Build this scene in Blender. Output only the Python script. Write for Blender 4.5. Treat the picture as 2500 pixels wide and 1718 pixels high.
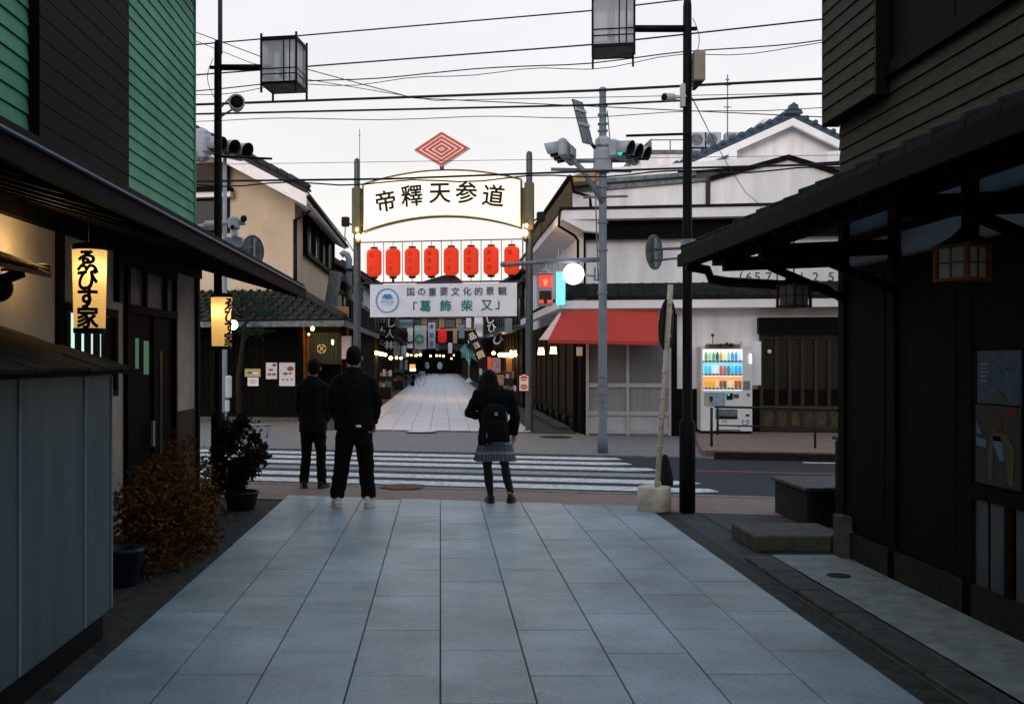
import bpy, bmesh, math, random
from mathutils import Vector, Matrix, Euler
random.seed(7)
R = math.radians
for _o in list(bpy.data.objects):
    bpy.data.objects.remove(_o)
SC = bpy.context.scene
COL = SC.collection

# ---------------------------------------------------------------- camera
# x = across the street, y = along the street, z = up; eye height 1.6 m
cam_d = bpy.data.cameras.new('camera'); cam = bpy.data.objects.new('camera', cam_d)
COL.objects.link(cam); SC.camera = cam
cam.location = (0, 0, 1.6); cam.rotation_euler = (R(90), 0, 0)
cam_d.lens = 35.0; cam_d.sensor_width = 36.0
cam_d.shift_x = 0.07; cam_d.shift_y = 0.0084
cam_d.clip_start = 0.05; cam_d.clip_end = 2000
# ---------------------------------------------------------------- sky and sun
SUN_EL, SUN_AZ = R(12), R(200)
world = bpy.data.worlds.new('World'); SC.world = world; world.use_nodes = True
wn = world.node_tree; wn.nodes.clear()
w_out = wn.nodes.new('ShaderNodeOutputWorld'); w_bg = wn.nodes.new('ShaderNodeBackground')
sky = wn.nodes.new('ShaderNodeTexSky'); sky.sky_type = 'NISHITA'; sky.sun_disc = False
sky.sun_elevation = SUN_EL; sky.sun_rotation = SUN_AZ; sky.dust_density = 2.0; sky.ozone_density = 1.2
# a thin even cloud veil, broken by soft lavender-grey streaks
tc = wn.nodes.new('ShaderNodeTexCoord'); mp = wn.nodes.new('ShaderNodeMapping')
mp.inputs['Scale'].default_value = (1.0, 1.0, 3.2)
nz = wn.nodes.new('ShaderNodeTexNoise'); nz.inputs['Scale'].default_value = 2.3; nz.inputs['Detail'].default_value = 5
ramp = wn.nodes.new('ShaderNodeValToRGB')   # paler and warmer low down, bluer overhead, as at dusk
sepz = wn.nodes.new('ShaderNodeSeparateXYZ')
for i_, (p_, c_) in enumerate(((0.0, (6.6, 5.85, 5.4)), (0.20, (7.1, 6.5, 6.2)), (0.40, (6.8, 6.6, 6.7)), (1.0, (5.2, 7.0, 9.0)))):
    e_ = ramp.color_ramp.elements[i_] if i_ < 2 else ramp.color_ramp.elements.new(p_)
    e_.position = p_; e_.color = (*c_, 1)
streak = wn.nodes.new('ShaderNodeMapRange'); streak.inputs[1].default_value = 0.35; streak.inputs[2].default_value = 0.7; streak.inputs[3].default_value = 1.03; streak.inputs[4].default_value = 0.88
scl = wn.nodes.new('ShaderNodeVectorMath'); scl.operation = 'SCALE'
mix = wn.nodes.new('ShaderNodeMix'); mix.data_type = 'RGBA'; mix.inputs[0].default_value = 0.74
wl = wn.links
wl.new(tc.outputs['Generated'], mp.inputs[0]); wl.new(mp.outputs[0], nz.inputs['Vector']); wl.new(nz.outputs[0], streak.inputs[0])
wl.new(tc.outputs['Generated'], sepz.inputs[0]); wl.new(sepz.outputs[2], ramp.inputs[0]); wl.new(ramp.outputs[0], scl.inputs[0]); wl.new(streak.outputs[0], scl.inputs['Scale'])
wl.new(sky.outputs[0], mix.inputs[6]); wl.new(scl.outputs[0], mix.inputs[7])
wl.new(mix.outputs[2], w_bg.inputs[0]); wl.new(w_bg.outputs[0], w_out.inputs[0])
w_bg.inputs[1].default_value = 0.10
sun_d = bpy.data.lights.new('sun', 'SUN'); sun_d.energy = 0.9; sun_d.angle = R(25); sun_d.color = (1, 0.94, 0.93)
sun = bpy.data.objects.new('sun', sun_d); COL.objects.link(sun)
_sd = Vector((math.sin(SUN_AZ) * math.cos(SUN_EL), math.cos(SUN_AZ) * math.cos(SUN_EL), math.sin(SUN_EL)))
sun.rotation_euler = _sd.to_track_quat('Z', 'Y').to_euler(); sun.location = (0, 0, 30)
SC.view_settings.view_transform = 'Standard'; SC.view_settings.look = 'None'
SC.view_settings.exposure = 0.76; SC.view_settings.gamma = 1.0; SC.view_settings.use_curve_mapping = False
SC.render.engine = 'CYCLES'
SC.cycles.max_bounces = 6; SC.cycles.diffuse_bounces = 3; SC.cycles.use_denoising = True
SC.cycles.sample_clamp_indirect = 6

# ---------------------------------------------------------------- helpers
F = 2430.0
def P(px, py, y):                 # a point seen at (px, py) of the photograph, y metres down the street
    return Vector(((px - 1075) * y / F, y, 1.6 + (880 - py) * y / F))
WM = {}                           # world matrices of the objects that have children
def wm(o): return WM.get(o.name, Matrix.Identity(4)) if o is not None else Matrix.Identity(4)

def tag(o, label=None, cat=None, group=None, kind=None):
    if label: o['label'] = label
    if cat: o['category'] = cat
    if group: o['group'] = group
    if kind: o['kind'] = kind
    return o

def thing(name, label, cat, loc=(0, 0, 0), rz=0.0, group=None):
    o = bpy.data.objects.new(name, None); COL.objects.link(o)
    o.empty_display_size = 0.2
    o.location = loc; o.rotation_euler = (0, 0, rz)
    WM[o.name] = Matrix.Translation(Vector(loc)) @ Matrix.Rotation(rz, 4, 'Z')
    return tag(o, label, cat, group)

def piece(name, mesh, parent, mw=None):          # an object that shares its mesh, placed at the world matrix mw
    o = bpy.data.objects.new(name, mesh); COL.objects.link(o)
    mw = mw if mw is not None else Matrix.Identity(4)
    if parent is not None:
        o.parent = parent; o.matrix_basis = wm(parent).inverted() @ mw
    else:
        o.matrix_basis = mw
    WM[o.name] = mw.copy()
    return o

class M:
    """collects vertices and faces, builds ONE mesh object"""
    def __init__(s, mat=None):
        s.v = []; s.f = []; s.mi = []; s.mats = []; s.cur = 0; s.T = None; s.sm = []; s.smooth = False
        if mat: s.m(mat)
    def m(s, mat):
        if mat not in s.mats: s.mats.append(mat)
        s.cur = s.mats.index(mat); return s
    def add(s, vs, fs, smooth=None):
        b = len(s.v)
        if s.T is not None: vs = [s.T @ Vector(p) for p in vs]
        s.v.extend([tuple(p) for p in vs])
        sm = s.smooth if smooth is None else smooth
        for f in fs:
            s.f.append([b + i for i in f]); s.mi.append(s.cur); s.sm.append(sm)
        return s
    def box(s, x0, x1, y0, y1, z0, z1):
        v = [(x0, y0, z0), (x1, y0, z0), (x1, y1, z0), (x0, y1, z0), (x0, y0, z1), (x1, y0, z1), (x1, y1, z1), (x0, y1, z1)]
        return s.add(v, [(0, 3, 2, 1), (4, 5, 6, 7), (0, 1, 5, 4), (1, 2, 6, 5), (2, 3, 7, 6), (3, 0, 4, 7)], False)
    def bbox(s, x0, x1, y0, y1, z0, z1, b=0.01):  # box with chamfered vertical and horizontal edges
        vs = []; 
        for z, i in ((z0, b), (z0 + b, 0), (z1 - b, 0), (z1, b)):
            a0, a1, c0, c1 = x0 + i, x1 - i, y0 + i, y1 - i
            k = b
            vs += [(a0 + k, c0, z), (a1 - k, c0, z), (a1, c0 + k, z), (a1, c1 - k, z), (a1 - k, c1, z), (a0 + k, c1, z), (a0, c1 - k, z), (a0, c0 + k, z)]
        fs = [tuple(range(7, -1, -1)), tuple(range(24, 32))]
        for r in range(3):
            for i in range(8):
                j = (i + 1) % 8
                fs.append((r * 8 + i, r * 8 + j, r * 8 + 8 + j, r * 8 + 8 + i))
        return s.add(vs, fs, False)
    def prism(s, poly, d):                        # planar polygon (3D points) pushed along vector d
        n = len(poly); d = Vector(d)
        v = [Vector(p) for p in poly] + [Vector(p) + d for p in poly]
        f = [tuple(range(n - 1, -1, -1)), tuple(range(n, 2 * n))] + [(i, (i + 1) % n, n + (i + 1) % n, n + i) for i in range(n)]
        return s.add(v, f, False)
    def quad(s, a, b, c, d): return s.add([a, b, c, d], [(0, 1, 2, 3)], False)
    def beam(s, p0, p1, w, h, up=(0, 0, 1)):      # rectangular bar from p0 to p1
        p0, p1 = Vector(p0), Vector(p1); t = (p1 - p0).normalized()
        side = t.cross(Vector(up));
        if side.length < 1e-4: side = Vector((1, 0, 0))
        side.normalize(); u = side.cross(t).normalized()
        v = [p + side * (a * w / 2) + u * (c * h / 2) for p in (p0, p1) for a, c in ((-1, -1), (1, -1), (1, 1), (-1, 1))]
        return s.add(v, [(3, 2, 1, 0), (4, 5, 6, 7), (0, 1, 5, 4), (1, 2, 6, 5), (2, 3, 7, 6), (3, 0, 4, 7)], False)
    def tube(s, pts, r, n=8, cap=True, flat=1.0, smooth=True):
        pts = [Vector(p) for p in pts]; rs = r if isinstance(r, (list, tuple)) else [r] * len(pts)
        vs = []; fs = []; side = None
        for i, p in enumerate(pts):
            t = (pts[min(i + 1, len(pts) - 1)] - pts[max(i - 1, 0)]).normalized()
            if side is None:
                a = Vector((0, 0, 1)) if abs(t.z) < 0.9 else Vector((0, 1, 0))
                side = t.cross(a).normalized()
            side = (side - t * side.dot(t)).normalized(); u = t.cross(side)
            for k in range(n):
                an = 2 * math.pi * k / n
                vs.append(p + side * math.cos(an) * rs[i] + u * math.sin(an) * rs[i] * flat)
        for i in range(len(pts) - 1):
            for k in range(n):
                fs.append((i * n + k, i * n + (k + 1) % n, (i + 1) * n + (k + 1) % n, (i + 1) * n + k))
        if cap: fs += [tuple(range(n - 1, -1, -1)), tuple(range((len(pts) - 1) * n, len(pts) * n))]
        return s.add(vs, fs, smooth)
    def lathe(s, prof, c=(0, 0, 0), n=20, sx=1, sy=1, smooth=True):   # prof: [(r, z)]
        vs = []; fs = []
        for r, z in prof:
            for k in range(n):
                a = 2 * math.pi * k / n; vs.append((c[0] + r * sx * math.cos(a), c[1] + r * sy * math.sin(a), c[2] + z))
        for i in range(len(prof) - 1):
            for k in range(n):
                fs.append((i * n + k, i * n + (k + 1) % n, (i + 1) * n + (k + 1) % n, (i + 1) * n + k))
        fs += [tuple(range(n - 1, -1, -1)), tuple(range((len(prof) - 1) * n, len(prof) * n))]
        return s.add(vs, fs, smooth)
    def ball(s, c, rx, ry=None, rz=None, n=14, m=9):
        ry = ry or rx; rz = rz or rx
        prof = [(max(1e-3, math.sin(math.pi * i / m)), -math.cos(math.pi * i / m)) for i in range(m + 1)]
        vs = []; fs = []
        for r, z in prof:
            for k in range(n):
                a = 2 * math.pi * k / n; vs.append((c[0] + r * rx * math.cos(a), c[1] + r * ry * math.sin(a), c[2] + z * rz))
        for i in range(m):
            for k in range(n):
                fs.append((i * n + k, i * n + (k + 1) % n, (i + 1) * n + (k + 1) % n, (i + 1) * n + k))
        return s.add(vs, fs, True)
    def stack(s, rings, n=20, p=2.0, cap=True):   # horizontal superellipse rings (x, y, z, rx, ry)
        vs = []; fs = []
        for x, y, z, rx, ry in rings:
            for k in range(n):
                a = 2 * math.pi * k / n; ca, sa = math.cos(a), math.sin(a)
                vs.append((x + rx * math.copysign(abs(ca) ** (2 / p), ca), y + ry * math.copysign(abs(sa) ** (2 / p), sa), z))
        for i in range(len(rings) - 1):
            for k in range(n):
                fs.append((i * n + k, i * n + (k + 1) % n, (i + 1) * n + (k + 1) % n, (i + 1) * n + k))
        if cap: fs += [tuple(range(n - 1, -1, -1)), tuple(range((len(rings) - 1) * n, len(rings) * n))]
        return s.add(vs, fs, True)
    def mesh(s, name, inv=None):
        me = bpy.data.meshes.new(name)
        vs = s.v if inv is None else [inv @ Vector(p) for p in s.v]
        me.from_pydata([tuple(p) for p in vs], [], s.f)
        for mt in s.mats: me.materials.append(mt)
        me.polygons.foreach_set('material_index', s.mi); me.polygons.foreach_set('use_smooth', s.sm)
        me.update(); return me
    def build(s, name, parent=None, **kw):        # vertices are world coordinates
        if parent is not None:
            o = bpy.data.objects.new(name, s.mesh(name, wm(parent).inverted())); o.parent = parent
            COL.objects.link(o); WM[o.name] = wm(parent).copy()
        else:
            xs = [p[0] for p in s.v]; ys = [p[1] for p in s.v]; zs = [p[2] for p in s.v]
            T = Matrix.Translation(((min(xs) + max(xs)) / 2, (min(ys) + max(ys)) / 2, min(zs)))
            o = bpy.data.objects.new(name, s.mesh(name, T.inverted())); o.matrix_basis = T
            COL.objects.link(o); WM[o.name] = T
        return tag(o, **kw)

def mesh_of(o):                                    # evaluated copy of an object's mesh; the helper object goes away
    dg = bpy.context.evaluated_depsgraph_get(); dg.update()
    me = bpy.data.meshes.new_from_object(o.evaluated_get(dg)); bpy.data.objects.remove(o); return me

def remesh(mb, voxel, smooth=4):                   # fuse the shapes in mb to one continuous skin
    o = bpy.data.objects.new('skin', mb.mesh('skin')); COL.objects.link(o)
    md = o.modifiers.new('r', 'REMESH'); md.mode = 'VOXEL'; md.voxel_size = voxel; md.use_smooth_shade = True
    if smooth:
        sm = o.modifiers.new('s', 'SMOOTH'); sm.factor = 0.5; sm.iterations = smooth
    me = mesh_of(o)
    me.materials.clear()
    for mt in mb.mats: me.materials.append(mt)
    for p in me.polygons: p.use_smooth = True; p.material_index = 0
    return me

_glyph = {}
def glyphs(text, bold=0.0):                        # flat lettering in the x/y plane, size 1, centred on x
    key = (text, bold)
    if key in _glyph: return _glyph[key]
    cu = bpy.data.curves.new('lettering', 'FONT'); cu.body = text; cu.size = 1.0; cu.align_x = 'CENTER'
    cu.resolution_u = 4
    o = bpy.data.objects.new('lettering', cu); COL.objects.link(o)
    me = mesh_of(o)
    bm = bmesh.new(); bm.from_mesh(me); bmesh.ops.triangulate(bm, faces=bm.faces[:])
    v0 = [tuple(p.co) for p in bm.verts]; f0 = [tuple(q.index for q in p.verts) for p in bm.faces]
    bm.free(); bpy.data.meshes.remove(me)
    v, f = [], []
    for k in range(9 if bold else 1):              # heavier strokes: copies shifted in a ring, each a hair behind the other
        dx, dy = (bold * math.cos(k * 0.785), bold * math.sin(k * 0.785)) if k < 8 and bold else (0, 0)
        b = len(v); v += [(x + dx, y + dy, -0.0012 * k) for x, y, z in v0]; f += [tuple(b + i for i in q) for q in f0]
    _glyph[key] = (v, f); return _glyph[key]
def letters(mb, text, mtx, size, bold=0.0, sx=1.0):
    """adds lettering to mb; local x = right, y = up, mtx places it in the world"""
    v, f = glyphs(text, bold)
    if not v: return mb
    ys = [p[1] for p in v]; cy = (min(ys) + max(ys)) / 2
    return mb.add([mtx @ Vector((x * size * sx, (y - cy) * size, z * size)) for x, y, z in v], f, False)
FRONT = Matrix(((1, 0, 0, 0), (0, 0, -1, 0), (0, 1, 0, 0), (0, 0, 0, 1)))      # lettering plane that faces -y
def face(p, rz=0.0): return Matrix.Translation(Vector(p)) @ Matrix.Rotation(rz, 4, 'Z') @ FRONT

# ---------------------------------------------------------------- materials
def mat(name, col, rough=0.7, var=0.12, scale=5.0, stretch=None, bump=0.0, bscale=60.0, metal=0.0, objvar=0.0, col2=None, spec=0.22,
        emit=None, es=0.0, alpha=None, trans=0.0):
    m = bpy.data.materials.new(name); m.use_nodes = True; nt = m.node_tree; n = nt.nodes; l = nt.links
    b = n['Principled BSDF']
    b.inputs['Roughness'].default_value = rough; b.inputs['Metallic'].default_value = metal
    b.inputs['Specular IOR Level'].default_value = spec
    geo = n.new('ShaderNodeNewGeometry'); mp = n.new('ShaderNodeMapping')
    if stretch: mp.inputs['Scale'].default_value = stretch
    l.new(geo.outputs['Position'], mp.inputs[0])
    nz = n.new('ShaderNodeTexNoise'); nz.inputs['Scale'].default_value = scale; nz.inputs['Detail'].default_value = 6
    nz.inputs['Roughness'].default_value = 0.62
    l.new(mp.outputs[0], nz.inputs['Vector'])
    mr = n.new('ShaderNodeMapRange'); mr.inputs[1].default_value = 0.3; mr.inputs[2].default_value = 0.7
    l.new(nz.outputs[0], mr.inputs[0])
    mx = n.new('ShaderNodeMix'); mx.data_type = 'RGBA'
    c2 = col2 or tuple(c * (1 - 2 * var) for c in col); c1 = col if col2 else tuple(min(1, c * (1 + var)) for c in col)
    mx.inputs[6].default_value = (*c1, 1); mx.inputs[7].default_value = (*c2, 1)
    l.new(mr.outputs[0], mx.inputs[0]); src = mx.outputs[2]
    if objvar:
        oi = n.new('ShaderNodeObjectInfo'); m2 = n.new('ShaderNodeMapRange')
        m2.inputs[3].default_value = 1 - objvar; m2.inputs[4].default_value = 1 + objvar
        l.new(oi.outputs['Random'], m2.inputs[0])
        vm = n.new('ShaderNodeVectorMath'); vm.operation = 'SCALE'; l.new(src, vm.inputs[0]); l.new(m2.outputs[0], vm.inputs['Scale']); src = vm.outputs[0]
    l.new(src, b.inputs['Base Color'])
    if bump:
        n2 = n.new('ShaderNodeTexNoise'); n2.inputs['Scale'].default_value = bscale; n2.inputs['Detail'].default_value = 4
        l.new(mp.outputs[0], n2.inputs['Vector'])
        bp = n.new('ShaderNodeBump'); bp.inputs['Strength'].default_value = bump; bp.inputs['Distance'].default_value = 0.01
        l.new(n2.outputs[0], bp.inputs['Height']); l.new(bp.outputs[0], b.inputs['Normal'])
    if emit:
        b.inputs['Emission Color'].default_value = (*emit, 1); b.inputs['Emission Strength'].default_value = es
    if trans:
        b.inputs['Transmission Weight'].default_value = trans
    return m
def mat_paper(name, col, glow, es, trans=0.5, rough=0.8):   # paper or cloth that lets light through
    m = bpy.data.materials.new(name); m.use_nodes = True; nt = m.node_tree; n = nt.nodes; l = nt.links
    out = n['Material Output']; n.remove(n['Principled BSDF'])
    d = n.new('ShaderNodeBsdfDiffuse'); t = n.new('ShaderNodeBsdfTranslucent'); ms = n.new('ShaderNodeMixShader')
    d.inputs[0].default_value = (*col, 1); t.inputs[0].default_value = (*col, 1); ms.inputs[0].default_value = trans
    l.new(d.outputs[0], ms.inputs[1]); l.new(t.outputs[0], ms.inputs[2])
    if es:
        e = n.new('ShaderNodeEmission'); e.inputs[0].default_value = (*glow, 1); e.inputs[1].default_value = es
        a = n.new('ShaderNodeAddShader'); l.new(ms.outputs[0], a.inputs[0]); l.new(e.outputs[0], a.inputs[1]); l.new(a.outputs[0], out.inputs[0])
    else: l.new(ms.outputs[0], out.inputs[0])
    return m

K = {}
def mat_granite():
    m = mat('grey granite paving', (0.265, 0.345, 0.385), 0.42, 0.10, 1.3, bump=0.12, bscale=240, objvar=0.07, spec=0.5); nt = m.node_tree; n = nt.nodes; l = nt.links; b = n['Principled BSDF']
    src = b.inputs['Base Color'].links[0].from_socket; geo = n.new('ShaderNodeNewGeometry')
    mul = src
    for sc, lo, hi, det in ((170, 0.62, 1.32, 3), (38, 0.86, 1.12, 4), (0.9, 0.66, 1.22, 7), (3.4, 0.86, 1.12, 6)):
        nz = n.new('ShaderNodeTexNoise'); nz.inputs['Scale'].default_value = sc; nz.inputs['Detail'].default_value = det; l.new(geo.outputs['Position'], nz.inputs['Vector'])
        mr = n.new('ShaderNodeMapRange'); mr.inputs[1].default_value = 0.3; mr.inputs[2].default_value = 0.7; mr.inputs[3].default_value = lo; mr.inputs[4].default_value = hi; l.new(nz.outputs[0], mr.inputs[0])
        vm = n.new('ShaderNodeVectorMath'); vm.operation = 'SCALE'; l.new(mul, vm.inputs[0]); l.new(mr.outputs[0], vm.inputs['Scale']); mul = vm.outputs[0]
    vo = n.new('ShaderNodeTexVoronoi'); vo.inputs['Scale'].default_value = 2.3; vo.inputs['Randomness'].default_value = 1.0; l.new(geo.outputs['Position'], vo.inputs['Vector'])   # gum spots
    mr = n.new('ShaderNodeMapRange'); mr.inputs[1].default_value = 0.02; mr.inputs[2].default_value = 0.045; mr.inputs[3].default_value = 0.55; mr.inputs[4].default_value = 1.0; l.new(vo.outputs['Distance'], mr.inputs[0])
    vm = n.new('ShaderNodeVectorMath'); vm.operation = 'SCALE'; l.new(mul, vm.inputs[0]); l.new(mr.outputs[0], vm.inputs['Scale']); l.new(vm.outputs[0], b.inputs['Base Color'])
    nr = n.new('ShaderNodeTexNoise'); nr.inputs['Scale'].default_value = 5; l.new(geo.outputs['Position'], nr.inputs['Vector']); mr = n.new('ShaderNodeMapRange'); mr.inputs[3].default_value = 0.34; mr.inputs[4].default_value = 0.56; l.new(nr.outputs[0], mr.inputs[0]); l.new(mr.outputs[0], b.inputs['Roughness'])
    return m
K['granite'] = mat_granite()
K['granite_far'] = mat('pale granite paving', (0.6, 0.56, 0.585), 0.42, 0.12, 40, objvar=0.07)  # same stone as the near slabs, brightened in the colour
K['joint'] = mat('dark joint sand', (0.055, 0.06, 0.062), 0.9, 0.2, 30)
K['asphalt'] = mat('asphalt', (0.0224, 0.02666, 0.0343), 0.75, 0.25, 70, bump=0.3, bscale=260)
K['asphalt_old'] = mat('worn dark asphalt', (0.04, 0.043, 0.04), 0.85, 0.35, 12, bump=0.35, bscale=200)
K['concrete'] = mat('pale concrete', (0.25, 0.28, 0.28), 0.8, 0.2, 6, bump=0.2, bscale=120)
K['kerb'] = mat('kerb concrete', (0.19, 0.185, 0.175), 0.8, 0.22, 9, bump=0.2)
K['kerb_rust'] = mat('faded yellow kerb paint', (0.21, 0.1, 0.03), 0.8, 0.3, 12)
K['paint_white'] = mat('worn white road paint', (0.78, 0.77, 0.77), 0.7, 0.16, 14, col2=(0.26, 0.26, 0.27))
K['paint_dirty'] = mat('dirty white road paint', (0.315, 0.3225, 0.3375), 0.7, 0.2, 16, col2=(0.13, 0.14, 0.16))
K['paint_orange'] = mat('orange road paint', (0.3, 0.1, 0.05), 0.7, 0.2, 14)
def mat_brick(name, warm):
    m = mat(name, (0.17, 0.125, 0.115), 0.7, 0.2, 20)
    nt = m.node_tree; n = nt.nodes; l = nt.links; b = n['Principled BSDF']
    geo = n.new('ShaderNodeNewGeometry'); br = n.new('ShaderNodeTexBrick')
    br.inputs['Scale'].default_value = 5.0; br.inputs['Color1'].default_value = (0.25 * warm[0], 0.205 * warm[1], 0.19 * warm[2], 1); br.inputs['Color2'].default_value = (0.17 * warm[0], 0.15 * warm[1], 0.145 * warm[2], 1)
    br.inputs['Mortar'].default_value = (0.10, 0.095, 0.09, 1); br.inputs['Mortar Size'].default_value = 0.02
    l.new(geo.outputs['Position'], br.inputs['Vector']); l.new(br.outputs[0], b.inputs['Base Color'])
    return m
K['brick'] = mat_brick('brown brick pavers', (1.05, 0.80, 0.70)); K['grey_paver'] = mat_brick('grey pavers', (0.92, 1.05, 1.12))
K['green_board'] = mat('green painted board', (0.088, 0.33, 0.205), 0.65, 0.14, 1.6, stretch=(1, 1.0, 0.8), objvar=0.07, bump=0.12, bscale=14)
K['dark_wood'] = mat('dark brown timber', (0.0062, 0.0048, 0.0036), 0.65, 0.3, 8, stretch=(8, 8, 1), objvar=0.2, spec=0.05)
K['brown_wood'] = mat('brown timber', (0.0308, 0.01848, 0.01056), 0.6, 0.3, 8, stretch=(8, 8, 1), objvar=0.15)
K['grey_board'] = mat('weathered grey brown board', (0.043, 0.035, 0.022), 0.8, 0.25, 6, stretch=(6, 1, 6), objvar=0.14, bump=0.1)
K['black_roof'] = mat('dark roof tile', (0.014, 0.0152, 0.0168), 0.75, 0.25, 6, objvar=0.1, spec=0.12)
K['blue_roof'] = mat('slate blue roof tile', (0.0375, 0.06375, 0.09), 0.45, 0.2, 6)
K['grey_roof'] = mat('grey clay roof tile', (0.03, 0.031, 0.033), 0.7, 0.25, 7, objvar=0.18, spec=0.15)
K['plaster'] = mat('grey beige plaster', (0.46, 0.42, 0.37), 0.9, 0.1, 3, bump=0.1)
K['plaster_blue'] = mat('cool grey plaster', (0.52, 0.6, 0.64), 0.9, 0.1, 3)
K['stucco'] = mat('white stucco', (0.74, 0.725, 0.745), 0.9, 0.11, 1.2, stretch=(2.2, 2.2, 0.3), bump=0.08, bscale=90)
K['stucco_trim'] = mat('white painted trim', (0.74, 0.72, 0.73), 0.7, 0.06, 3)
K['cream'] = mat('cream stucco', (0.49, 0.395, 0.295), 0.9, 0.07, 1.6, bump=0.08)
K['old_shingle'] = mat('dark old shingle', (0.022, 0.020, 0.015), 0.85, 0.3, 6, stretch=(1, 6, 1), objvar=0.3, spec=0.08)
K['shed'] = mat('grey green steel sheet', (0.068, 0.115, 0.125), 0.5, 0.16, 2.2, stretch=(3, 3, 0.5), spec=0.4, bump=0.15, bscale=3)
K['shed_edge'] = mat('pale metal edge', (0.2618, 0.3234, 0.3619), 0.45, 0.08, 5)
K['black_metal'] = mat('black painted steel', (0.006, 0.0065, 0.008), 0.6, 0.2, 6, spec=0.12)
K['grey_metal'] = mat('grey blue painted steel', (0.14, 0.175, 0.21), 0.5, 0.1, 5, spec=0.5)
K['pale_metal'] = mat('pale grey housing', (0.315, 0.3525, 0.3975), 0.5, 0.08, 5)
K['cable'] = mat('black cable', (0.012, 0.014, 0.02), 0.6, 0.1)
K['white_plastic'] = mat('white plastic', (0.62, 0.62, 0.62), 0.45, 0.05)
K['beige_plastic'] = mat('beige box', (0.36, 0.315, 0.24), 0.6, 0.08)
K['black'] = mat('matt black', (0.006, 0.006, 0.007), 0.7, 0.1)
K['glass_dark'] = mat('dark window glass', (0.010, 0.012, 0.013), 0.3, 0.1, spec=0.15)
K['glass_grey'] = mat('frosted grey pane', (0.068, 0.076, 0.084), 0.35, 0.15, 2)
K['aluminium'] = mat('aluminium frame', (0.364, 0.364, 0.378), 0.45, 0.06)
K['red_awning'] = mat('red awning cloth', (0.46, 0.048, 0.036), 0.8, 0.035, 2.5)
K['awning_skylit'] = mat('pale awning end', (0.72, 0.5, 0.47), 0.8, 0.05)  # end of the red awning, sky light put into its pale colour
K['green_metal'] = mat('dark green steel', (0.006, 0.024, 0.02), 0.45, 0.15, 6)
def mat_rust():
    m = mat('rusty cream paint', (0.62, 0.55, 0.45), 0.7, 0.1, 7, stretch=(5, 5, 2.2), col2=(0.13, 0.05, 0.016))
    mr = [q for q in m.node_tree.nodes if q.type == 'MAP_RANGE'][0]; mr.inputs[1].default_value = 0.58; mr.inputs[2].default_value = 0.70; return m
K['rust'] = mat_rust()
K['sign_back'] = mat('grey sign back', (0.119, 0.14, 0.154), 0.5, 0.35, 10)
def mat_frost():
    m = mat_paper('frosted lantern pane', (0.94, 0.94, 0.97), (1, 1, 1), 0, 0.7); nt = m.node_tree; n = nt.nodes; l = nt.links
    o = n['Material Output']; src = o.inputs[0].links[0].from_socket; tr = n.new('ShaderNodeBsdfTransparent'); ms = n.new('ShaderNodeMixShader'); ms.inputs[0].default_value = 0.5
    l.new(src, ms.inputs[1]); l.new(tr.outputs[0], ms.inputs[2]); l.new(ms.outputs[0], o.inputs[0]); return m
K['frost'] = mat_frost()
K['bamboo_paper'] = mat_paper('white lantern pane', (0.385, 0.42, 0.434), (1, 1, 1), 0, 0.4)
K['orange_wood'] = mat('orange stained wood', (0.1485, 0.0495, 0.0135), 0.6, 0.15, 10)
K['ink'] = mat('black ink', (0.012, 0.010, 0.010), 0.8, 0.05)
K['teal_ink'] = mat('green ink', (0.01, 0.20, 0.17), 0.8, 0.05)
K['grey_ink'] = mat('grey green ink', (0.05, 0.08, 0.09), 0.8, 0.05)
K['blue_ink'] = mat('blue ink', (0.07, 0.27, 0.58), 0.8, 0.05)
K['banner'] = mat('white banner cloth', (0.76, 0.76, 0.84), 0.9, 0.05, 2)
K['red_wood'] = mat('red emblem paint', (0.48, 0.07, 0.045), 0.7, 0.06)
K['white_paint'] = mat('white paint', (0.74, 0.71, 0.70), 0.7, 0.04)
K['olive'] = mat('olive grey cladding', (0.1, 0.096, 0.062), 0.7, 0.12, 5)
K['leaf_red'] = mat('dark red leaves', (0.045, 0.011, 0.007), 0.7, 0.3, 20, objvar=0.2, col2=(0.016, 0.020, 0.010), spec=0.05)
K['leaf_orange'] = mat('orange brown leaves', (0.17, 0.065, 0.01), 0.7, 0.3, 14, col2=(0.032, 0.036, 0.012), spec=0.05)
K['leaf_green'] = mat('dark pine needles', (0.0121, 0.03575, 0.0154), 0.7, 0.3, 12, col2=(0.01, 0.03, 0.014), spec=0.05)
K['bark'] = mat('bark', (0.012, 0.009, 0.007), 0.9, 0.3, 20)
K['blue_pot'] = mat('blue glazed pot', (0.0175, 0.035, 0.0525), 0.35, 0.15)
K['green_pot'] = mat('green glazed pot', (0.015, 0.03, 0.0275), 0.4, 0.15)
K['stone'] = mat('dark stone', (0.016, 0.016, 0.014), 0.85, 0.35, 9, bump=0.4, bscale=40)
K['stone_pale'] = mat('worn pale stone', (0.065, 0.068, 0.064), 0.8, 0.25, 8, bump=0.3, bscale=60)
K['cement_pot'] = mat('stained cream concrete', (0.62, 0.57, 0.47), 0.85, 0.2, 7, bump=0.25, bscale=50)
GLOW = (1.0, 0.60, 0.20)
K['bulb'] = mat('lit warm bulb', (1, 0.8, 0.4), 0.4, 0, emit=(1.0, 0.62, 0.20), es=6)
K['bulb_far'] = mat('lit far bulb', (1, 0.8, 0.4), 0.4, 0, emit=(1.0, 0.66, 0.22), es=4.5)
K['globe'] = mat('lit white globe', (1, 1, 1), 0.4, 0, emit=(1.0, 1.0, 1.0), es=2.2)
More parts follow.
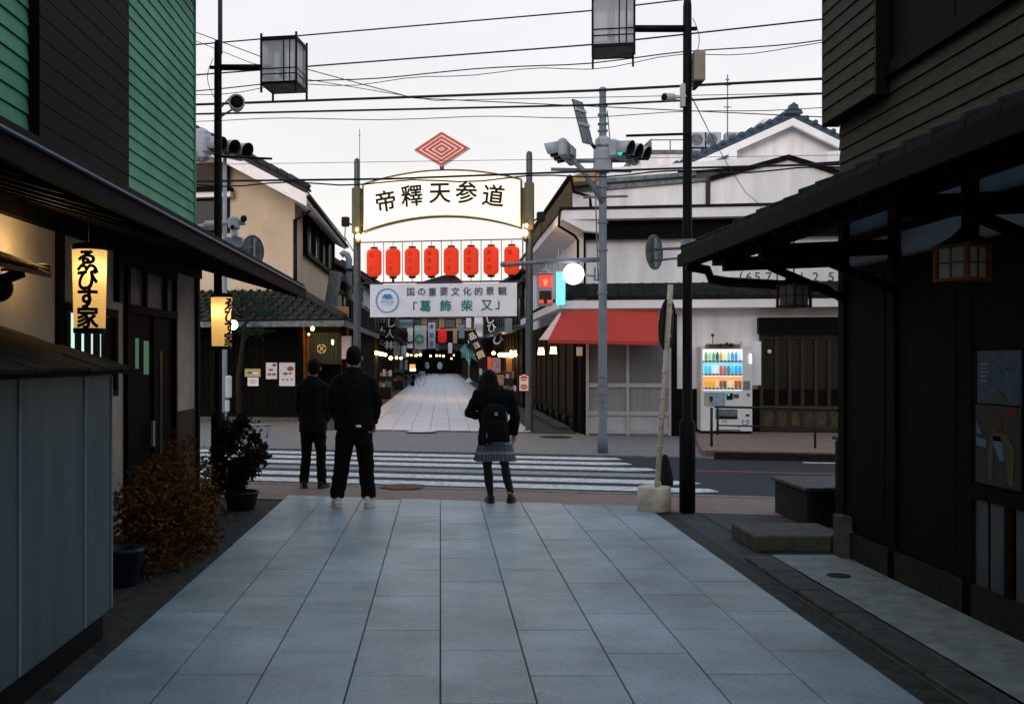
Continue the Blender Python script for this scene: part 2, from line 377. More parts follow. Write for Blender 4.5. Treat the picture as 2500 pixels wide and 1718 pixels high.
# ================================================================ ground
AL = R(12.5); CA, SA = math.cos(AL), math.sin(AL)
def X(s, t, z=0.0, v0=12.62): return Vector((s * CA + t * SA, v0 - s * SA + t * CA, z))    # along / across the cross road
def sheet(name, pts, mt, kind='structure', parent=None):
    m = M(mt); m.add(pts, [tuple(range(len(pts)))]); return m.build(name, parent, kind=kind)
g = M(K['asphalt_old']); g.quad((-400, -60, -0.16), (400, -60, -0.16), (400, 900, -0.16), (-400, 900, -0.16)); g.build('ground', kind='structure')
road = M(K['asphalt']); road.prism([X(-70, 0, -0.15), X(70, 0, -0.15), X(70, 4.75, -0.15), X(-70, 4.75, -0.15)], (0, 0, 0.12)); road = road.build('road', kind='structure')
# zebra stripes: worn paint, each stripe its own piece
for i in range(6):
    t0 = 0.34 + i * 0.765; s0 = -7.4; s1 = 3.61 - 0.373 * t0 + (0.05 if i % 2 else -0.05)
    m = M(K['paint_dirty'] if i == 2 else K['paint_white'])
    m.prism([X(s0, t0, -0.03), X(s1 - 0.35, t0, -0.03), X(s1, t0 + 0.17, -0.03), X(s1 - 0.12, t0 + 0.42, -0.03), X(s0, t0 + 0.42, -0.03)], (0, 0, 0.005))
    m.build('zebra_stripe', road)
m = M(K['paint_orange']); m.prism([X(3.15, 2.84, -0.03), X(40, 2.84, -0.03), X(40, 2.92, -0.03), X(3.15, 2.92, -0.03)], (0, 0, 0.005)); m.build('centre_line', road)
m = M(K['paint_white']); m.prism([X(4.95, 4.42, -0.03), X(5.5, 4.42, -0.03), X(5.5, 4.52, -0.03), X(4.95, 4.52, -0.03)], (0, 0, 0.005)); m.build('edge_line', road)
# pavements on both sides of the road
near_walk = M(K['brick']); near_walk.prism([X(-60, -1.45, -0.15), X(60, -1.45, -0.15), X(60, -0.16, -0.15), X(-60, -0.16, -0.15)], (0, 0, 0.142)); near_walk = near_walk.build('pavement', kind='structure')
for i in range(-14, 14):
    m = M(K['kerb']); m.box(0, 0.59, 0, 0.155, -0.15, -0.002)
    if i == -14: kerb_me = m.mesh('kerb_stone')
    piece('kerb_stone', kerb_me, near_walk, Matrix.Translation(X(i * 0.6, -0.157)) @ Matrix.Rotation(-AL, 4, 'Z'))
far_walk = M(K['grey_paver'])
far_walk.prism([X(-60, 4.9, -0.15), X(3.4, 4.9, -0.15), X(3.4, 12.0, -0.15), X(-60, 16, -0.15)], (0, 0, 0.144))
far_walk.m(K['brick']).prism([X(3.4, 4.9, -0.15), X(60, 4.9, -0.15), X(60, 12.0, -0.15), X(3.4, 12.0, -0.15)], (0, 0, 0.25))
far_walk = far_walk.build('far_pavement', kind='structure')
for i in range(-12, 26):
    hi = i * 0.6 >= 3.3
    m = M(K['kerb'] if not hi else K['stone']); m.box(0, 0.59, 0, 0.148, -0.15, 0.0 if not hi else 0.085)
    if hi: m.m(K['kerb_rust']).box(0, 0.59, 0, 0.148, 0.085, 0.106)
    m.T = None
    if i == -12: ka = m.mesh('kerb_stone')
    if hi and i == 6: kb = m.mesh('kerb_stone')
    piece('kerb_stone', kb if hi else ka, far_walk, Matrix.Translation(X(i * 0.6, 4.751)) @ Matrix.Rotation(-AL, 4, 'Z'))
# near path: granite slabs laid in columns along the street
path = M(K['joint']); path.add([(-1.82, -4, -0.012), (2.27, -4, -0.012), (2.27, 10.98, -0.012), (-1.82, 11.88, -0.012)], [(0, 1, 2, 3)])
path = path.build('path', kind='structure')
TW, TL = 0.4533, 0.855
def slab(w, l, z0, z1, b=0.003):
    m = M(K['granite']); m.bbox(-w / 2, w / 2, -l / 2, l / 2, z0, z1, b); return m.mesh('paving_slab')
slab_me = slab(TW - 0.0065, TL - 0.006, -0.03, 0.0)
offs = [0.86, 0.37, 0.84, 0.345, 0.86, 0.35, 0.80, 0.38, 0.87]
for c in range(9):
    xc = -4 * TW + (c + 0.5) * TW
    end = 11.46 - 0.222 * xc
    y = 2.2 + offs[c] * TL
    while y < end - 0.25:
        if y + TL <= end:
            piece('paving_slab', slab_me, path, Matrix.Translation((xc, y + TL / 2, random.uniform(-0.0015, 0.0015))))
        else:
            m = M(K['granite']); a, b_ = xc - TW / 2 + 0.004, xc + TW / 2 - 0.004
            m.prism([(a, y + 0.004, -0.03), (b_, y + 0.004, -0.03), (b_, 11.46 - 0.222 * b_, -0.03), (a, 11.46 - 0.222 * a, -0.03)], (0, 0, 0.03)); m.build('paving_slab', path)
        y += TL
# far street: the near stone again, brighter light put into a paler colour
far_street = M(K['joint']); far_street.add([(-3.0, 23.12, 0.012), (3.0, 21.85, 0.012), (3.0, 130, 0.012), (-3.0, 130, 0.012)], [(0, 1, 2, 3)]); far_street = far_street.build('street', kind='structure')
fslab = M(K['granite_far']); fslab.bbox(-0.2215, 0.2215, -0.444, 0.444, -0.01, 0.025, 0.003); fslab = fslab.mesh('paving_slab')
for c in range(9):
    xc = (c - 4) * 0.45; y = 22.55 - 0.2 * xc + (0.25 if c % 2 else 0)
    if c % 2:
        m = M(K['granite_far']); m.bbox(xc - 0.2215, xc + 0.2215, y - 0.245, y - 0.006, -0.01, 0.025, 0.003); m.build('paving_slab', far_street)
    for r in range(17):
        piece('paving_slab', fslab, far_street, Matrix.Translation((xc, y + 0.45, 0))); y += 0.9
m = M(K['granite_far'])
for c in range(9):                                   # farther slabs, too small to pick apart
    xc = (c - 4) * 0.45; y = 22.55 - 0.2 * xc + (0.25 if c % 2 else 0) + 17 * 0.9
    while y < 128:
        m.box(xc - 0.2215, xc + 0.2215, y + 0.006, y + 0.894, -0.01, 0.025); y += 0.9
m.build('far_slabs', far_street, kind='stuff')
K['lid_brown'] = mat('rusty iron lid', (0.10, 0.062, 0.035), 0.8, 0.3, 12)
for nm, px, py, rr, mt in (('manhole_cover', 1029, 1055, 0.31, 'stone_pale'), ('manhole_cover', 1357, 1066, 0.30, 'stone'), ('manhole_cover', 985, 1187, 0.27, 'lid_brown')):
    yv = F * 1.6 / (py - 880); p = P(px, py, yv); z0 = 0.022 if mt == 'stone_pale' else -0.01
    t = thing(nm, {'stone_pale': 'pale round manhole cover at the mouth of the shopping street', 'stone': 'dark round manhole cover in the brick pavement by the awning shop', 'lid_brown': 'rusty brown manhole cover beside the zebra crossing'}[mt], 'manhole', (p.x, yv, 0))
    m = M(K[mt if mt != 'stone_pale' else 'granite_far']); m.lathe([(rr, z0), (rr, z0 + 0.012), (rr - 0.02, z0 + 0.014)], (p.x, yv, 0), 28, smooth=False); m.build('lid', t)
    m = M(K['stone' if mt != 'stone_pale' else 'paint_dirty']); m.lathe([(rr + 0.05, z0 - 0.004), (rr + 0.05, z0 + 0.007), (rr + 0.004, z0 + 0.007)], (p.x, yv, 0), 28, smooth=False); m.build('ring', t)
# side strips of the near path
sheet('side_strip', [(-3.2, -4, -0.02), (-1.822, -4, -0.02), (-1.822, 11.88, -0.02), (-3.2, 12.2, -0.02)], K['asphalt_old'])
sheet('side_strip', [(2.272, -4, -0.02), (2.44, -4, -0.02), (2.44, 10.9, -0.02), (2.272, 10.98, -0.02)], K['asphalt_old'])
gutter = M(K['joint']); gutter.quad((2.44, -4, -0.018), (2.74, -4, -0.018), (2.74, 10.8, -0.018), (2.44, 10.8, -0.018)); gutter = gutter.build('gutter', kind='structure')
m = M(K['stone_pale']); m.bbox(-0.115, 0.115, -0.295, 0.295, -0.05, 0.012, 0.008); gme = m.mesh('gutter_stone')
for i in range(16):
    piece('gutter_stone', gme, gutter, Matrix.Translation((2.585 + random.uniform(-0.006, 0.006), -1.2 + i * 0.6, random.uniform(-0.004, 0.004))))
sheet('apron', [(2.745, -4, -0.008), (3.6, -4, -0.008), (3.6, 8.25, -0.008), (2.745, 8.25, -0.008)], K['concrete'])
sheet('yard', [(2.745, 8.25, -0.014), (9, 8.25, -0.014), (9, 9.3, -0.014), (2.745, 10.72, -0.014)], K['joint'])
m = M(K['stone']); m.lathe([(0.085, -0.02), (0.085, -0.003), (0.07, -0.003)], (2.98, 7.45, 0), 20); t = m.build('drain_lid', label='small dark drain lid in the concrete apron', cat='drain lid')

# ================================================================ house with green boards
GH = thing('green_house', 'two storey house with green clapboard upper floor and lantern-hung eaves', 'house', (-3.2, 6, 0))
m = M(K['plaster'])
m.box(-3.4, -3.0, -3, 9.48, -0.1, 2.72); m.box(-3.4, -3.0, 11.22, 12.2, 1.02, 2.72); m.box(-3.4, -3.0, 9.48, 11.22, 2.12, 2.72)
m.box(-6.5, -3.4, 11.95, 12.2, -0.1, 2.72); m.build('wall', GH)
m = M(K['brown_wood']); m.box(-3.4, -2.985, 11.22, 12.21, -0.1, 1.02); m.build('wainscot', GH)
# upper floor boards
m = M(K['dark_wood']); m.box(-6.5, -3.03, -3, 12.12, 2.6, 6.2); m.build('upper_wall', GH)
def lap_board(l, mt, h=0.128, th=0.026):
    m = M(K[mt]); m.prism([(0, -l / 2, 0), (th, -l / 2, 0.004), (th * 0.45, -l / 2, h - 0.004), (0, -l / 2, h - 0.004)], (0, l, 0)); return m.mesh('board')
b1 = lap_board(2.78, 'green_board'); b2 = lap_board(10.2, 'green_board')
for i in range(28):
    z = 2.62 + i * 0.128
    piece('board', b1, GH, Matrix.Translation((-3.025, 10.76, z)))
    piece('board', b2, GH, Matrix.Translation((-3.025, 2.16, z)))
m = M(K['green_board']); m.box(-3.035, -2.99, 12.15, 12.19, 2.6, 6.2); m.build('corner_trim', GH)
SB = M(K['dark_wood']); SB.box(-3.05, -2.93, 7.27, 9.36, 2.7, 6.2); SB = SB.build('shutter_box', GH)
sb = lap_board(2.09, 'dark_wood', 0.158, 0.004)
for i in range(22): piece('board', sb, SB, Matrix.Translation((-2.929, 8.315, 2.7 + i * 0.158)))
m = M(K['black_roof']); m.box(-6.5, -2.6, -3, 12.62, 6.2, 6.34); m.build('upper_eave', GH)
# long tiled eave
m = M(K['dark_wood'])
m.prism([(-1.75, -3, 2.46), (-1.75, -3, 2.49), (-3.05, -3, 2.98), (-3.05, -3, 2.90)], (0, 15.78, 0)); m.build('eave_deck', GH)
m = M(K['dark_wood']); m.box(-1.76, -1.725, -3, 12.8, 2.40, 2.505); m.build('fascia', GH)
m = M(K['shed_edge']); m.prism([(-1.78, -3, 2.512), (-1.70, -3, 2.506), (-1.70, -3, 2.516), (-1.78, -3, 2.524)], (0, 15.82, 0)); m.build('drip_edge', GH)
m = M(K['dark_wood']); m.beam((-1.80, 0, 2.43), (-3.02, 0, 2.78), 0.05, 0.07); rme = m.mesh('rafter')
for i in range(34): piece('rafter', rme, GH, Matrix.Translation((0, -2.6 + i * 0.46, 0)))
m = M(K['black_roof']); m.prism([(-1.74, -3, 2.53), (-1.74, -3, 2.57), (-3.0, -3, 3.06), (-3.0, -3, 2.99)], (0, 15.78, 0)); m.build('eave_roof', GH)
m = M(K['dark_wood']); m.box(-3.02, -2.93, -3, 12.25, 2.60, 2.72); m.build('wall_plate', GH)
for y in (12.16, 9.42, 7.75): 
    m = M(K['dark_wood']); m.box(-3.03, -2.955, y, y + 0.09, -0.1 if y > 9 else 0.0, 2.66); m.build('post', GH)
# lattice window with a greenish lamp behind it
LW = M(K['dark_wood']); y0, y1 = 7.83, 9.10
LW.box(-3.02, -2.94, y0, y1, 1.99, 2.06); LW.box(-3.02, -2.94, y0, y1, 1.28, 1.34); LW.box(-3.02, -2.94, y0, y0 + 0.07, 1.34, 1.99); LW.box(-3.02, -2.94, y1 - 0.07, y1, 1.34, 1.99)
LW = LW.build('lattice_window', GH)
m = M(mat('green white lit pane', (0.4, 0.6, 0.5), 0.5, 0, emit=(0.62, 0.95, 0.80), es=0.6)); m.box(-3.0, -2.985, y0 + 0.075, y1 - 0.075, 1.345, 1.985); m.build('lit_pane', LW)
m = M(K['dark_wood']); m.box(-2.985, -2.968, -0.05, 0.05, 1.345, 1.985); sl = m.mesh('slat')
for i, y in enumerate((7.95, 8.18, 8.40, 8.62, 8.83, 8.98)): piece('slat', sl, LW, Matrix.Translation((0, y, 0)) @ Matrix.Scale(1.0 + 0.12 * i, 4, (0, 1, 0)))
# transom of grey glass over the door
TR = M(K['dark_wood']); TR.box(-3.02, -2.95, 9.14, 11.2, 2.50, 2.60); TR.box(-3.02, -2.95, 9.5, 11.2, 2.06, 2.14)
for y in (9.14, 10.0, 10.75, 11.14): TR.box(-3.019, -2.955, y, y + 0.06, 2.14, 2.5)
TR = TR.build('transom', GH)
m = M(K['glass_grey']); m.box(-3.01, -2.99, 9.2, 11.14, 2.14, 2.5); m.build('pane', TR)
DR = M(K['dark_wood']); DR.box(-3.06, -3.0, 9.56, 11.16, 0.0, 2.06); DR.box(-3.03, -2.96, 9.5, 9.57, 0, 2.06); DR.box(-3.03, -2.96, 11.15, 11.22, 0, 2.06); DR.box(-3.03, -2.97, 10.33, 10.41, 0, 2.06)
DR = DR.build('sliding_door', GH)
lit = mat('dim green pane', (0.12, 0.2, 0.16), 0.4, 0.2, emit=(0.25, 0.75, 0.45), es=0.07)
for y, w, z0, z1 in ((9.78, 0.10, 1.52, 1.82), (10.06, 0.16, 1.46, 1.80), (10.62, 0.10, 0.6, 1.70)):
    m = M(lit if y < 10.5 else K['glass_dark']); m.box(-2.999, -2.992, y, y + w, z0, z1); m.build('pane', DR)
m = M(K['aluminium']); m.box(-2.965, -2.94, 10.20, 10.26, 0.72, 0.98); m.build('handle', DR)
# little shingled canopy near the camera, with the lamp that warms the wall behind it
CN = thing('wall_canopy', 'small shingled canopy jutting from the plaster wall', 'canopy', (-2.8, 5, 2.1))
m = M(K['brown_wood']); m.prism([(-3.0, 3.2, 2.30), (-2.5, 3.2, 2.13), (-2.5, 3.2, 2.16), (-3.0, 3.2, 2.34)], (0, 3.2, 0)); m.build('deck', CN)
m = M(K['grey_board']); m.prism([(-0.06, -0.1, 0), (0.12, -0.1, -0.045), (0.12, -0.1, -0.03), (-0.06, -0.1, 0.03)], (0, 0.196, 0)); sh = m.mesh('shingle')
for r in range(4):
    for i in range(16):
        piece('shingle', sh, CN, Matrix.Translation((-2.62 - r * 0.12, 3.3 + i * 0.2 + (0.06 if r % 2 else 0), 2.215 + r * 0.042 + random.uniform(0, 0.006))) @ Matrix.Rotation(random.uniform(-0.04, 0.04), 4, 'Z'))
m = M(K['dark_wood']); m.beam((-3.0, 6.2, 2.0), (-2.6, 6.2, 2.15), 0.05, 0.06); m.build('bracket', CN)
WL = thing('wall_lamp', 'small lit wall lamp glowing behind the shingled canopy', 'lamp', (-2.9, 7.0, 2.3))
m = M(K['black_metal']); m.lathe([(0.05, 0), (0.055, 0.06), (0.03, 0.07)], (-2.72, 6.8, 2.19), 14); m.beam((-3.0, 6.8, 2.22), (-2.72, 6.8, 2.22), 0.02, 0.02); m.build('shade', WL)
def point(name, loc, e, col=GLOW, r=0.05):
    d = bpy.data.lights.new(name, 'POINT'); d.energy = e; d.color = col; d.shadow_soft_size = r
    o = bpy.data.objects.new(name, d); COL.objects.link(o); o.location = loc; return o
point('wall_lamp_light', (-2.72, 6.8, 2.36), 5.0, (1.0, 0.62, 0.25), 0.08)
CB = M(K['bark']); CB.ball((-2.62, 5.9, 2.03), 0.085); CB.tube([(-2.62, 5.9, 2.1), (-2.62, 5.9, 2.18)], 0.006, 6); CB.build('cedar_ball', label='dark cedar ball hanging under the shingled canopy', cat='cedar ball')

# ---- tall paper lanterns with the shop's name
def cyl_letters(mb, text, c, r, size, ang, sx=1.0, bold=0.03):
    v, f = glyphs(text, bold)
    me = bpy.data.meshes.new('g'); me.from_pydata(v, [], f); bm = bmesh.new(); bm.from_mesh(me); bpy.data.meshes.remove(me)
    for k in range(-5, 6):
        bmesh.ops.bisect_plane(bm, geom=bm.verts[:] + bm.edges[:] + bm.faces[:], plane_co=(k * 0.11, 0, 0), plane_no=(1, 0, 0))
    bmesh.ops.triangulate(bm, faces=bm.faces[:])
    ys = [p[1] for p in v]; cy = (min(ys) + max(ys)) / 2
    out = []
    for p in bm.verts:
        a = ang + p.co.x * size * sx / r
        rr = r + p.co.z * size * 0.8; out.append((c[0] + math.sin(a) * rr, c[1] - math.cos(a) * rr, c[2] + (p.co.y - cy) * size))
    f = [tuple(q.index for q in fc.verts) for fc in bm.faces]; bm.free()
    mb.add(out, f, False)
paper_yellow = mat_paper('lit yellow lantern paper', (0.80, 0.66, 0.40), (1.0, 0.62, 0.20), 0.20, 0.65)
def tall_lantern(c, label, ang, hot, top):
    t = thing('paper_lantern', label, 'lantern', (c.x, c.y, c.z - 0.26), 0, 'yellow lanterns under the green house eaves')
    prof = []
    n = 26
    for i in range(n + 1):
        z = -0.245 + 0.49 * i / n; r = 0.096 + 0.010 * (i / n)
        prof += [(r - 0.0022, z - 0.004), (r, z + 0.004)]
    m = M(paper_yellow)
    vs = M(paper_yellow); vs.lathe(prof, c, 28, smooth=False); vs.f = vs.f[:-2]; vs.mi = vs.mi[:-2]; vs.sm = vs.sm[:-2]; vs.build('paper', t)
    m = M(K['black']); m.lathe([(0.09, -0.275), (0.098, -0.27), (0.098, -0.243), (0.085, -0.243)], c, 24, smooth=False); m.build('bottom_ring', t)
    m = M(K['black']); m.lathe([(0.08, 0.243), (0.108, 0.246), (0.108, 0.275), (0.09, 0.285), (0.02, 0.29)], c, 24, smooth=False); m.tube([c + Vector((0, 0, 0.28)), (c.x, c.y, top)], 0.006, 6); m.build('top_ring', t)
    m = M(K['ink'])
    for ch, dz in zip('ゑびす家', (0.172, 0.058, -0.058, -0.176)):
        cyl_letters(m, ch, c + Vector((0, 0, dz)), 0.106 + 0.0035, 0.145, ang, 0.98, 0.036)
    m.build('lettering', t)
    point('lantern_light', c + Vector(hot), 0.55, (1.0, 0.70, 0.30), 0.02)
tall_lantern(P(219, 707, 6.25), 'lit tall paper lantern with black lettering by the lattice window', 0.20, (0.03, -0.03, 0.12), 2.55)
tall_lantern(P(541, 786, 10.0), 'lit tall paper lantern hanging at the far end of the eave', 1.05, (-0.02, -0.04, 0.10), 2.56)

# ---- steel sheet shed in front of the house
SH = thing('steel_shed', 'grey green steel sheet shed with a shingle roof', 'shed', (-2.5, 3, 0))
m = M(K['black']); m.box(-2.95, -1.975, -2, 5.83, -0.02, 0.16); m.build('plinth', SH)
for a, b in ((-2, 0.5), (0.5, 2.0), (2.0, 2.86), (2.86, 3.72), (3.72, 4.58), (4.58, 5.42), (5.42, 5.86)):
    m = M(K['shed']); m.bbox(-1.965, -1.935, a + 0.006, b - 0.006, 0.14, 1.52, 0.004); pn = m.build('panel', SH)
    m = M(K['shed_edge']); m.box(-1.937, -1.926, b - 0.016, b - 0.004, 0.15, 1.51); m.build('edge', pn)
m = M(K['shed']); m.box(-2.95, -1.97, 5.82, 5.855, 0.14, 1.56); m.box(-2.95, -1.965, -2, 5.82, 1.5, 1.53); m.build('end_panel', SH)
m = M(K['old_shingle']); m.prism([(-1.86, -2, 1.525), (-2.98, -2, 1.86), (-2.98, -2, 1.89), (-1.86, -2, 1.55)], (0, 7.92, 0)); m.build('roof_deck', SH)
m = M(K['old_shingle']); m.prism([(-0.10, -0.115, 0.012), (0.13, -0.115, -0.052), (0.13, -0.115, -0.036), (-0.10, -0.115, 0.04)], (0, 0.226, 0)); sh = m.mesh('shingle')
for r in range(6):
    for i in range(31):
        piece('shingle', sh, SH, Matrix.Translation((-1.965 - r * 0.19, -1.1 + i * 0.23 + (0.09 if r % 2 else 0) - 0.02, 1.593 + r * 0.057 + random.uniform(0, 0.007))) @ Matrix.Rotation(random.uniform(-0.05, 0.05), 4, 'Z'))

# ---- plants
def leaves(mb, c, rx, ry, rz, n, size, seed, clumps=44, hang=0.0):
    rnd = random.Random(seed); cl = []
    for i in range(clumps):
        th = rnd.uniform(0, 2 * math.pi); u = rnd.uniform(-1, 1); rr = rnd.uniform(0.35, 1.22) ** 0.7; q = math.sqrt(1 - u * u)
        cl.append((c[0] + rx * rr * q * math.cos(th), c[1] + ry * rr * q * math.sin(th), c[2] + rz * rr * u, rnd.uniform(0.10, 0.30)))
    for i in range(n):
        x, y, z, s = rnd.choice(cl)
        p = Vector((x + rnd.gauss(0, s * rx * 0.62), y + rnd.gauss(0, s * ry * 0.62), z + rnd.gauss(0, s * rz * 0.62) - hang * rnd.random()))
        d = Vector((rnd.gauss(0, 1), rnd.gauss(0, 1), rnd.gauss(0, 0.7) - 0.3)).normalized()
        w = d.cross(Vector((rnd.gauss(0, 1), rnd.gauss(0, 1), rnd.gauss(0, 1)))).normalized()
        L = size * rnd.uniform(0.6, 1.3); W = L * 0.32
        mb.add([p, p + d * L * 0.5 + w * W, p + d * L, p + d * L * 0.5 - w * W], [(0, 1, 2, 3)], False)
    return cl
def shrub(name, label, loc, pot_r, pot_h, pot_mat, crown, n, size, lm, seed, hang=0.0, cat='plant'):
    t = thing(name, label, cat, loc)
    x, y, z = loc
    m = M(K[pot_mat]); m.lathe([(pot_r * 0.72, 0.0), (pot_r * 0.78, 0.02), (pot_r * 0.97, pot_h * 0.86), (pot_r * 1.06, pot_h * 0.9), (pot_r * 1.06, pot_h), (pot_r * 0.94, pot_h), (pot_r * 0.9, pot_h - 0.03)], loc, 26); m.build('pot', t)
    cx, cy, cz, rx, ry, rz = crown
    m = M(K[lm]); cl = leaves(m, (x + cx, y + cy, z + cz), rx, ry, rz, n, size, seed, hang=hang); m.build('foliage', t)
    m = M(K['bark']); base = Vector((x, y, z + pot_h - 0.04)); top = Vector((x + cx * 0.8, y + cy, z + cz))
    m.tube([base, base.lerp(top, 0.5) + Vector((0.02, 0.01, 0)), top], [0.022, 0.016, 0.010], 7)
    for p in cl[:14]: m.tube([base.lerp(top, 0.6), Vector(p[:3])], [0.008, 0.003], 5)
    m.build('stem', t)
shrub('potted_shrub', 'round dark red shrub in a green pot beside the crossing', (-2.17, 10.85, -0.02), 0.19, 0.20, 'green_pot', (-0.03, 0, 0.60, 0.29, 0.29, 0.36), 6000, 0.048, 'leaf_red', 3)
shrub('potted_maple', 'orange brown maple in a blue pot behind the steel shed', (-2.30, 7.2, -0.02), 0.15, 0.27, 'blue_pot', (0.07, 0.85, 0.42, 0.38, 0.80, 0.34), 6500, 0.042, 'leaf_orange', 5, hang=0.24)
shrub('potted_maple', 'low rusty maple spreading between the blue pot and the red shrub', (-2.55, 9.0, -0.02), 0.18, 0.22, 'green_pot', (0.10, 0, 0.50, 0.36, 0.62, 0.36), 4500, 0.042, 'leaf_orange', 9, hang=0.18)

# ================================================================ dark timber house
TH = thing('timber_house', 'dark timber house with grey clapboards and a deep tiled eave', 'house', (3.6, 4, 0))
m = M(K['dark_wood']); m.box(3.37, 7, -3, 8.35, -0.1, 2.32); m.box(3.37, 7, -3, 8.35, 2.9, 9.0); m.build('wall', TH)  # upper wall carried higher out of view to darken the near path
m = M(K['plaster_blue']); m.box(3.38, 3.6, -3, 8.34, 2.32, 2.9); m.build('plaster_band', TH)
m = M(K['dark_wood']); m.box(3.345, 3.40, -3, 8.3, 2.545, 2.60); m.build('rail', TH)
m = M(K['dark_wood']); m.box(3.345, 3.40, -3, 8.34, 2.28, 2.35); m.build('rail', TH)
m = M(K['dark_wood']); m.box(3.33, 3.40, -0.055, 0.055, -0.01, 2.92); pm = m.mesh('post')
for y in (8.28, 7.36, 6.3, 5.2, 4.1, 3.0, 1.9): piece('post', pm, TH, Matrix.Translation((0, y, 0)))
m = M(K['dark_wood']); m.box(-0.012, 0.01, -0.085, 0.085, 0.22, 2.27); bm_ = m.mesh('board')
for i in range(44):
    y = 0.6 + i * 0.175
    if 4.95 < y < 6.3: continue
    piece('board', bm_, TH, Matrix.Translation((3.362 + random.uniform(-0.003, 0.003), y, 0)))
m = M(K['stone']); m.box(3.33, 3.5, -3, 8.36, -0.02, 0.2); m.build('plinth', TH)
m = M(K['stone_pale']); m.bbox(3.27, 3.40, 8.1, 8.3, -0.02, 0.33, 0.01); m.build('post_footing', TH)
# shop front bay with two frosted panes
BY = M(K['dark_wood']); BY.box(3.335, 3.375, 4.95, 6.3, 0.80, 2.26); BY.box(3.325, 3.38, 4.95, 6.3, 0.74, 0.83); BY.box(3.335, 3.375, 4.95, 6.3, 0.02, 0.10)
for y in (4.96, 5.40, 5.84, 6.24): BY.box(3.335, 3.375, y, y + 0.05, 0.1, 0.74)
BY = BY.build('sliding_front', TH)
for y in (5.02, 5.46, 5.90):
    m = M(K['glass_grey']); m.box(3.35, 3.36, y, y + 0.16, 0.1, 0.74); m.build('pane', BY); m = M(K['glass_grey']); m.box(3.35, 3.36, y + 0.2, y + 0.33, 0.1, 0.74); m.build('pane', BY)
# unseen blocks added behind the viewer to darken the near paving
m = M(K['dark_wood']); m.box(3.37, 7, -16, -3.01, -0.1, 9.5); m.box(2.2, 3.36, -16, -3.01, 2.5, 2.6); m.build('rear_shade_block', TH)
m = M(K['dark_wood']); m.box(-6.5, -3.0, -16, -3.01, -0.1, 9.5); m.box(-2.99, -1.75, -16, -3.01, 2.46, 2.6); m.build('rear_shade_block', GH)
# upper floor
gb = lap_board(11.35, 'grey_board', 0.115, -0.022)
for i in range(8): piece('board', gb, TH, Matrix.Translation((3.365, 2.68, 2.78 + i * 0.115)))
m = M(K['dark_wood']); m.box(3.30, 3.37, -3, 7.40, 3.70, 3.80); m.build('window_sill', TH)
for i in range(9):
    m = M(K['dark_wood']); m.box(3.335, 3.37, 7.38 - (i + 1) * 0.92, 7.38 - i * 0.92 - 0.02, 3.8, 5.9); m.build('shutter', TH)
TB = M(K['dark_wood']); TB.box(3.245, 3.37, 7.41, 8.40, 3.58, 6.2); TB = TB.build('shutter_box', TH)
tb = lap_board(0.985, 'grey_board', 0.115, -0.022)
for i in range(23): piece('board', tb, TB, Matrix.Translation((3.243, 7.905, 3.585 + i * 0.115)))
m = M(K['grey_board']); m.box(3.225, 3.37, 8.40, 8.415, 3.57, 6.2); m.build('end_board', TB)
# eave
m = M(K['dark_wood']); m.prism([(2.2, -3, 2.50), (2.2, -3, 2.53), (3.42, -3, 2.98), (3.42, -3, 2.90)], (0, 12.08, 0)); m.build('eave_deck', TH)
m = M(K['dark_wood']); m.beam((2.24, 0, 2.47), (3.40, 0, 2.86), 0.05, 0.07); rme = m.mesh('rafter')
for i in range(26): piece('rafter', rme, TH, Matrix.Translation((0, -2.4 + i * 0.455, 0)))
m = M(K['dark_wood']); m.beam((2.5, -3, 2.50), (2.5, 9.0, 2.50), 0.09, 0.09); m.build('purlin', TH)
m = M(K['dark_wood']); m.beam((2.36, 0, 2.40), (3.38, 0, 2.44), 0.08, 0.11); m.beam((2.75, 0, 2.38), (3.36, 0, 2.12), 0.05, 0.06); am = m.mesh('bracket_arm')
for y in (8.95, 7.36, 5.2, 3.0): piece('bracket_arm', am, TH, Matrix.Translation((0, min(y, 8.3), 0)))
m = M(K['black_roof'])
m.prism([(-0.15, -0.136, -0.004), (0.17, -0.136, 0.105), (0.17, -0.136, 0.14), (-0.15, -0.136, 0.034)], (0, 0.26, 0)); m.tube([(-0.15, 0.125, 0.028), (0.17, 0.125, 0.137)], 0.035, 7); tm = m.mesh('roof_tile')
for r in range(4):
    for i in range(42):
        piece('roof_tile', tm, TH, Matrix.Translation((2.33 + r * 0.28, -2.2 + i * 0.27, 2.565 + r * 0.103 + random.uniform(0, 0.012))) @ Matrix.Rotation(random.uniform(-0.02, 0.02), 4, 'X'))
m = M(K['dark_wood']); m.box(2.165, 2.20, -3, 9.10, 2.455, 2.565); m.build('fascia', TH)
m = M(K['black_metal']); m.tube([(2.24, 9.06, 2.46), (2.43, 9.05, 2.42), (2.46, 9.05, 2.34), (2.6, 9.0, 2.31), (3.3, 8.5, 2.22), (3.42, 8.42, 2.1), (3.42, 8.40, 0.0)], 0.045, 9); m.build('downpipe', TH)
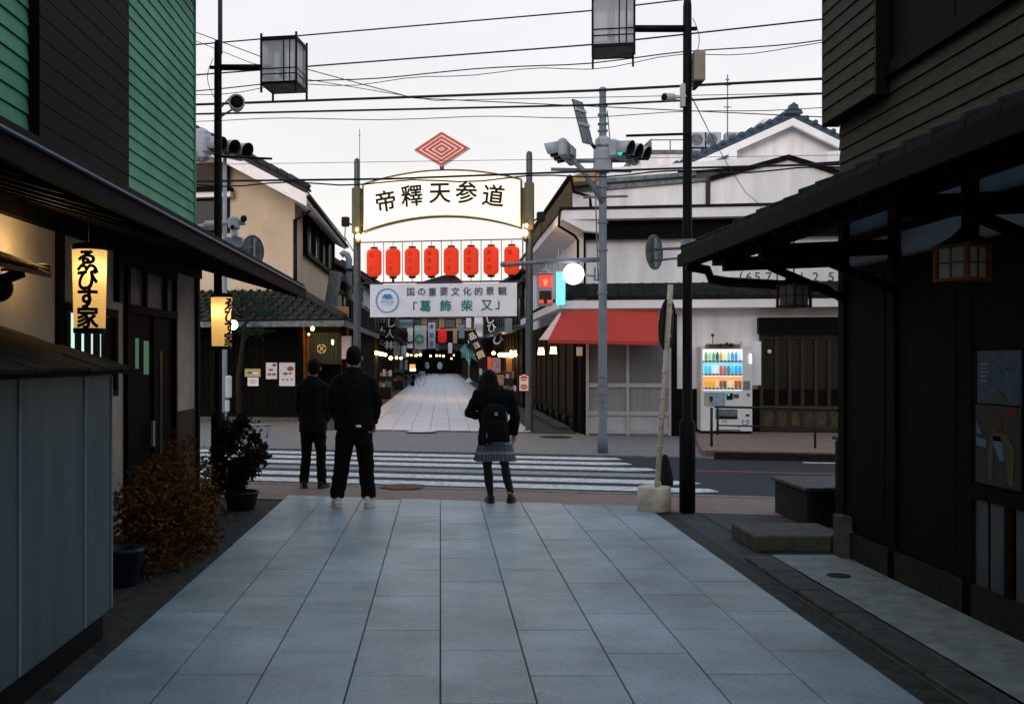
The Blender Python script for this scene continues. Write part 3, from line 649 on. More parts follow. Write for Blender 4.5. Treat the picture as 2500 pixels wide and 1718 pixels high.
# hanging wooden lanterns
def wood_lantern(c, s, label, k=1.0):
    t = thing('wooden_lantern', label, 'lantern', (c.x, c.y, c.z - s), R(28), 'wooden lanterns under the tiled eave')
    T = Matrix.Translation(c) @ Matrix.Rotation(R(28), 4, 'Z') @ Matrix.Scale(k, 4)
    m = M(K['orange_wood']); m.T = T; w = 0.088; h = 0.085
    for a in (-1, 1):
        for b in (-1, 1): m.box(a * w - 0.009, a * w + 0.009, b * w - 0.009, b * w + 0.009, -h - 0.01, h + 0.01)
    for z in (-h, h):
        for a in (-1, 1):
            m.box(-w + 0.009, w - 0.009, a * w - 0.007, a * w + 0.007, z - 0.008, z + 0.008); m.box(a * w - 0.007, a * w + 0.007, -w + 0.009, w - 0.009, z - 0.008, z + 0.008)
    m.build('frame', t)
    m = M(K['orange_wood']); m.T = T
    for a in (-1, 1):
        m.box(-0.003, 0.003, a * w - 0.003, a * w + 0.003, -h + 0.008, h - 0.008); m.box(a * w - 0.003, a * w + 0.003, -0.003, 0.003, -h + 0.008, h - 0.008)
        m.box(-w + 0.009, w - 0.009, a * w - 0.004, a * w + 0.002, -0.003, 0.003); m.box(a * w - 0.004, a * w + 0.002, -w + 0.009, w - 0.009, -0.003, 0.003)
    m.build('glazing_bars', t)
    m = M(K['bamboo_paper']); m.T = T; m.box(-w + 0.012, w - 0.012, -w + 0.012, w - 0.012, -h + 0.005, h - 0.005); m.build('paper', t)
    m = M(K['black_metal']); m.T = T; m.lathe([(0.165, h + 0.006), (0.15, h + 0.02), (0.06, h + 0.06), (0.02, h + 0.09), (0.012, h + 0.10)], (0, 0, 0), 4, smooth=False)
    m.tube([(0, 0, h + 0.09), (0, 0, (2.62 - c.z) / k)], 0.006, 6); m.build('roof', t)
wood_lantern(P(2349, 643, 5.1), 0.13, 'orange framed wooden lantern above the posters', 1.0)
wood_lantern(P(1938, 722, 7.7), 0.13, 'smaller looking orange framed lantern at the far end of the tiled eave', 0.96)
# posters on the sliding front
PO = thing('blue_poster', 'blue poster with pale lettering on the dark timber front', 'poster', (3.33, 5.95, 1.3))
sky_p = mat('blue poster print', (0.035, 0.10, 0.19), 0.5, 0.25, 9); 
m = M(sky_p); m.box(3.323, 3.332, 5.70, 6.16, 1.34, 1.66); m.build('sheet', PO)
side = Matrix(((0, 0, -1, 0), (-1, 0, 0, 0), (0, 1, 0, 0), (0, 0, 0, 1)))      # lettering plane that faces -x
m = M(mat('pale poster lettering', (0.26, 0.36, 0.40), 0.6, 0.1)); 
for k, (w, z) in enumerate(((0.11, 1.575), (0.09, 1.55), (0.11, 1.527), (0.08, 1.50), (0.10, 1.475))): m.box(3.320, 3.3225, 6.14 - w, 6.13, z, z + 0.009)
for y, z, rr in ((5.95, 1.53, 0.035), (5.86, 1.525, 0.03), (5.77, 1.535, 0.04)):
    m.tube([(3.321, y + rr * math.cos(a), z + rr * 0.8 * math.sin(a)) for a in [i * 0.5 for i in range(10)]], 0.004, 4)
m.build('lettering', PO)
m = M(mat('green hill print', (0.05, 0.085, 0.07), 0.6, 0.1)); m.prism([(3.3215, 6.04, 1.342), (3.3215, 5.93, 1.43), (3.3215, 5.80, 1.342)], (-0.002, 0, 0)); m.box(3.3205, 3.3225, 5.72, 6.14, 1.345, 1.362); m.build('hill_print', PO)
PB = thing('figure_poster', 'dark poster of a standing figure in a tan coat', 'poster', (3.33, 5.95, 0.84))
m = M(mat('dark poster print', (0.022, 0.022, 0.02), 0.5, 0.3, 8)); m.box(3.322, 3.331, 5.70, 6.18, 0.85, 1.33); m.build('sheet', PB)
tan = mat('tan print', (0.11, 0.085, 0.05), 0.7, 0.1); blu = mat('pale blue print', (0.12, 0.20, 0.27), 0.7, 0.1); brn = mat('brown print', (0.08, 0.04, 0.022), 0.7, 0.1); red = mat('red print', (0.16, 0.03, 0.025), 0.7, 0.1)
def flat(mt, pts, nm, x=3.3205):
    m = M(mt); m.prism([(x, y, z) for y, z in pts], (-0.0015, 0, 0)); m.build(nm, PB)
flat(tan, [(6.02, 1.12), (5.96, 1.19), (5.82, 1.16), (5.76, 1.08), (5.77, 0.87), (5.82, 0.87), (5.84, 1.02), (5.88, 1.12)], 'coat_print')
flat(tan, [(6.03, 1.10), (5.98, 1.12), (5.99, 0.88), (6.03, 0.88)], 'coat_print')
flat(blu, [(5.98, 1.15), (5.90, 1.15), (5.85, 1.02), (5.90, 1.0), (5.98, 1.10)], 'shirt_print')
flat(brn, [(5.945, 1.27), (5.89, 1.27), (5.885, 1.18), (5.94, 1.17)], 'face_print')
flat(blu, [(6.17, 1.13), (6.05, 1.12), (6.06, 1.07), (6.16, 1.08)], 'caption_print'); flat(blu, [(6.17, 1.23), (6.10, 1.15), (6.16, 1.15)], 'caption_print'); flat(red, [(5.84, 1.325), (5.73, 1.325), (5.74, 1.28), (5.83, 1.28)], 'red_print')
# doorstep slab, stone planter and dark bin at the corner
m = M(K['rim_stone'] if 'rim_stone' in K else K['stone_pale']); m.bbox(2.66, 3.45, 8.4, 9.1, -0.02, 0.12, 0.015); m.build('door_slab', label='worn stone step lying by the timber house corner', cat='step')
K['rim_stone'] = mat('dull wet stone', (0.05, 0.055, 0.052), 0.6, 0.4, 12)
ST = thing('stone_planter', 'low dark stone planter with a pale rim at the corner', 'planter', (4.0, 10.1, 0))
m = M(K['stone']); m.bbox(3.56, 4.6, 9.66, 10.6, -0.02, 0.33, 0.012); m.build('block', ST)
m = M(K['rim_stone']); m.bbox(3.53, 4.62, 9.63, 10.63, 0.33, 0.37, 0.008); m.build('rim', ST)
BN = thing('dark_bin', 'tall dark bin standing behind the stone planter edge', 'bin', (3.9, 9.2, 0))
m = M(K['black_metal']); m.bbox(3.72, 4.1, 9.0, 9.4, -0.014, 0.86, 0.02); m.build('body', BN)
m = M(K['stone_pale']); m.bbox(3.70, 4.12, 8.98, 9.42, 0.86, 0.89, 0.008); m.build('lid', BN)
# ================================================================ black lamp posts with box lanterns
def lamp_post(x, y, ztop, side, label, lx, rod, box_w=0.40):
    t = thing('lamp_post', label, 'lamp post', (x, y, -0.02), 0, 'black lamp posts with box lanterns')
    m = M(K['black_metal']); m.lathe([(0.084, -0.02), (0.084, 0.93), (0.078, 0.95), (0.052, 0.985), (0.050, 2.6), (0.045, ztop - 0.06), (0.038, ztop)], (x, y, 0), 18); m.build('pole', t)
    za = 5.13
    m = M(K['black_metal']); m.tube([(x, y, za), (lx - side * 0.16, y, za)], 0.038, 12); m.tube([(x - side * 0.1, y, za), (x + side * 0.12, y, za)], 0.022, 10); m.build('arm', t)
    m = M(K['cable']); m.tube([Vector((x - side * 0.05, y - 0.03, za + 0.1 - i * 0.06)) + Vector((-side * 0.07 * math.sin(i * 0.42), 0, 0)) for i in range(9)], 0.004, 5); m.build('lead', t)
    L = M(K['black_metal']); w = 0.215; h = 0.27; c = Vector((lx, y, za + 0.03))
    L.T = Matrix.Translation(c) @ Matrix.Rotation(R(-9), 4, 'Z')
    for a in (-1, 1):
        for b in (-1, 1): L.box(a * w - 0.011, a * w + 0.011, b * w - 0.011, b * w + 0.011, -h - 0.11, h + 0.05)
    for z in (-h, h - 0.02):
        for a in (-1, 1):
            L.box(-w + 0.011, w - 0.011, a * w - 0.009, a * w + 0.009, z - 0.016, z + 0.016); L.box(a * w - 0.009, a * w + 0.009, -w + 0.011, w - 0.011, z - 0.016, z + 0.016)
    L = L.build('lantern_frame', t)
    m = M(K['black_metal']); m.T = Matrix.Translation(c) @ Matrix.Rotation(R(-9), 4, 'Z')
    for z in (-0.10, -0.165):
        for a in (-1, 1):
            m.box(-w + 0.011, w - 0.011, a * (w + 0.004) - 0.004, a * (w + 0.004) + 0.004, z - 0.006, z + 0.006); m.box(a * (w + 0.004) - 0.004, a * (w + 0.004) + 0.004, -w + 0.011, w - 0.011, z - 0.006, z + 0.006)
    for q in (0.06, 0.135):
        for a in (-1, 1):
            m.box(q - 0.006, q + 0.006, a * (w + 0.001) - 0.004, a * (w + 0.001) + 0.004, -h + 0.016, h - 0.036); m.box(a * (w + 0.001) - 0.004, a * (w + 0.001) + 0.004, q - 0.006, q + 0.006, -h + 0.016, h - 0.036)
    m.build('glazing_bars', L)
    m = M(K['frost']); m.T = Matrix.Translation(c) @ Matrix.Rotation(R(-9), 4, 'Z')
    for a in (-1, 1):
        m.box(-w + 0.011, w - 0.011, a * (w - 0.014) - 0.003, a * (w - 0.014) + 0.003, -h + 0.016, h - 0.036); m.box(a * (w - 0.014) - 0.003, a * (w - 0.014) + 0.003, -w + 0.018, w - 0.018, -h + 0.016, h - 0.036)
    m.build('pane', L)
    m = M(K['sign_back']); m.T = Matrix.Translation(c) @ Matrix.Rotation(R(-9), 4, 'Z'); m.box(-w + 0.011, w - 0.011, -w + 0.011, w - 0.011, -h - 0.012, -h + 0.004); m.build('floor_plate', L)
    m = M(K['white_plastic']); m.T = Matrix.Translation(c) @ Matrix.Rotation(R(-9), 4, 'Z'); m.box(-w + 0.012, w - 0.012, -w + 0.012, w - 0.012, h - 0.034, h - 0.004); m.m(K['black_metal']).box(-w, w, -w, w, h - 0.003, h + 0.012); m.build('lid', L)  # white underside added to reflect light into the panes
    m = M(K['white_plastic']); m.tube([c + Vector((-0.02, 0, -0.15)), c + Vector((-0.02, 0, 0.2))], 0.04, 10); m.build('unlit_tube', L)
    m = M(K['black_metal']); m.tube([(x, y - 0.05, rod[1]), (x + rod[0], y - 0.05, rod[1] + rod[2])], 0.014, 8); m.tube([(x, y - 0.06, rod[1]), (x, y + 0.06, rod[1])], 0.02, 8); m.build('banner_rod', t)
    return t
LPL = lamp_post(-2.68, 12.0, 5.45, 1, 'black lamp post rising behind the green house eave', -1.88, (0.66, 4.05, -0.03))
m = M(K['grey_metal']); m.tube([(-2.66, 12.03, 5.3), (-2.66, 12.03, 7.4)], 0.028, 10); m.build('extension_pipe', LPL)
LPR = lamp_post(2.63, 10.6, 5.43, -1, 'black lamp post standing by the leaning sign pole', 1.84, (-0.66, 4.0, -0.02))
def round_sign(c, r, yaw, pole, label):
    t = thing('round_sign', label, 'sign', (c.x, c.y, c.z - r), 0, 'round traffic signs seen from the back')
    T = Matrix.Translation(c) @ Matrix.Rotation(yaw, 4, 'Z')
    m = M(K['sign_back']); m.T = T @ Matrix.Rotation(R(90), 4, 'X'); m.lathe([(r - 0.004, -0.006), (r, -0.003), (r, 0.008), (r - 0.012, 0.008), (r - 0.014, 0.0)], (0, 0, 0), 32, smooth=False); m.build('plate', t)
    m = M(K['shed_edge']); m.T = T; m.box(-0.018, 0.018, -0.022, -0.004, -r * 0.82, r * 0.82); m.build('channel', t)
    m = M(K['grey_metal']); m.tube([c + Vector((0, -0.02, 0.03)), (pole[0], pole[1], c.z + 0.03)], 0.016, 8); m.tube([c + Vector((0, -0.02, -0.09)), (pole[0], pole[1], c.z - 0.07)], 0.012, 8)
    m.lathe([(0.068, -0.12), (0.068, 0.12)], (pole[0], pole[1], c.z), 14); m.build('bracket', t)
round_sign(P(1597, 616, 10.75), 0.19, R(50), (2.63, 10.6), 'back of a round grey sign on the post by the leaning pole')
round_sign(P(618, 612, 12.1), 0.19, R(58), (-2.68, 12.0), 'back of a round grey sign on the post behind the green house')
# camera, speaker and box on the posts
HS = thing('horn_speaker', 'round white horn speaker on the far lamp post', 'speaker', (-2.45, 11.9, 4.55))
c = P(578, 253, 11.9); T = Matrix.Translation(c) @ Matrix.Rotation(R(12), 4, 'Z') @ Matrix.Rotation(R(90), 4, 'X')
m = M(K['white_plastic']); m.T = T; m.lathe([(0.045, -0.17), (0.07, -0.15), (0.088, -0.05), (0.098, 0.07), (0.094, 0.085), (0.078, 0.086), (0.06, 0.0)], (0, 0, 0), 22); m.build('horn', HS)
m = M(K['black']); m.T = T; m.lathe([(0.064, 0.02), (0.076, 0.07), (0.02, 0.075)], (0, 0, 0), 18); m.build('mouth', HS)
m = M(K['grey_metal']); m.tube([c + Vector((0, 0.1, 0)), (-2.66, 11.98, 4.52)], 0.012, 7); m.tube([c + Vector((-0.06, 0, 0.09)), (-2.66, 11.98, 4.62)], 0.009, 6); m.build('bracket', HS)
SC2 = thing('security_camera', 'white bullet security camera on the lamp post by the leaning pole', 'camera', (2.45, 10.5, 4.35))
c = P(1631, 238, 10.45); m = M(K['white_plastic']); T = Matrix.Translation(c) @ Matrix.Rotation(R(-52), 4, 'Z') @ Matrix.Rotation(R(98), 4, 'X'); m.T = T; m.lathe([(0.03, -0.10), (0.042, -0.08), (0.044, 0.06), (0.040, 0.065), (0.034, 0.05)], (0, 0, 0), 18); m.build('body', SC2)
m = M(K['black']); m.T = T; m.lathe([(0.03, 0.04), (0.038, 0.068), (0.01, 0.07)], (0, 0, 0), 16); m.build('lens', SC2)
m = M(K['white_plastic']); m.tube([c + Vector((0.06, 0.03, 0.0)), (2.60, 10.55, c.z + 0.04)], 0.016, 8); m.box(2.545, 2.585, 10.5, 10.58, c.z - 0.08, c.z + 0.16); m.build('mount', SC2)
p0 = P(1684, 203, 10.6); p1 = P(1712, 128, 10.6)
JB = thing('junction_box', 'beige box strapped to the lamp post above the security camera', 'box', (2.74, 10.6, p0.z))
m = M(K['beige_plastic']); m.bbox(2.682, 2.80, 10.5, 10.66, p0.z, p1.z, 0.012); m.build('case', JB)
m = M(K['black_metal']); m.prism([(2.69, 10.52, p0.z - 0.07), (2.72, 10.52, p0.z - 0.07), (2.79, 10.52, p0.z), (2.69, 10.52, p0.z)], (0, 0.12, 0)); m.build('foot_bracket', JB)

# ---- leaning sign pole in its concrete pot
CPx, CPy = 2.30, 10.70
LP = thing('leaning_sign', 'rusty cream pole with a round sign, leaning in a concrete pot', 'sign', (CPx, CPy, -0.01))
m = M(K['cement_pot']); m.lathe([(0.168, -0.012), (0.178, 0.01), (0.180, 0.13), (0.174, 0.235), (0.165, 0.25), (0.10, 0.252), (0.04, 0.245)], (CPx, CPy, 0), 30); m.build('concrete_base', LP)
pb = P(1603, 1200, CPy); pt = P(1637, 695, CPy)
m = M(K['rust']); m.tube([pb, pb.lerp(pt, 0.5) + Vector((0.006, 0, 0)), pt], 0.030, 14); m.build('pole', LP)
for f_ in (0.22, 0.36, 0.455, 0.58, 0.73):
    m = M(K['rust']); q = pb.lerp(pt, f_); m.lathe([(0.0335, -0.012), (0.0335, 0.012)], q, 14); m.build('clamp_ring', LP)
c = P(1629, 792, CPy + 0.07); T = Matrix.Translation(c) @ Matrix.Rotation(R(3.5), 4, 'Y') @ Matrix.Rotation(R(60), 4, 'Z')
m = M(K['black_metal']); m.T = T @ Matrix.Rotation(R(90), 4, 'X'); m.lathe([(0.276, -0.006), (0.285, -0.004), (0.285, 0.010), (0.268, 0.010), (0.266, 0.0)], (0, 0, 0), 36, smooth=False); m.build('plate', LP)
m = M(K['grey_metal']); m.T = T
for z in (0.14, -0.12): m.box(-0.06, 0.06, -0.035, -0.006, z - 0.015, z + 0.015)
m.build('bracket', LP)
BG = M(K['stone']); q = P(1628, 1152, CPy + 0.12)
BG.stack([(q.x, q.y, 0.24, 0.062, 0.05), (q.x, q.y, 0.30, 0.07, 0.055), (q.x - 0.005, q.y, 0.42, 0.055, 0.05), (q.x - 0.015, q.y, 0.53, 0.036, 0.035), (q.x - 0.02, q.y, 0.58, 0.022, 0.02)], 14, 3); BG.build('marker_stone', label='dark tapered stone standing on the concrete pot behind the rusty pole', cat='stone')

# ================================================================ traffic signal posts
def vehicle_signal(c, yaw, label, lit=0, tilt=0.0, group='horizontal traffic lights'):
    t = thing('traffic_light', label, 'traffic light', (c.x, c.y, c.z - 0.15), 0, group)
    T = Matrix.Translation(c) @ Matrix.Rotation(yaw, 4, 'Z') @ Matrix.Scale(0.88, 4)        # local -y is the side that drivers see
    m = M(K['pale_metal']); m.T = T; m.bbox(-0.54, 0.54, -0.06, 0.10, -0.18, 0.18, 0.04); m.bbox(-0.20, 0.20, 0.10, 0.17, -0.10, 0.10, 0.02); m.build('housing', t)
    for k in range(3):
        x = -0.35 + k * 0.35
        V = M(K['pale_metal']); V.T = T                               # visor: a tube cut away below
        n = 18; vs = []; fs = []
        for j in range(n + 1):
            a = R(-35) + R(250) * j / n
            for r, y, dz in ((0.155, -0.06, 0), (0.155, -0.36 + 0.12 * (1 - math.sin(a)) * 0.5, -0.03), (0.147, -0.36 + 0.12 * (1 - math.sin(a)) * 0.5, -0.03), (0.147, -0.06, 0)):
                vs.append((x + r * math.cos(a), y, r * math.sin(a) + dz))
        for j in range(n):
            for q in range(4): fs.append((j * 4 + q, j * 4 + (q + 1) % 4, j * 4 + 4 + (q + 1) % 4, j * 4 + 4 + q))
        V.add(vs, fs, True); V.mats.append(K['black']); V.mi = [1 if (z_ % 4) in (1, 2) else 0 for z_ in range(len(fs))]; V = V.build('visor', t)
        cols = [(0.0, 0.9, 0.32), (0.9, 0.55, 0.05), (0.9, 0.06, 0.03)]
        lm = K['sig_on'] if (lit == 1 and k == 0) else K['sig_off%d' % k]
        L = M(lm); L.T = T @ Matrix.Rotation(R(90), 4, 'X'); L.lathe([(0.135, 0.055), (0.13, 0.066), (0.06, 0.085), (0.01, 0.088)], (x, 0, 0), 20); L.build('lens', V)
        D = M(K['black']); D.T = T @ Matrix.Rotation(R(90), 4, 'X'); D.lathe([(0.146, 0.058), (0.146, 0.064), (0.134, 0.064)], (x, 0, 0), 20); D.build('rim', V)
    return t
K['sig_on'] = mat('lit green signal', (0.0, 0.5, 0.2), 0.4, 0, emit=(0.0, 0.80, 0.30), es=0.7)
K['sig_off0'] = mat('unlit green lens', (0.01, 0.06, 0.045), 0.15, 0, spec=0.8)
K['sig_off1'] = mat('unlit amber lens', (0.06, 0.035, 0.012), 0.15, 0, spec=0.8)
K['sig_off2'] = mat('unlit red lens', (0.04, 0.012, 0.010), 0.15, 0, spec=0.8)
SPx, SPy = 2.83, 17.35
SP = thing('signal_post', 'grey blue signal post on the far pavement in front of the awning shop', 'signal post', (SPx, SPy, 0))
m = M(K['grey_metal']); m.lathe([(0.092, -0.01), (0.092, 0.25), (0.078, 0.3), (0.072, 3.0), (0.066, 5.2), (0.058, 6.26), (0.066, 6.27), (0.066, 6.34), (0.03, 6.36)], (SPx, SPy, 0), 18); m.build('pole', SP)
m = M(K['grey_metal'])
for z in (6.05, 5.88, 5.72, 5.60, 4.62, 4.0, 3.52, 2.78, 1.32, 1.18, 1.02, 0.90): m.lathe([(0.09, z - 0.015), (0.09, z + 0.015)], (SPx, SPy, 0), 14, smooth=False)
m.build('strap', SP)
m = M(K['grey_metal'])
m.tube([(SPx, SPy, 3.36), (SPx - 1.0, SPy + 0.05, 3.33), (1.10, SPy + 0.15, 3.27)], [0.045, 0.04, 0.032], 10); m.ball((1.10, SPy + 0.15, 3.29), 0.05); m.build('signal_arm', SP)
m = M(K['grey_metal']); m.tube([(SPx - 0.5, SPy - 0.06, 5.06), (SPx + 0.5, SPy - 0.12, 5.06)], 0.035, 8); m.tube([(SPx - 0.9, SPy, 4.93), (SPx + 0.5, SPy, 4.9)], 0.03, 8); m.tube([(SPx - 0.75, SPy - 0.1, 5.28), (SPx - 0.36, SPy - 0.1, 4.9), (SPx - 0.02, SPy - 0.06, 4.35)], 0.045, 8); m.build('brackets', SP)
m = M(K['grey_metal']); m.tube([(SPx - 0.35, SPy - 0.08, 4.43), (SPx + 0.42, SPy - 0.08, 4.45)], 0.022, 7); m.tube([(SPx - 0.09, SPy - 0.06, 3.0), (SPx - 0.13, SPy - 0.06, 4.3), (SPx - 0.12, SPy, 4.9)], 0.012, 6); m.tube([(SPx + 0.08, SPy, 5.95), (SPx + 0.14, SPy, 5.3)], 0.01, 6); m.build('conduit', SP)
m = M(K['pale_metal']); m.bbox(SPx - 0.16, SPx + 0.14, SPy - 0.2, SPy + 0.05, 4.86, 5.28, 0.03); m.bbox(SPx - 0.13, SPx + 0.13, SPy - 0.15, SPy + 0.1, 5.28, 5.5, 0.06); m.build('control_box', SP)
vehicle_signal(P(1526, 372, 17.2), R(52), 'grey traffic light facing along the road with its green lamp lit', 1)
vehicle_signal(P(1382, 372, 17.3), R(-108), 'grey traffic light seen from behind beside the signal post', 0)
SN = thing('plate_sign', 'tilted grey plate sign above the signal post, seen nearly edge on', 'sign', tuple(P(1425, 345, 17.0)))
T = Matrix.Translation(P(1423, 302, 17.0)) @ Matrix.Rotation(R(-14), 4, 'Y') @ Matrix.Rotation(R(62), 4, 'Z')
m = M(K['sign_back']); m.T = T; m.box(-0.26, 0.26, -0.012, 0.012, -0.36, 0.40); m.build('plate', SN)
m = M(K['pale_metal']); m.T = T; m.box(-0.27, 0.27, -0.03, -0.013, -0.05, 0.0); m.box(-0.27, 0.27, -0.03, -0.013, 0.2, 0.25); m.build('rail', SN)
m = M(K['black_metal']); m.tube([P(1428, 330, 17.1), (SPx - 0.1, SPy, 5.25)], 0.03, 8); m.build('arm', SN)
# pedestrian light, red on
pc = P(1331, 706, 17.45)
PL = thing('pedestrian_light', 'pedestrian light showing red under the signal arm', 'traffic light', (pc.x, pc.y, pc.z - 0.28))
m = M(K['pale_metal']); m.bbox(pc.x - 0.135, pc.x + 0.135, pc.y - 0.02, pc.y + 0.16, pc.z - 0.29, pc.z + 0.29, 0.015)
m.tube([(pc.x, pc.y + 0.08, pc.z + 0.28), (pc.x, pc.y + 0.05, 3.31)], 0.035, 8); m.bbox(pc.x - 0.06, pc.x + 0.06, pc.y - 0.0, pc.y + 0.12, pc.z + 0.29, pc.z + 0.36, 0.02); m.build('housing', PL)
K['ped_red'] = mat('lit red pane', (0.6, 0.03, 0.02), 0.4, 0, emit=(1.0, 0.07, 0.035), es=0.62)
K['ped_hot'] = mat('lit red figure', (0.8, 0.1, 0.06), 0.4, 0, emit=(1.0, 0.22, 0.12), es=0.8)
m = M(K['ped_red']); m.bbox(pc.x - 0.108, pc.x + 0.108, pc.y - 0.034, pc.y - 0.02, pc.z + 0.035, pc.z + 0.25, 0.006); m.build('red_pane', PL)
m = M(K['ped_hot']); m.box(pc.x - 0.025, pc.x + 0.025, pc.y - 0.037, pc.y - 0.0345, pc.z + 0.06, pc.z + 0.17); m.box(pc.x - 0.045, pc.x + 0.045, pc.y - 0.0365, pc.y - 0.0342, pc.z + 0.12, pc.z + 0.17); m.lathe([(0.022, -0.003), (0.022, 0.001)], (pc.x, pc.y - 0.0355, pc.z + 0.195), 10); m.build('standing_figure', PL)
m = M(mat('unlit pane', (0.03, 0.012, 0.012), 0.15, 0.1, spec=0.8)); m.bbox(pc.x - 0.108, pc.x + 0.108, pc.y - 0.034, pc.y - 0.02, pc.z - 0.25, pc.z - 0.03, 0.006); m.build('dark_pane', PL)
m = M(K['ped_red']); m.bbox(pc.x - 0.105, pc.x - 0.03, pc.y - 0.039, pc.y - 0.0345, pc.z - 0.245, pc.z - 0.19, 0.002); m.bbox(pc.x + 0.03, pc.x + 0.105, pc.y - 0.039, pc.y - 0.0345, pc.z - 0.245, pc.z - 0.19, 0.002); m.build('red_reflection', PL)  # glowing patches standing in for red reflections on the dark pane
m = M(K['black_metal']); m.prism([(pc.x - 0.13, pc.y - 0.02, pc.z + 0.262), (pc.x + 0.13, pc.y - 0.02, pc.z + 0.262), (pc.x + 0.13, pc.y - 0.12, pc.z + 0.245), (pc.x - 0.13, pc.y - 0.12, pc.z + 0.245)], (0, 0, 0.008)); m.build('hood', PL)
gc = P(1400, 669, 17.3)
GL = thing('globe_lamp', 'big lit white globe lamp beside the signal post', 'lamp', (gc.x, gc.y, gc.z - 0.18))
m = M(K['globe']); m.ball(gc, 0.183, n=28, m=16); m.build('globe', GL)
m = M(K['grey_metal']); m.tube([gc + Vector((0.15, 0, -0.02)), (SPx - 0.14, SPy, gc.z - 0.03)], 0.014, 7); m.tube([(SPx - 0.14, SPy, gc.z + 0.12), (SPx - 0.14, SPy, gc.z - 0.1), (SPx, SPy, gc.z - 0.1)], 0.022, 7); m.build('bracket', GL)
# posts on the far side, half hidden by the green house
c = P(549, 860, 17.9)
SQ = thing('signal_post', 'pale signal post half hidden behind the hanging lantern and the black lamp post', 'signal post', (c.x, 17.9, 0))
m = M(K['pale_metal']); m.lathe([(0.045, -0.01), (0.042, 2.0), (0.036, 5.3)], (c.x, 17.9, 0), 14); m.build('pole', SQ)
m = M(K['white_plastic']); m.bbox(c.x + 0.03, c.x + 0.13, 17.78, 17.9, 0.93, 1.33, 0.02); m.bbox(c.x + 0.02, c.x + 0.09, 17.8, 17.9, 0.68, 0.90, 0.02); m.build('button_box', SQ)
m = M(K['grey_metal']); m.bbox(P(548, 0, 17.8).x, P(594, 0, 17.8).x, 17.7, 17.95, P(0, 645, 17.8).z, P(0, 580, 17.8).z, 0.02); m.build('control_box', SQ)
b = P(575, 548, 17.6); m = M(K['pale_metal']); m.bbox(b.x - 0.12, b.x + 0.06, 17.5, 17.75, b.z - 0.10, b.z + 0.14, 0.04); m.bbox(b.x - 0.06, b.x + 0.04, 17.5, 17.7, b.z - 0.24, b.z - 0.1, 0.03); m.tube([(b.x - 0.55, 17.65, b.z + 0.02), (b.x + 0.16, 17.65, b.z + 0.04)], 0.05, 8); m.tube([(b.x - 0.5, 17.7, b.z), (c.x - 0.9, 17.8, b.z - 0.12)], 0.05, 8); m.build('detector', SQ)
m = M(K['black']); m.ball((b.x + 0.15, 17.58, b.z + 0.10), 0.06); m.build('lens', SQ); m = M(K['black']); m.ball((b.x - 0.03, 17.49, b.z - 0.06), 0.04); m.build('lens', SQ)
vehicle_signal(P(548, 362, 17.7), R(54), 'grey traffic light with dark visors beside the far black lamp post', 0)
b = P(489, 355, 17.9); m = M(K['pale_metal']); m.bbox(b.x - 0.14, b.x + 0.16, 17.8, 18.1, b.z - 0.28, b.z + 0.30, 0.06); m.tube([(b.x, 17.95, b.z), (c.x, 17.9, b.z - 0.1)], 0.04, 8); m.bbox(b.x - 0.3, b.x - 0.02, 17.75, 17.9, b.z - 0.33, b.z - 0.08, 0.05); m.build('signal_box', SQ)
gq = P(569, 793, 17.85); GQ = thing('globe_lamp', 'small white globe peeking out behind the hanging lantern', 'lamp', tuple(gq - Vector((0, 0, 0.09))))
m = M(K['globe']); m.ball(gq, 0.09, n=18, m=10); m.build('globe', GQ); m = M(K['pale_metal']); m.tube([gq, (c.x, 17.9, gq.z)], 0.015, 6); m.build('bracket', GQ)

# ---- overhead cables along the road: (px, py) at a few places, photograph measure, then hung in 3D over the road
def cable(label, pts, r, y0=15.0, wig=0.0, dbl=0):
    rnd = random.Random(len(label)); q = []
    pts = [( pts[0][0] - 900, pts[0][1] + (pts[0][1] - pts[1][1]) * 900 / max(1, (pts[1][0] - pts[0][0])) )] + pts
    pts = pts + [(pts[-1][0] + 900, pts[-1][1] + (pts[-1][1] - pts[-2][1]) * 900 / max(1, (pts[-1][0] - pts[-2][0])))]
    P3 = [P(a, b, y0) for a, b in pts]
    for i in range(len(P3) - 1):
        n = max(3, int((P3[i + 1] - P3[i]).length / 0.35))
        for k in range(n):
            a = P3[i].lerp(P3[i + 1], k / n); a = a + Vector((0, -0.2 * a.x, wig * math.sin(a.x * 2.1 + rnd.random() * 0.4)))
            a.z = 1.6 + (a.z - 1.6) * (a.y / y0); a.x = a.x * (a.y / y0); q.append(a)
    m = M(K['cable']); m.tube(q, r, 6)
    if dbl: m.tube([p + Vector((0, 0.05, -0.05 - 0.03 * math.sin(p.x * 3.3))) for p in q], r * 0.7, 5)
    m.build('overhead_cable', label=label, cat='cable', group='overhead cables along the road')
cable('topmost overhead cable running from the box lantern up out of view', [(472, 110), (1440, 27), (1690, -3)], 0.011)
cable('thin overhead cable second from the top', [(472, 184), (1440, 110), (2005, 48)], 0.012)
cable('twisted pair of overhead cables below the second one', [(472, 220), (1440, 152), (2005, 98)], 0.009, wig=0.02, dbl=1)
cable('thick black overhead cable touching the top of the signal post', [(472, 256), (1440, 222), (2005, 193)], 0.020)
cable('black overhead cable just under the thick one', [(472, 279), (1440, 257), (2005, 229)], 0.016)
cable('faint thin overhead cable with small kinks', [(472, 294), (1440, 285), (2005, 262)], 0.006, wig=0.02)
cable('thick doubled cable crossing in front of the arched sign', [(472, 443), (950, 437), (1290, 424), (1660, 411), (2005, 402)], 0.017, dbl=1)
cable('hair thin cable just above the arched sign', [(700, 399), (1100, 393), (1440, 388)], 0.004)
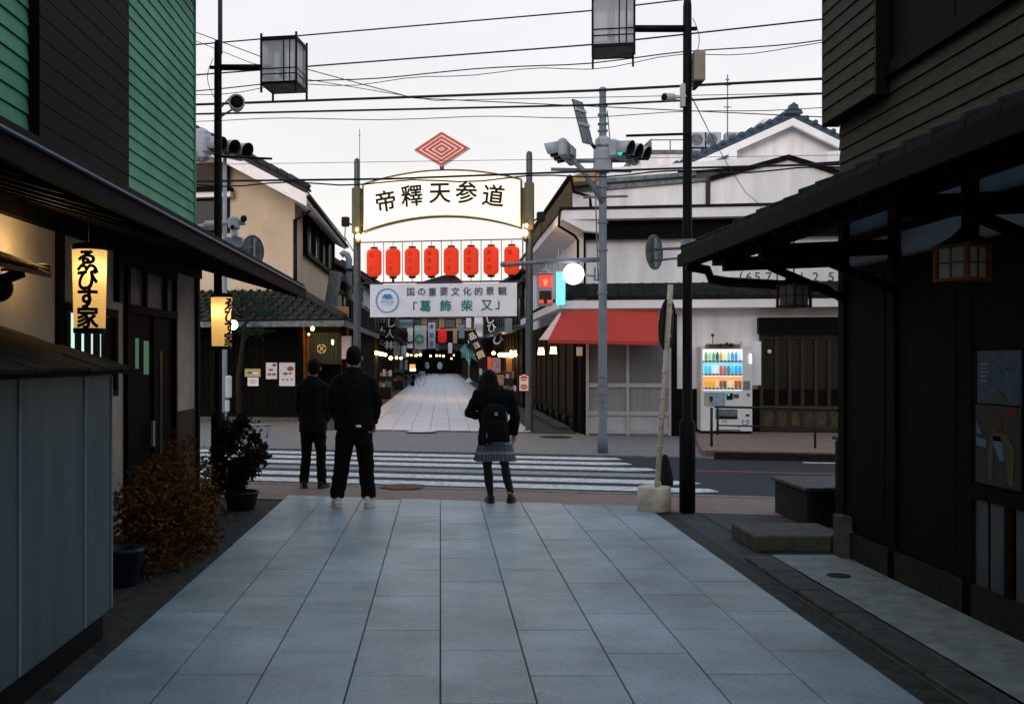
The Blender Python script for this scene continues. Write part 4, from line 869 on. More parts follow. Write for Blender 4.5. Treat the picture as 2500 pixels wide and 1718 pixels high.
cable('sloping cable coming down from the green house to the signal post', [(472, 77), (640, 140), (1010, 240), (1400, 258)], 0.008, y0=16.5)
cable('thin sloping cable below the other sloping one', [(472, 98), (610, 153), (760, 196), (1060, 246), (1460, 238)], 0.006, y0=16.5)
m = M(K['cable']); m.tube([P(1690, 240, 11), P(1730, 320, 14), P(1775, 400, 17), P(1820, 470, 19), P(1850, 495, 20), P(1878, 540, 21.2)], 0.006, 5); m.build('service_wire', label='thin kinked wire dropping from the lamp post to the white shop', cat='wire')

# ================================================================ people
K['skin'] = mat('skin', (0.42, 0.24, 0.17), 0.6, 0.05)
K['hair'] = mat('black hair', (0.006, 0.005, 0.005), 0.75, 0.3, 60, stretch=(1, 1, 0.15), bump=0.5, bscale=90, spec=0.12)
K['coat_black'] = mat('black cloth', (0.0062, 0.0068, 0.0075), 0.9, 0.25, 14, bump=0.5, bscale=22, spec=0.1)
K['coat_navy'] = mat('dark navy cloth', (0.0065, 0.0072, 0.0095), 0.9, 0.25, 14, bump=0.5, bscale=22, spec=0.1)
K['trouser'] = mat('black trouser cloth', (0.0062, 0.006, 0.006), 0.9, 0.25, 18, bump=0.5, bscale=18, spec=0.1)
K['shoe_black'] = mat('black leather', (0.010, 0.009, 0.009), 0.35, 0.1)
K['shoe_white'] = mat('pale trainer fabric', (0.66, 0.64, 0.58), 0.75, 0.15, 30)
K['sole'] = mat('white sole', (0.6, 0.58, 0.54), 0.7, 0.05)
K['reflect'] = mat('reflective white print', (0.82, 0.9, 0.92), 0.4, 0)
def limb(m, pts, rs, n=14, flat=1.0): m.tube(pts, rs, n, flat=flat)
def hand(m, w, d, palm_n, s=1.0, side=1):
    """wrist w, pointing along d; palm normal palm_n; five fingers"""
    w = Vector(w); d = Vector(d).normalized(); n = Vector(palm_n); n = (n - d * n.dot(d)).normalized(); a = d.cross(n)
    m.tube([w - d * 0.03 * s, w + d * 0.02 * s, w + d * 0.085 * s], [0.024 * s, 0.032 * s, 0.036 * s], 12, flat=0.55)
    for k, (o, L) in enumerate(((-0.030, 0.062), (-0.010, 0.078), (0.011, 0.074), (0.030, 0.058))):
        b = w + d * 0.075 * s + a * o * s
        m.tube([b, b + d * L * 0.5 * s + n * 0.008 * s, b + d * L * 0.85 * s + n * 0.026 * s, b + d * L * s + n * 0.045 * s], [0.0105 * s, 0.010 * s, 0.0088 * s, 0.007 * s], 8)
    b = w + d * 0.025 * s + a * (-0.032) * side * s
    m.tube([b, b + d * 0.035 * s - a * 0.022 * side * s + n * 0.012 * s, b + d * 0.068 * s - a * 0.02 * side * s + n * 0.03 * s], [0.014 * s, 0.012 * s, 0.009 * s], 8)
def head(m, c, s, yaw=0.0):
    """skull, jaw, face, ears; c = centre of the head, facing +y"""
    T0 = m.T; m.T = (T0 or Matrix.Identity(4)) @ Matrix.Translation(c) @ Matrix.Rotation(yaw, 4, 'Z')
    m.ball((0, -0.005 * s, 0.02 * s), 0.076 * s, 0.096 * s, 0.096 * s, 20, 12)
    m.stack([(0, 0.05 * s, -0.115 * s, 0.022 * s, 0.018 * s), (0, 0.035 * s, -0.10 * s, 0.046 * s, 0.05 * s), (0, 0.02 * s, -0.05 * s, 0.064 * s, 0.072 * s), (0, 0.01 * s, 0.0, 0.07 * s, 0.083 * s)], 18)
    m.tube([(0, 0.09 * s, 0.02 * s), (0, 0.106 * s, -0.02 * s), (0, 0.098 * s, -0.032 * s)], [0.008 * s, 0.014 * s, 0.013 * s], 8)
    m.tube([(-0.024 * s, 0.088 * s, -0.062 * s), (0.024 * s, 0.088 * s, -0.062 * s)], 0.008 * s, 8)
    for q in (-1, 1):
        m.ball((q * 0.086 * s, -0.004 * s, -0.012 * s), 0.012 * s, 0.02 * s, 0.032 * s, 10, 8); m.ball((q * 0.03 * s, 0.078 * s, 0.008 * s), 0.014 * s, 0.014 * s, 0.010 * s, 8, 6)
    m.T = T0
def put(name, me, parent, T):
    return piece(name, me, parent, T)
def shoe(m, ankle, yaw, L, W, H, mt_sole):
    T = Matrix.Translation(ankle) @ Matrix.Rotation(yaw, 4, 'Z')
    m.T = T
    m.stack([(0, L * 0.18, 0.022, W, L * 0.5), (0, L * 0.18, H * 0.35, W * 1.0, L * 0.5), (0, L * 0.08, H * 0.7, W * 0.9, L * 0.36), (0, -L * 0.08, H, W * 0.72, L * 0.2)], 20, 2.3)
    m.m(mt_sole).stack([(0, L * 0.18, 0, W * 1.05, L * 0.52), (0, L * 0.18, 0.026, W * 1.06, L * 0.525)], 20, 2.3)
    m.T = None

def person(label, loc, rz, spec):
    t = thing('person', label, 'person', loc, rz)
    T = WM[t.name]; s = spec
    H = s['H']; k = H / 1.75
    # ---- body: one continuous skin (head, neck, torso, arms, hands, legs)
    m = M(K['skin'])
    hc = Vector(s['head']); head(m, hc, s.get('hs', 1.0), s.get('yaw', 0))
    ch = Vector(s['chest']); pv = Vector(s['pelvis'])
    m.tube([ch + Vector((0, 0, 0.10)), ch.lerp(hc, 0.55) + Vector((0, -0.01, 0)), hc + Vector((0, -0.015, -0.03))], [0.062 * k, 0.05 * k, 0.052 * k], 14)
    m.stack([(pv.x, pv.y, pv.z - 0.08 * k, 0.13 * k, 0.10 * k), (pv.x, pv.y, pv.z, 0.15 * k, 0.11 * k), ((pv.x + ch.x) / 2, (pv.y + ch.y) / 2, (pv.z + ch.z) / 2 - 0.04, 0.125 * k, 0.095 * k), (ch.x, ch.y, ch.z, 0.15 * k, 0.105 * k), (ch.x, ch.y, ch.z + 0.10 * k, 0.11 * k, 0.075 * k), (ch.x, ch.y, ch.z + 0.13 * k, 0.06 * k, 0.055 * k)], 18)
    for a in s['arms']:
        limb(m, [Vector(a[0]) + (ch - Vector(a[0])) * 0.25, a[0], Vector(a[0]).lerp(Vector(a[1]), 0.5), a[1], Vector(a[1]).lerp(Vector(a[2]), 0.5), a[2]], [0.05 * k, 0.052 * k, 0.044 * k, 0.037 * k, 0.034 * k, 0.025 * k])
        hand(m, a[2], a[3], a[4], k, a[5])
    for l in s['legs']:
        limb(m, [l[0], Vector(l[0]).lerp(Vector(l[1]), 0.5), l[1], Vector(l[1]).lerp(Vector(l[2]), 0.35), l[2]], [0.085 * k, 0.07 * k, 0.052 * k, 0.055 * k, 0.036 * k])
        f = Vector(l[2]); m.tube([f + Vector((0, -0.03, -0.035)), f + Vector((0, 0.06, -0.05)), f + Vector((0, 0.14, -0.055))], [0.033 * k, 0.034 * k, 0.022 * k], 10, flat=0.8)
    put('body', remesh(m, 0.0085, 3), t, T)
    return t, T, k
from mathutils import noise
def clothes(name, t, T, m, vox=0.013, sm=5):
    me = remesh(m, vox, sm); nr = [v.normal.copy() for v in me.vertices]; hairy = name == 'hair'
    for v, n_ in zip(me.vertices, nr):           # folds in cloth, tufts in hair
        c = v.co
        if hairy: d = 0.006 * noise.noise(Vector((c.x * 70, c.y * 70, c.z * 22))) + 0.006 * noise.noise(c * 28)
        else: d = 0.010 * noise.noise(Vector((c.x * 8, c.y * 8, c.z * 15 + c.x * 9))) + 0.005 * noise.noise(Vector((c.x * 20, c.y * 20, c.z * 34)))
        v.co = c + n_ * d
    me.update(); return put(name, me, t, T)
def hair_cap(m, c, s, yaw, long=0.0):
    T0 = m.T; m.T = Matrix.Translation(c) @ Matrix.Rotation(yaw, 4, 'Z')
    m.ball((0, -0.016 * s, 0.032 * s), 0.086 * s, 0.100 * s, 0.098 * s, 22, 14)
    m.stack([(0, -0.05 * s, -0.082 * s, 0.05 * s, 0.045 * s), (0, -0.046 * s, -0.045 * s, 0.076 * s, 0.06 * s), (0, -0.03 * s, 0.03 * s, 0.088 * s, 0.085 * s)], 20)
    if long:
        m.stack([(0.0, -0.085 * s, -long, 0.09 * s, 0.04 * s), (0, -0.09 * s, -long * 0.75, 0.112 * s, 0.05 * s), (0, -0.07 * s, -long * 0.4, 0.108 * s, 0.064 * s), (0, -0.04 * s, 0.0, 0.092 * s, 0.078 * s), (0, -0.03 * s, 0.06 * s, 0.085 * s, 0.085 * s)], 20)
        for q in (-1, 1): m.tube([(q * 0.075 * s, 0.02 * s, 0.02 * s), (q * 0.085 * s, 0.02 * s, -0.08 * s), (q * 0.075 * s, 0.0, -long * 0.9)], [0.03 * s, 0.034 * s, 0.02 * s], 10)
    m.T = T0

# ---- man in a puffy black jacket and white trainers (his back to the camera)
g_ = P(865, 1236, 10.88)
ax = [((-0.165, 0, 1.36), (-0.235, 0.02, 1.13), (-0.165, 0.14, 0.91), (0.25, 0.5, -0.6), (1, 0, 0), 1), ((0.165, 0, 1.36), (0.238, 0.01, 1.13), (0.205, 0.06, 0.90), (-0.02, 0.2, -1), (-1, 0.2, 0), -1)]
lg = [((-0.095, 0, 0.86), (-0.135, 0.01, 0.47), (-0.185, 0, 0.10)), ((0.095, 0, 0.86), (0.125, 0.01, 0.47), (0.155, 0, 0.10))]
t, T, k = person('person in a black padded jacket and pale trainers, seen from behind', (g_.x, 10.88, -0.0), R(3), dict(H=1.75, head=(0.0, 0.02, 1.635), chest=(0, 0, 1.33), pelvis=(-0.01, 0, 0.92), arms=ax, legs=lg, yaw=R(-8)))
m = M(K['coat_black'])
m.stack([(0.0, 0, 0.835, 0.205, 0.135), (0.0, 0, 0.87, 0.225, 0.155), (0, 0, 1.0, 0.222, 0.158), (0, -0.005, 1.18, 0.218, 0.15), (0, -0.01, 1.30, 0.212, 0.145), (0, -0.01, 1.39, 0.185, 0.12), (0, -0.005, 1.465, 0.115, 0.09), (0, 0.0, 1.515, 0.08, 0.08), (0, 0.0, 1.53, 0.076, 0.076)], 26)
for a in ax: limb(m, [(a[0][0] * 0.6, -0.005, 1.39), (a[0][0] * 1.08, 0, 1.365), Vector(a[0]).lerp(Vector(a[1]), 0.5) + Vector((a[0][0] * 0.08, -0.01, 0)), Vector(a[1]) + Vector((0, -0.01, 0)), Vector(a[1]).lerp(Vector(a[2]), 0.55), Vector(a[2]) + Vector((0, 0, 0.02))], [0.088, 0.082, 0.078, 0.07, 0.064, 0.052], 18)
clothes('jacket', t, T, m, 0.012)
m = M(K['trouser'])
m.stack([(-0.01, 0, 0.76, 0.17, 0.12), (-0.01, 0, 0.86, 0.185, 0.135), (0, 0, 0.96, 0.185, 0.13)], 22)
for l, q in zip(lg, (-1, 1)): limb(m, [(l[0][0] * 1.0, 0, 0.80), Vector(l[0]).lerp(Vector(l[1]), 0.5), l[1], Vector(l[1]).lerp(Vector(l[2]), 0.5), Vector(l[2]) + Vector((0, 0, 0.06)), Vector(l[2]) + Vector((0, 0, 0.0))], [0.108, 0.10, 0.088, 0.084, 0.082, 0.074], 18)
clothes('trousers', t, T, m, 0.012)
m = M(K['hair']); hair_cap(m, Vector((0.0, 0.02, 1.635)), 1.0, R(-8)); clothes('hair', t, T, m, 0.009, 3)
for l, yw in zip(lg, (R(14), R(-12))):
    m = M(K['shoe_white']); shoe(m, Vector((l[2][0], -0.0, 0.0)), yw, 0.28, 0.052, 0.125, K['sole'])
    m.m(K['reflect']).T = Matrix.Translation((l[2][0], 0, 0)) @ Matrix.Rotation(yw, 4, 'Z'); m.box(-0.036, 0.036, -0.094, -0.080, 0.058, 0.07)
    mm = m.mesh('trainer'); put('trainer', mm, t, T)
m = M(K['reflect']); m.T = T @ Matrix.Translation((0.045, -0.166, 0.895)); m.prism([(-0.036, 0, 0.004), (-0.02, 0, 0.002), (-0.012, 0, -0.012), (0.036, 0, -0.013), (0.034, 0, 0.004), (0.022, 0, 0.016), (0.0, 0, 0.014), (-0.018, 0, 0.008)], (0, 0.02, 0)); m.build('jacket_logo', t)

# ---- slimmer man in a dark coat, further left
g_ = P(764, 1188, 12.6)
ax = [((-0.135, 0, 1.265), (-0.18, -0.01, 1.06), (-0.155, 0.09, 0.84), (0.2, 0.4, -0.8), (1, 0, 0), 1), ((0.135, 0, 1.265), (0.178, -0.01, 1.05), (0.155, 0.08, 0.82), (-0.1, 0.3, -1), (-1, 0, 0), -1)]
lg = [((-0.08, 0, 0.80), (-0.085, 0.01, 0.44), (-0.115, 0, 0.09)), ((0.08, 0, 0.80), (0.10, 0.01, 0.44), (0.115, 0, 0.09))]
t, T, k = person('person in a long dark coat and black shoes, standing by the kerb', (g_.x, 12.6, -0.008), R(-6), dict(H=1.63, head=(0.01, 0.02, 1.515), chest=(0, 0, 1.23), pelvis=(0, 0, 0.85), arms=ax, legs=lg, yaw=R(10), hs=0.95))
m = M(K['coat_navy'])
m.stack([(0.0, 0, 0.70, 0.175, 0.13), (0.0, 0, 0.76, 0.18, 0.14), (0, 0, 0.95, 0.165, 0.13), (0, -0.005, 1.1, 0.16, 0.125), (0, -0.01, 1.22, 0.165, 0.125), (0, -0.01, 1.30, 0.145, 0.105), (0, -0.005, 1.375, 0.11, 0.085), (0, 0.0, 1.40, 0.07, 0.07), (0, 0.0, 1.415, 0.066, 0.066)], 26)
for a in ax: limb(m, [(a[0][0] * 0.6, -0.005, 1.285), (a[0][0] * 1.08, 0, 1.27), Vector(a[0]).lerp(Vector(a[1]), 0.5), a[1], Vector(a[1]).lerp(Vector(a[2]), 0.55), Vector(a[2]) + Vector((0, 0, 0.02))], [0.08, 0.072, 0.066, 0.06, 0.055, 0.045], 16)
clothes('coat', t, T, m, 0.012)
m = M(K['trouser']); m.stack([(0, 0, 0.72, 0.15, 0.11), (0, 0, 0.86, 0.15, 0.11)], 18)
for l in lg: limb(m, [(l[0][0], 0, 0.76), Vector(l[0]).lerp(Vector(l[1]), 0.5), l[1], Vector(l[1]).lerp(Vector(l[2]), 0.5), Vector(l[2]) + Vector((0, 0, 0.02)), Vector(l[2]) + Vector((0, 0, -0.035))], [0.09, 0.08, 0.066, 0.062, 0.06, 0.058], 16)
clothes('trousers', t, T, m, 0.012)
m = M(K['hair']); hair_cap(m, Vector((0.01, 0.02, 1.515)), 0.97, R(10)); clothes('hair', t, T, m, 0.009, 3)
for l, yw in zip(lg, (R(18), R(-16))):
    m = M(K['shoe_black']); shoe(m, Vector((l[2][0], 0, 0)), yw, 0.26, 0.045, 0.085, K['shoe_black']); put('shoe', m.mesh('shoe'), t, T)

# ---- student with backpack and plaid skirt
g_ = P(1206, 1228, 11.24)
ax = [((-0.165, 0, 1.245), (-0.28, 0.03, 0.99), (-0.14, 0.20, 0.97), (1, 0.2, 0.1), (0, -1, 0.2), 1), ((0.165, 0, 1.235), (0.24, -0.01, 0.97), (0.225, 0.03, 0.755), (0.05, 0.12, -1), (-1, 0.1, 0), -1)]
lg = [((-0.07, 0, 0.72), (-0.075, 0.01, 0.40), (-0.04, 0, 0.08)), ((0.07, 0, 0.72), (0.125, 0.01, 0.40), (0.19, 0, 0.08))]
t, T, k = person('person in a plaid skirt and dark blazer with a black backpack', (g_.x, 11.24, 0.0), R(2), dict(H=1.5, head=(-0.055, 0.06, 1.372), chest=(-0.01, 0, 1.13), pelvis=(0.01, 0, 0.76), arms=ax, legs=lg, yaw=R(12), hs=0.93))
m = M(K['coat_black'])
m.stack([(0.0, 0, 0.645, 0.185, 0.135), (0.0, 0, 0.70, 0.185, 0.135), (-0.005, 0, 0.86, 0.165, 0.12), (-0.01, -0.005, 1.0, 0.165, 0.118), (-0.012, -0.01, 1.15, 0.178, 0.115), (-0.012, -0.01, 1.23, 0.165, 0.10), (-0.015, 0.0, 1.28, 0.11, 0.085), (-0.025, 0.02, 1.31, 0.066, 0.07)], 26)
for a in ax: limb(m, [(a[0][0] * 0.6, -0.005, 1.225), (a[0][0] * 1.06, 0, 1.225), Vector(a[0]).lerp(Vector(a[1]), 0.5), a[1], Vector(a[1]).lerp(Vector(a[2]), 0.55), a[2]], [0.072, 0.068, 0.064, 0.06, 0.054, 0.044], 16)
clothes('blazer', t, T, m, 0.011)
# pleated skirt
def mat_plaid():
    mt = mat('blue grey plaid', (0.12, 0.15, 0.19), 0.9, 0.1, 10); nt = mt.node_tree; n = nt.nodes; l = nt.links; b = n['Principled BSDF']
    uv = n.new('ShaderNodeTexCoord'); sp = n.new('ShaderNodeSeparateXYZ'); l.new(uv.outputs['UV'], sp.inputs[0]); outs = []
    for ax_, sc in ((0, 46.0), (1, 9.0)):
        mu = n.new('ShaderNodeMath'); mu.operation = 'MULTIPLY'; mu.inputs[1].default_value = sc; l.new(sp.outputs[ax_], mu.inputs[0])
        fr = n.new('ShaderNodeMath'); fr.operation = 'FRACT'; l.new(mu.outputs[0], fr.inputs[0])
        gt = n.new('ShaderNodeMath'); gt.operation = 'LESS_THAN'; gt.inputs[1].default_value = 0.26; l.new(fr.outputs[0], gt.inputs[0]); outs.append(gt)
    ad = n.new('ShaderNodeMath'); ad.operation = 'ADD'; l.new(outs[0].outputs[0], ad.inputs[0]); l.new(outs[1].outputs[0], ad.inputs[1])
    cr = n.new('ShaderNodeValToRGB'); cr.color_ramp.elements[0].color = (0.075, 0.095, 0.12, 1); cr.color_ramp.elements[1].color = (0.42, 0.46, 0.49, 1)
    e = cr.color_ramp.elements.new(0.5); e.color = (0.19, 0.225, 0.265, 1)
    hf = n.new('ShaderNodeMath'); hf.operation = 'MULTIPLY'; hf.inputs[1].default_value = 0.5; l.new(ad.outputs[0], hf.inputs[0]); l.new(hf.outputs[0], cr.inputs[0]); l.new(cr.outputs[0], b.inputs['Base Color']); return mt
sk = bpy.data.meshes.new('skirt'); vs = []; fs = []; uvs = []
NS = 144; rows = [(0.78, 0.150, 0.115, 0.0), (0.70, 0.172, 0.135, 0.004), (0.60, 0.205, 0.155, 0.009), (0.475, 0.236, 0.180, 0.014)]
for z, rx, ry, pl in rows:
    for i in range(NS):
        a = 2 * math.pi * i / NS; f = (i % 6) / 6.0; d = pl * (f * 2 - 1) if f < 0.84 else -pl
        vs.append(((rx + d) * math.cos(a) + 0.012, (ry + d) * math.sin(a), z + 0.006 * math.sin(a * 3)))
for r in range(len(rows) - 1):
    for i in range(NS): fs.append((r * NS + i, r * NS + (i + 1) % NS, (r + 1) * NS + (i + 1) % NS, (r + 1) * NS + i))
sk.from_pydata(vs, [], fs); uvl = sk.uv_layers.new(name='UVMap')
for p in sk.polygons:
    for li in p.loop_indices:
        vi = sk.loops[li].vertex_index; i = vi % NS; r = vi // NS
        u = i / NS
        if p.index % NS == NS - 1 and i == 0: u = 1.0
        uvl.data[li].uv = (u, rows[r][0])
sk.materials.append(mat_plaid()); put('skirt', sk, t, T)
m = M(mat('black tights', (0.012, 0.011, 0.012), 0.6, 0.1))
m.stack([(0.01, 0, 0.66, 0.12, 0.09), (0.01, 0, 0.76, 0.125, 0.095)], 16)
for l in lg: limb(m, [(l[0][0], 0, 0.68), Vector(l[0]).lerp(Vector(l[1]), 0.5), l[1], Vector(l[1]).lerp(Vector(l[2]), 0.35) + Vector((0, -0.008, 0)), Vector(l[1]).lerp(Vector(l[2]), 0.7), Vector(l[2])], [0.078, 0.066, 0.05, 0.052, 0.042, 0.033], 16)
clothes('tights', t, T, m, 0.010, 4)
m = M(K['hair']); hair_cap(m, Vector((-0.055, 0.05, 1.372)), 1.0, R(12), 0.17); clothes('hair', t, T, m, 0.009, 3)
for l, yw in zip(lg, (R(10), R(-14))):
    m = M(K['shoe_black']); shoe(m, Vector((l[2][0], 0, 0)), yw, 0.235, 0.048, 0.085, K['shoe_black']); put('loafer', m.mesh('loafer'), t, T)
m = M(K['coat_black']); m.stack([(-0.005, -0.185, 0.70, 0.125, 0.07), (-0.005, -0.19, 0.73, 0.145, 0.082), (-0.005, -0.19, 0.88, 0.15, 0.085), (-0.005, -0.18, 1.03, 0.14, 0.075), (-0.005, -0.165, 1.10, 0.10, 0.05), (-0.005, -0.16, 1.12, 0.06, 0.03)], 24, 3.0)
m.stack([(-0.005, -0.265, 0.73, 0.10, 0.03), (-0.005, -0.275, 0.77, 0.112, 0.036), (-0.005, -0.27, 0.90, 0.108, 0.034), (-0.005, -0.26, 0.93, 0.09, 0.02)], 20, 3.0)
bp = put('backpack', remesh(m, 0.010, 3), t, T)
m = M(K['coat_navy']); m.T = T
for q in (-1, 1): m.tube([(q * 0.085, -0.13, 1.12), (q * 0.10, -0.06, 1.29), (q * 0.11, 0.06, 1.28), (q * 0.115, 0.13, 1.10), (q * 0.125, 0.11, 0.92), (q * 0.12, -0.11, 0.80)], 0.02, 8, flat=0.4)
m.tube([(-0.03, -0.15, 1.11), (0, -0.155, 1.15), (0.03, -0.15, 1.11)], 0.008, 6); m.build('strap', bp)
m = M(mat('pale blue patch', (0.22, 0.32, 0.42), 0.6, 0)); m.T = T; m.box(-0.018, 0.012, -0.3075, -0.255, 0.995, 1.03); m.build('patch', bp)
m = M(K['plaster']); m.T = T; m.tube([(0.115, -0.262, 1.03), (0.125, -0.29, 0.98), (0.118, -0.292, 0.93)], [0.003, 0.004, 0.009], 6); m.box(-0.108, -0.102, -0.302, -0.26, 0.75, 0.80); m.build('charm', bp)
# ================================================================ gateway across the shopping street
GT = thing('street_gate', 'steel street gate with a lit arched sign and a red diamond emblem on top', 'gate', (0.035, 22.85, 0), R(-10.05))
GM = WM[GT.name]
def GL_(px, v=22.85): return (px - 1078.7) * v / F
def GZ(py, v=22.85): return 1.6 + (880 - py) * v / F
K['gate_metal'] = mat('dark blue grey gate steel', (0.03, 0.042, 0.05), 0.5, 0.15, 6, spec=0.5)
K['sign_face'] = mat('lit cream sign face', (0.9, 0.85, 0.7), 0.5, 0, emit=(1.0, 0.88, 0.58), es=0.36)
K['sign_rim'] = mat('cream sign rim', (0.62, 0.52, 0.30), 0.6, 0.06)
for sx, extra in ((-1, 0), (1, 0.02)):
    pst = M(K['gate_metal']); pst.T = GM; x = sx * 2.006
    pst.lathe([(0.13, -0.01), (0.13, 0.03), (0.088, 0.04), (0.085, 4.45), (0.07, 4.5), (0.07, 6.22 + extra), (0.06, 6.28 + extra), (0.02, 6.31 + extra)], (x, 0, 0), 16); pst = pst.build('post', GT)
    m = M(K['olive']); m.T = GM; m.bbox(x - 0.105, x + 0.105, -0.1, 0.1, 4.55, 5.62, 0.02); m.bbox(x - sx * 0.12 - 0.07, x - sx * 0.12 + 0.07, -0.05, 0.05, 4.7, 5.5, 0.01); m.build('sleeve', pst)
m = M(K['gate_metal']); m.T = GM; m.tube([(-1.96, 0.06, 5.6), (-1.96, 0.06, 7.0)], 0.008, 6); m.tube([(-1.99, 0.06, 6.86), (-1.93, 0.06, 6.86)], 0.006, 5); m.build('antenna', GT)
def arc(x0, x1, z, rise, n=24): return [(x0 + (x1 - x0) * i / n, z + rise * (1 - (2 * i / n - 1) ** 2)) for i in range(n + 1)]
top = arc(-1.84, 1.84, 5.68, 0.27); bot = arc(-1.84, 1.84, 4.58, 0.31)
ring = top + bot[::-1]
SGN = M(K['sign_rim']); SGN.T = GM; SGN.prism([(x, -0.12, z) for x, z in ring], (0, 0.24, 0)); SGN = SGN.build('arched_sign', GT)
ti = arc(-1.80, 1.80, 5.645, 0.27); bi = arc(-1.80, 1.80, 4.62, 0.305); ri = ti + bi[::-1]
m = M(K['sign_face']); m.T = GM; m.add([(x, -0.126, z) for x, z in ti] + [(x, -0.126, z) for x, z in bi], [(i, i + 1, 26 + i, 25 + i) for i in range(24)]); m.build('face', SGN)
m = M(K['black_metal']); m.T = GM
for pts in (top, bot):
    q = [(x, -0.125, z) for x, z in pts]; m.tube(q, 0.012, 6)
m.tube([(-1.84, -0.125, 4.58), (-1.84, -0.125, 5.68)], 0.012, 6); m.tube([(1.84, -0.125, 4.58), (1.84, -0.125, 5.68)], 0.012, 6); m.build('trim', SGN)
m = M(K['ink'])
for ch, px, py, a in zip('帝釋天参道', (941, 1007, 1076, 1141, 1207), (489, 478, 474, 474, 483), (8, 4, 0, -3.5, -7)):
    letters(m, ch, GM @ face((GL_(px), -0.132, GZ(py))) @ Matrix.Rotation(R(a), 4, 'Z'), 0.52, 0.018, 1.0)
m.build('lettering', SGN)
EM = M(K['white_paint']); EM.T = GM; ez = GZ(365)
EM.prism([(-0.655, -0.05, ez), (0, -0.05, ez - 0.405), (0.655, -0.05, ez), (0, -0.05, ez + 0.405)], (0, 0.1, 0)); EM = EM.build('diamond_emblem', GT)
def dring(a, b, nm='red_band'):
    m = M(K['red_wood']); m.T = GM
    for k in range(4):
        d = [(1, 0), (0, 1), (-1, 0), (0, -1)]; p, q = d[k], d[(k + 1) % 4]
        m.prism([(p[0] * 0.64 * a, -0.062, ez + p[1] * 0.395 * a), (q[0] * 0.64 * a, -0.062, ez + q[1] * 0.395 * a), (q[0] * 0.64 * b, -0.062, ez + q[1] * 0.395 * b), (p[0] * 0.64 * b, -0.062, ez + p[1] * 0.395 * b)], (0, 0.011, 0))
    m.build(nm, EM)
for a, b in ((0.985, 0.83), (0.74, 0.60), (0.51, 0.37), (0.28, 0.14)): dring(a, b)
m = M(K['red_wood']); m.T = GM; m.box(-0.018, 0.018, -0.061, -0.05, ez - 0.02, ez + 0.02)
m.build('centre_dot', EM)
m = M(K['gate_metal']); m.T = GM; m.tube([(0, 0, 5.9), (0, 0, ez - 0.36)], 0.05, 8); m.build('stem', GT)
# rail the red lanterns hang in
m = M(K['gate_metal']); m.T = GM
m.tube([(-2.0, -0.02, 4.345), (2.0, -0.02, 4.345)], 0.014, 6); m.tube([(-2.0, -0.02, 3.40), (2.0, -0.02, 3.40)], 0.022, 6)
lx = [-1.592, -1.142, -0.690, -0.238, 0.222, 0.680, 1.140, 1.612]
for i in range(7): m.tube([((lx[i] + lx[i + 1]) / 2, -0.02, 4.345), ((lx[i] + lx[i + 1]) / 2, -0.02, 3.40)], 0.008, 6)
m.tube([(1.86, -0.02, 4.345), (1.86, -0.02, 3.40)], 0.014, 6); m.build('lantern_rail', GT)
K['red_paper'] = mat_paper('glowing red lantern', (0.78, 0.075, 0.035), (1.0, 0.10, 0.045), 0.17, 0.5)
K['lantern_ink'] = mat('dark red lettering', (0.10, 0.008, 0.006), 0.8, 0, emit=(0.45, 0.03, 0.01), es=0.25)
for i, (x, tx) in enumerate(zip(lx, ('松仁', '小川家', '日乃出', '鴨清家', '川千家', '園田家', '高木屋', '亀家'))):
    c = GM @ Vector((x, -0.02, 3.865))
    nth = ['leftmost red paper lantern of the eight on the gate', 'second red paper lantern on the gate, beside the leftmost', 'third red paper lantern on the gate, counted from the bulb end', 'fourth red paper lantern on the gate, above the round banner logo side', 'fifth red paper lantern on the gate, right of the middle', 'sixth red paper lantern on the gate, third before the signal arm', 'seventh red paper lantern on the gate, next to the one behind the arm', 'red paper lantern crossed by the grey signal arm'][i]
    t = thing('red_lantern', nth, 'lantern', (c.x, c.y, c.z - 0.36), 0, 'red lanterns on the street gate')
    prof = []
    n = 18
    for j in range(n + 1):
        a = j / n; z = -0.32 + 0.64 * a; e = abs(2 * a - 1); r = 0.178 if e < 0.68 else 0.178 - 0.088 * ((e - 0.68) / 0.32) ** 2.4
        prof += [(r - 0.007, z - 0.005), (r, z + 0.007)]
    m = M(K['red_paper']); m.lathe(prof, c, 24, smooth=True); m.build('paper', t)
    m = M(K['dark_wood']); m.lathe([(0.08, 0.318), (0.084, 0.32), (0.084, 0.362), (0.02, 0.366)], c, 18, smooth=False); m.tube([c + Vector((0, 0, 0.36)), c + Vector((0, 0, 0.48))], 0.007, 5); m.build('top_ring', t)
    m = M(K['black']); m.lathe([(0.03, -0.375), (0.082, -0.362), (0.084, -0.318), (0.07, -0.316)], c, 18, smooth=False); m.tube([c + Vector((0, 0, -0.36)), c + Vector((0, 0, -0.45))], 0.03 if i in (0, 1, 7) else 0.008, 7); m.build('bottom_ring', t)
    m = M(K['lantern_ink']); nn = len(tx)
    for q, ch in enumerate(tx):
        z = (0.17, -0.15)[q] if nn == 2 else (0.18, 0.01, -0.16)[q]
        cyl_letters(m, ch, c + Vector((0, 0, z)), 0.1815, 0.12, R(-8 - 10), 1.0, 0.0)
    m.build('lettering', t)
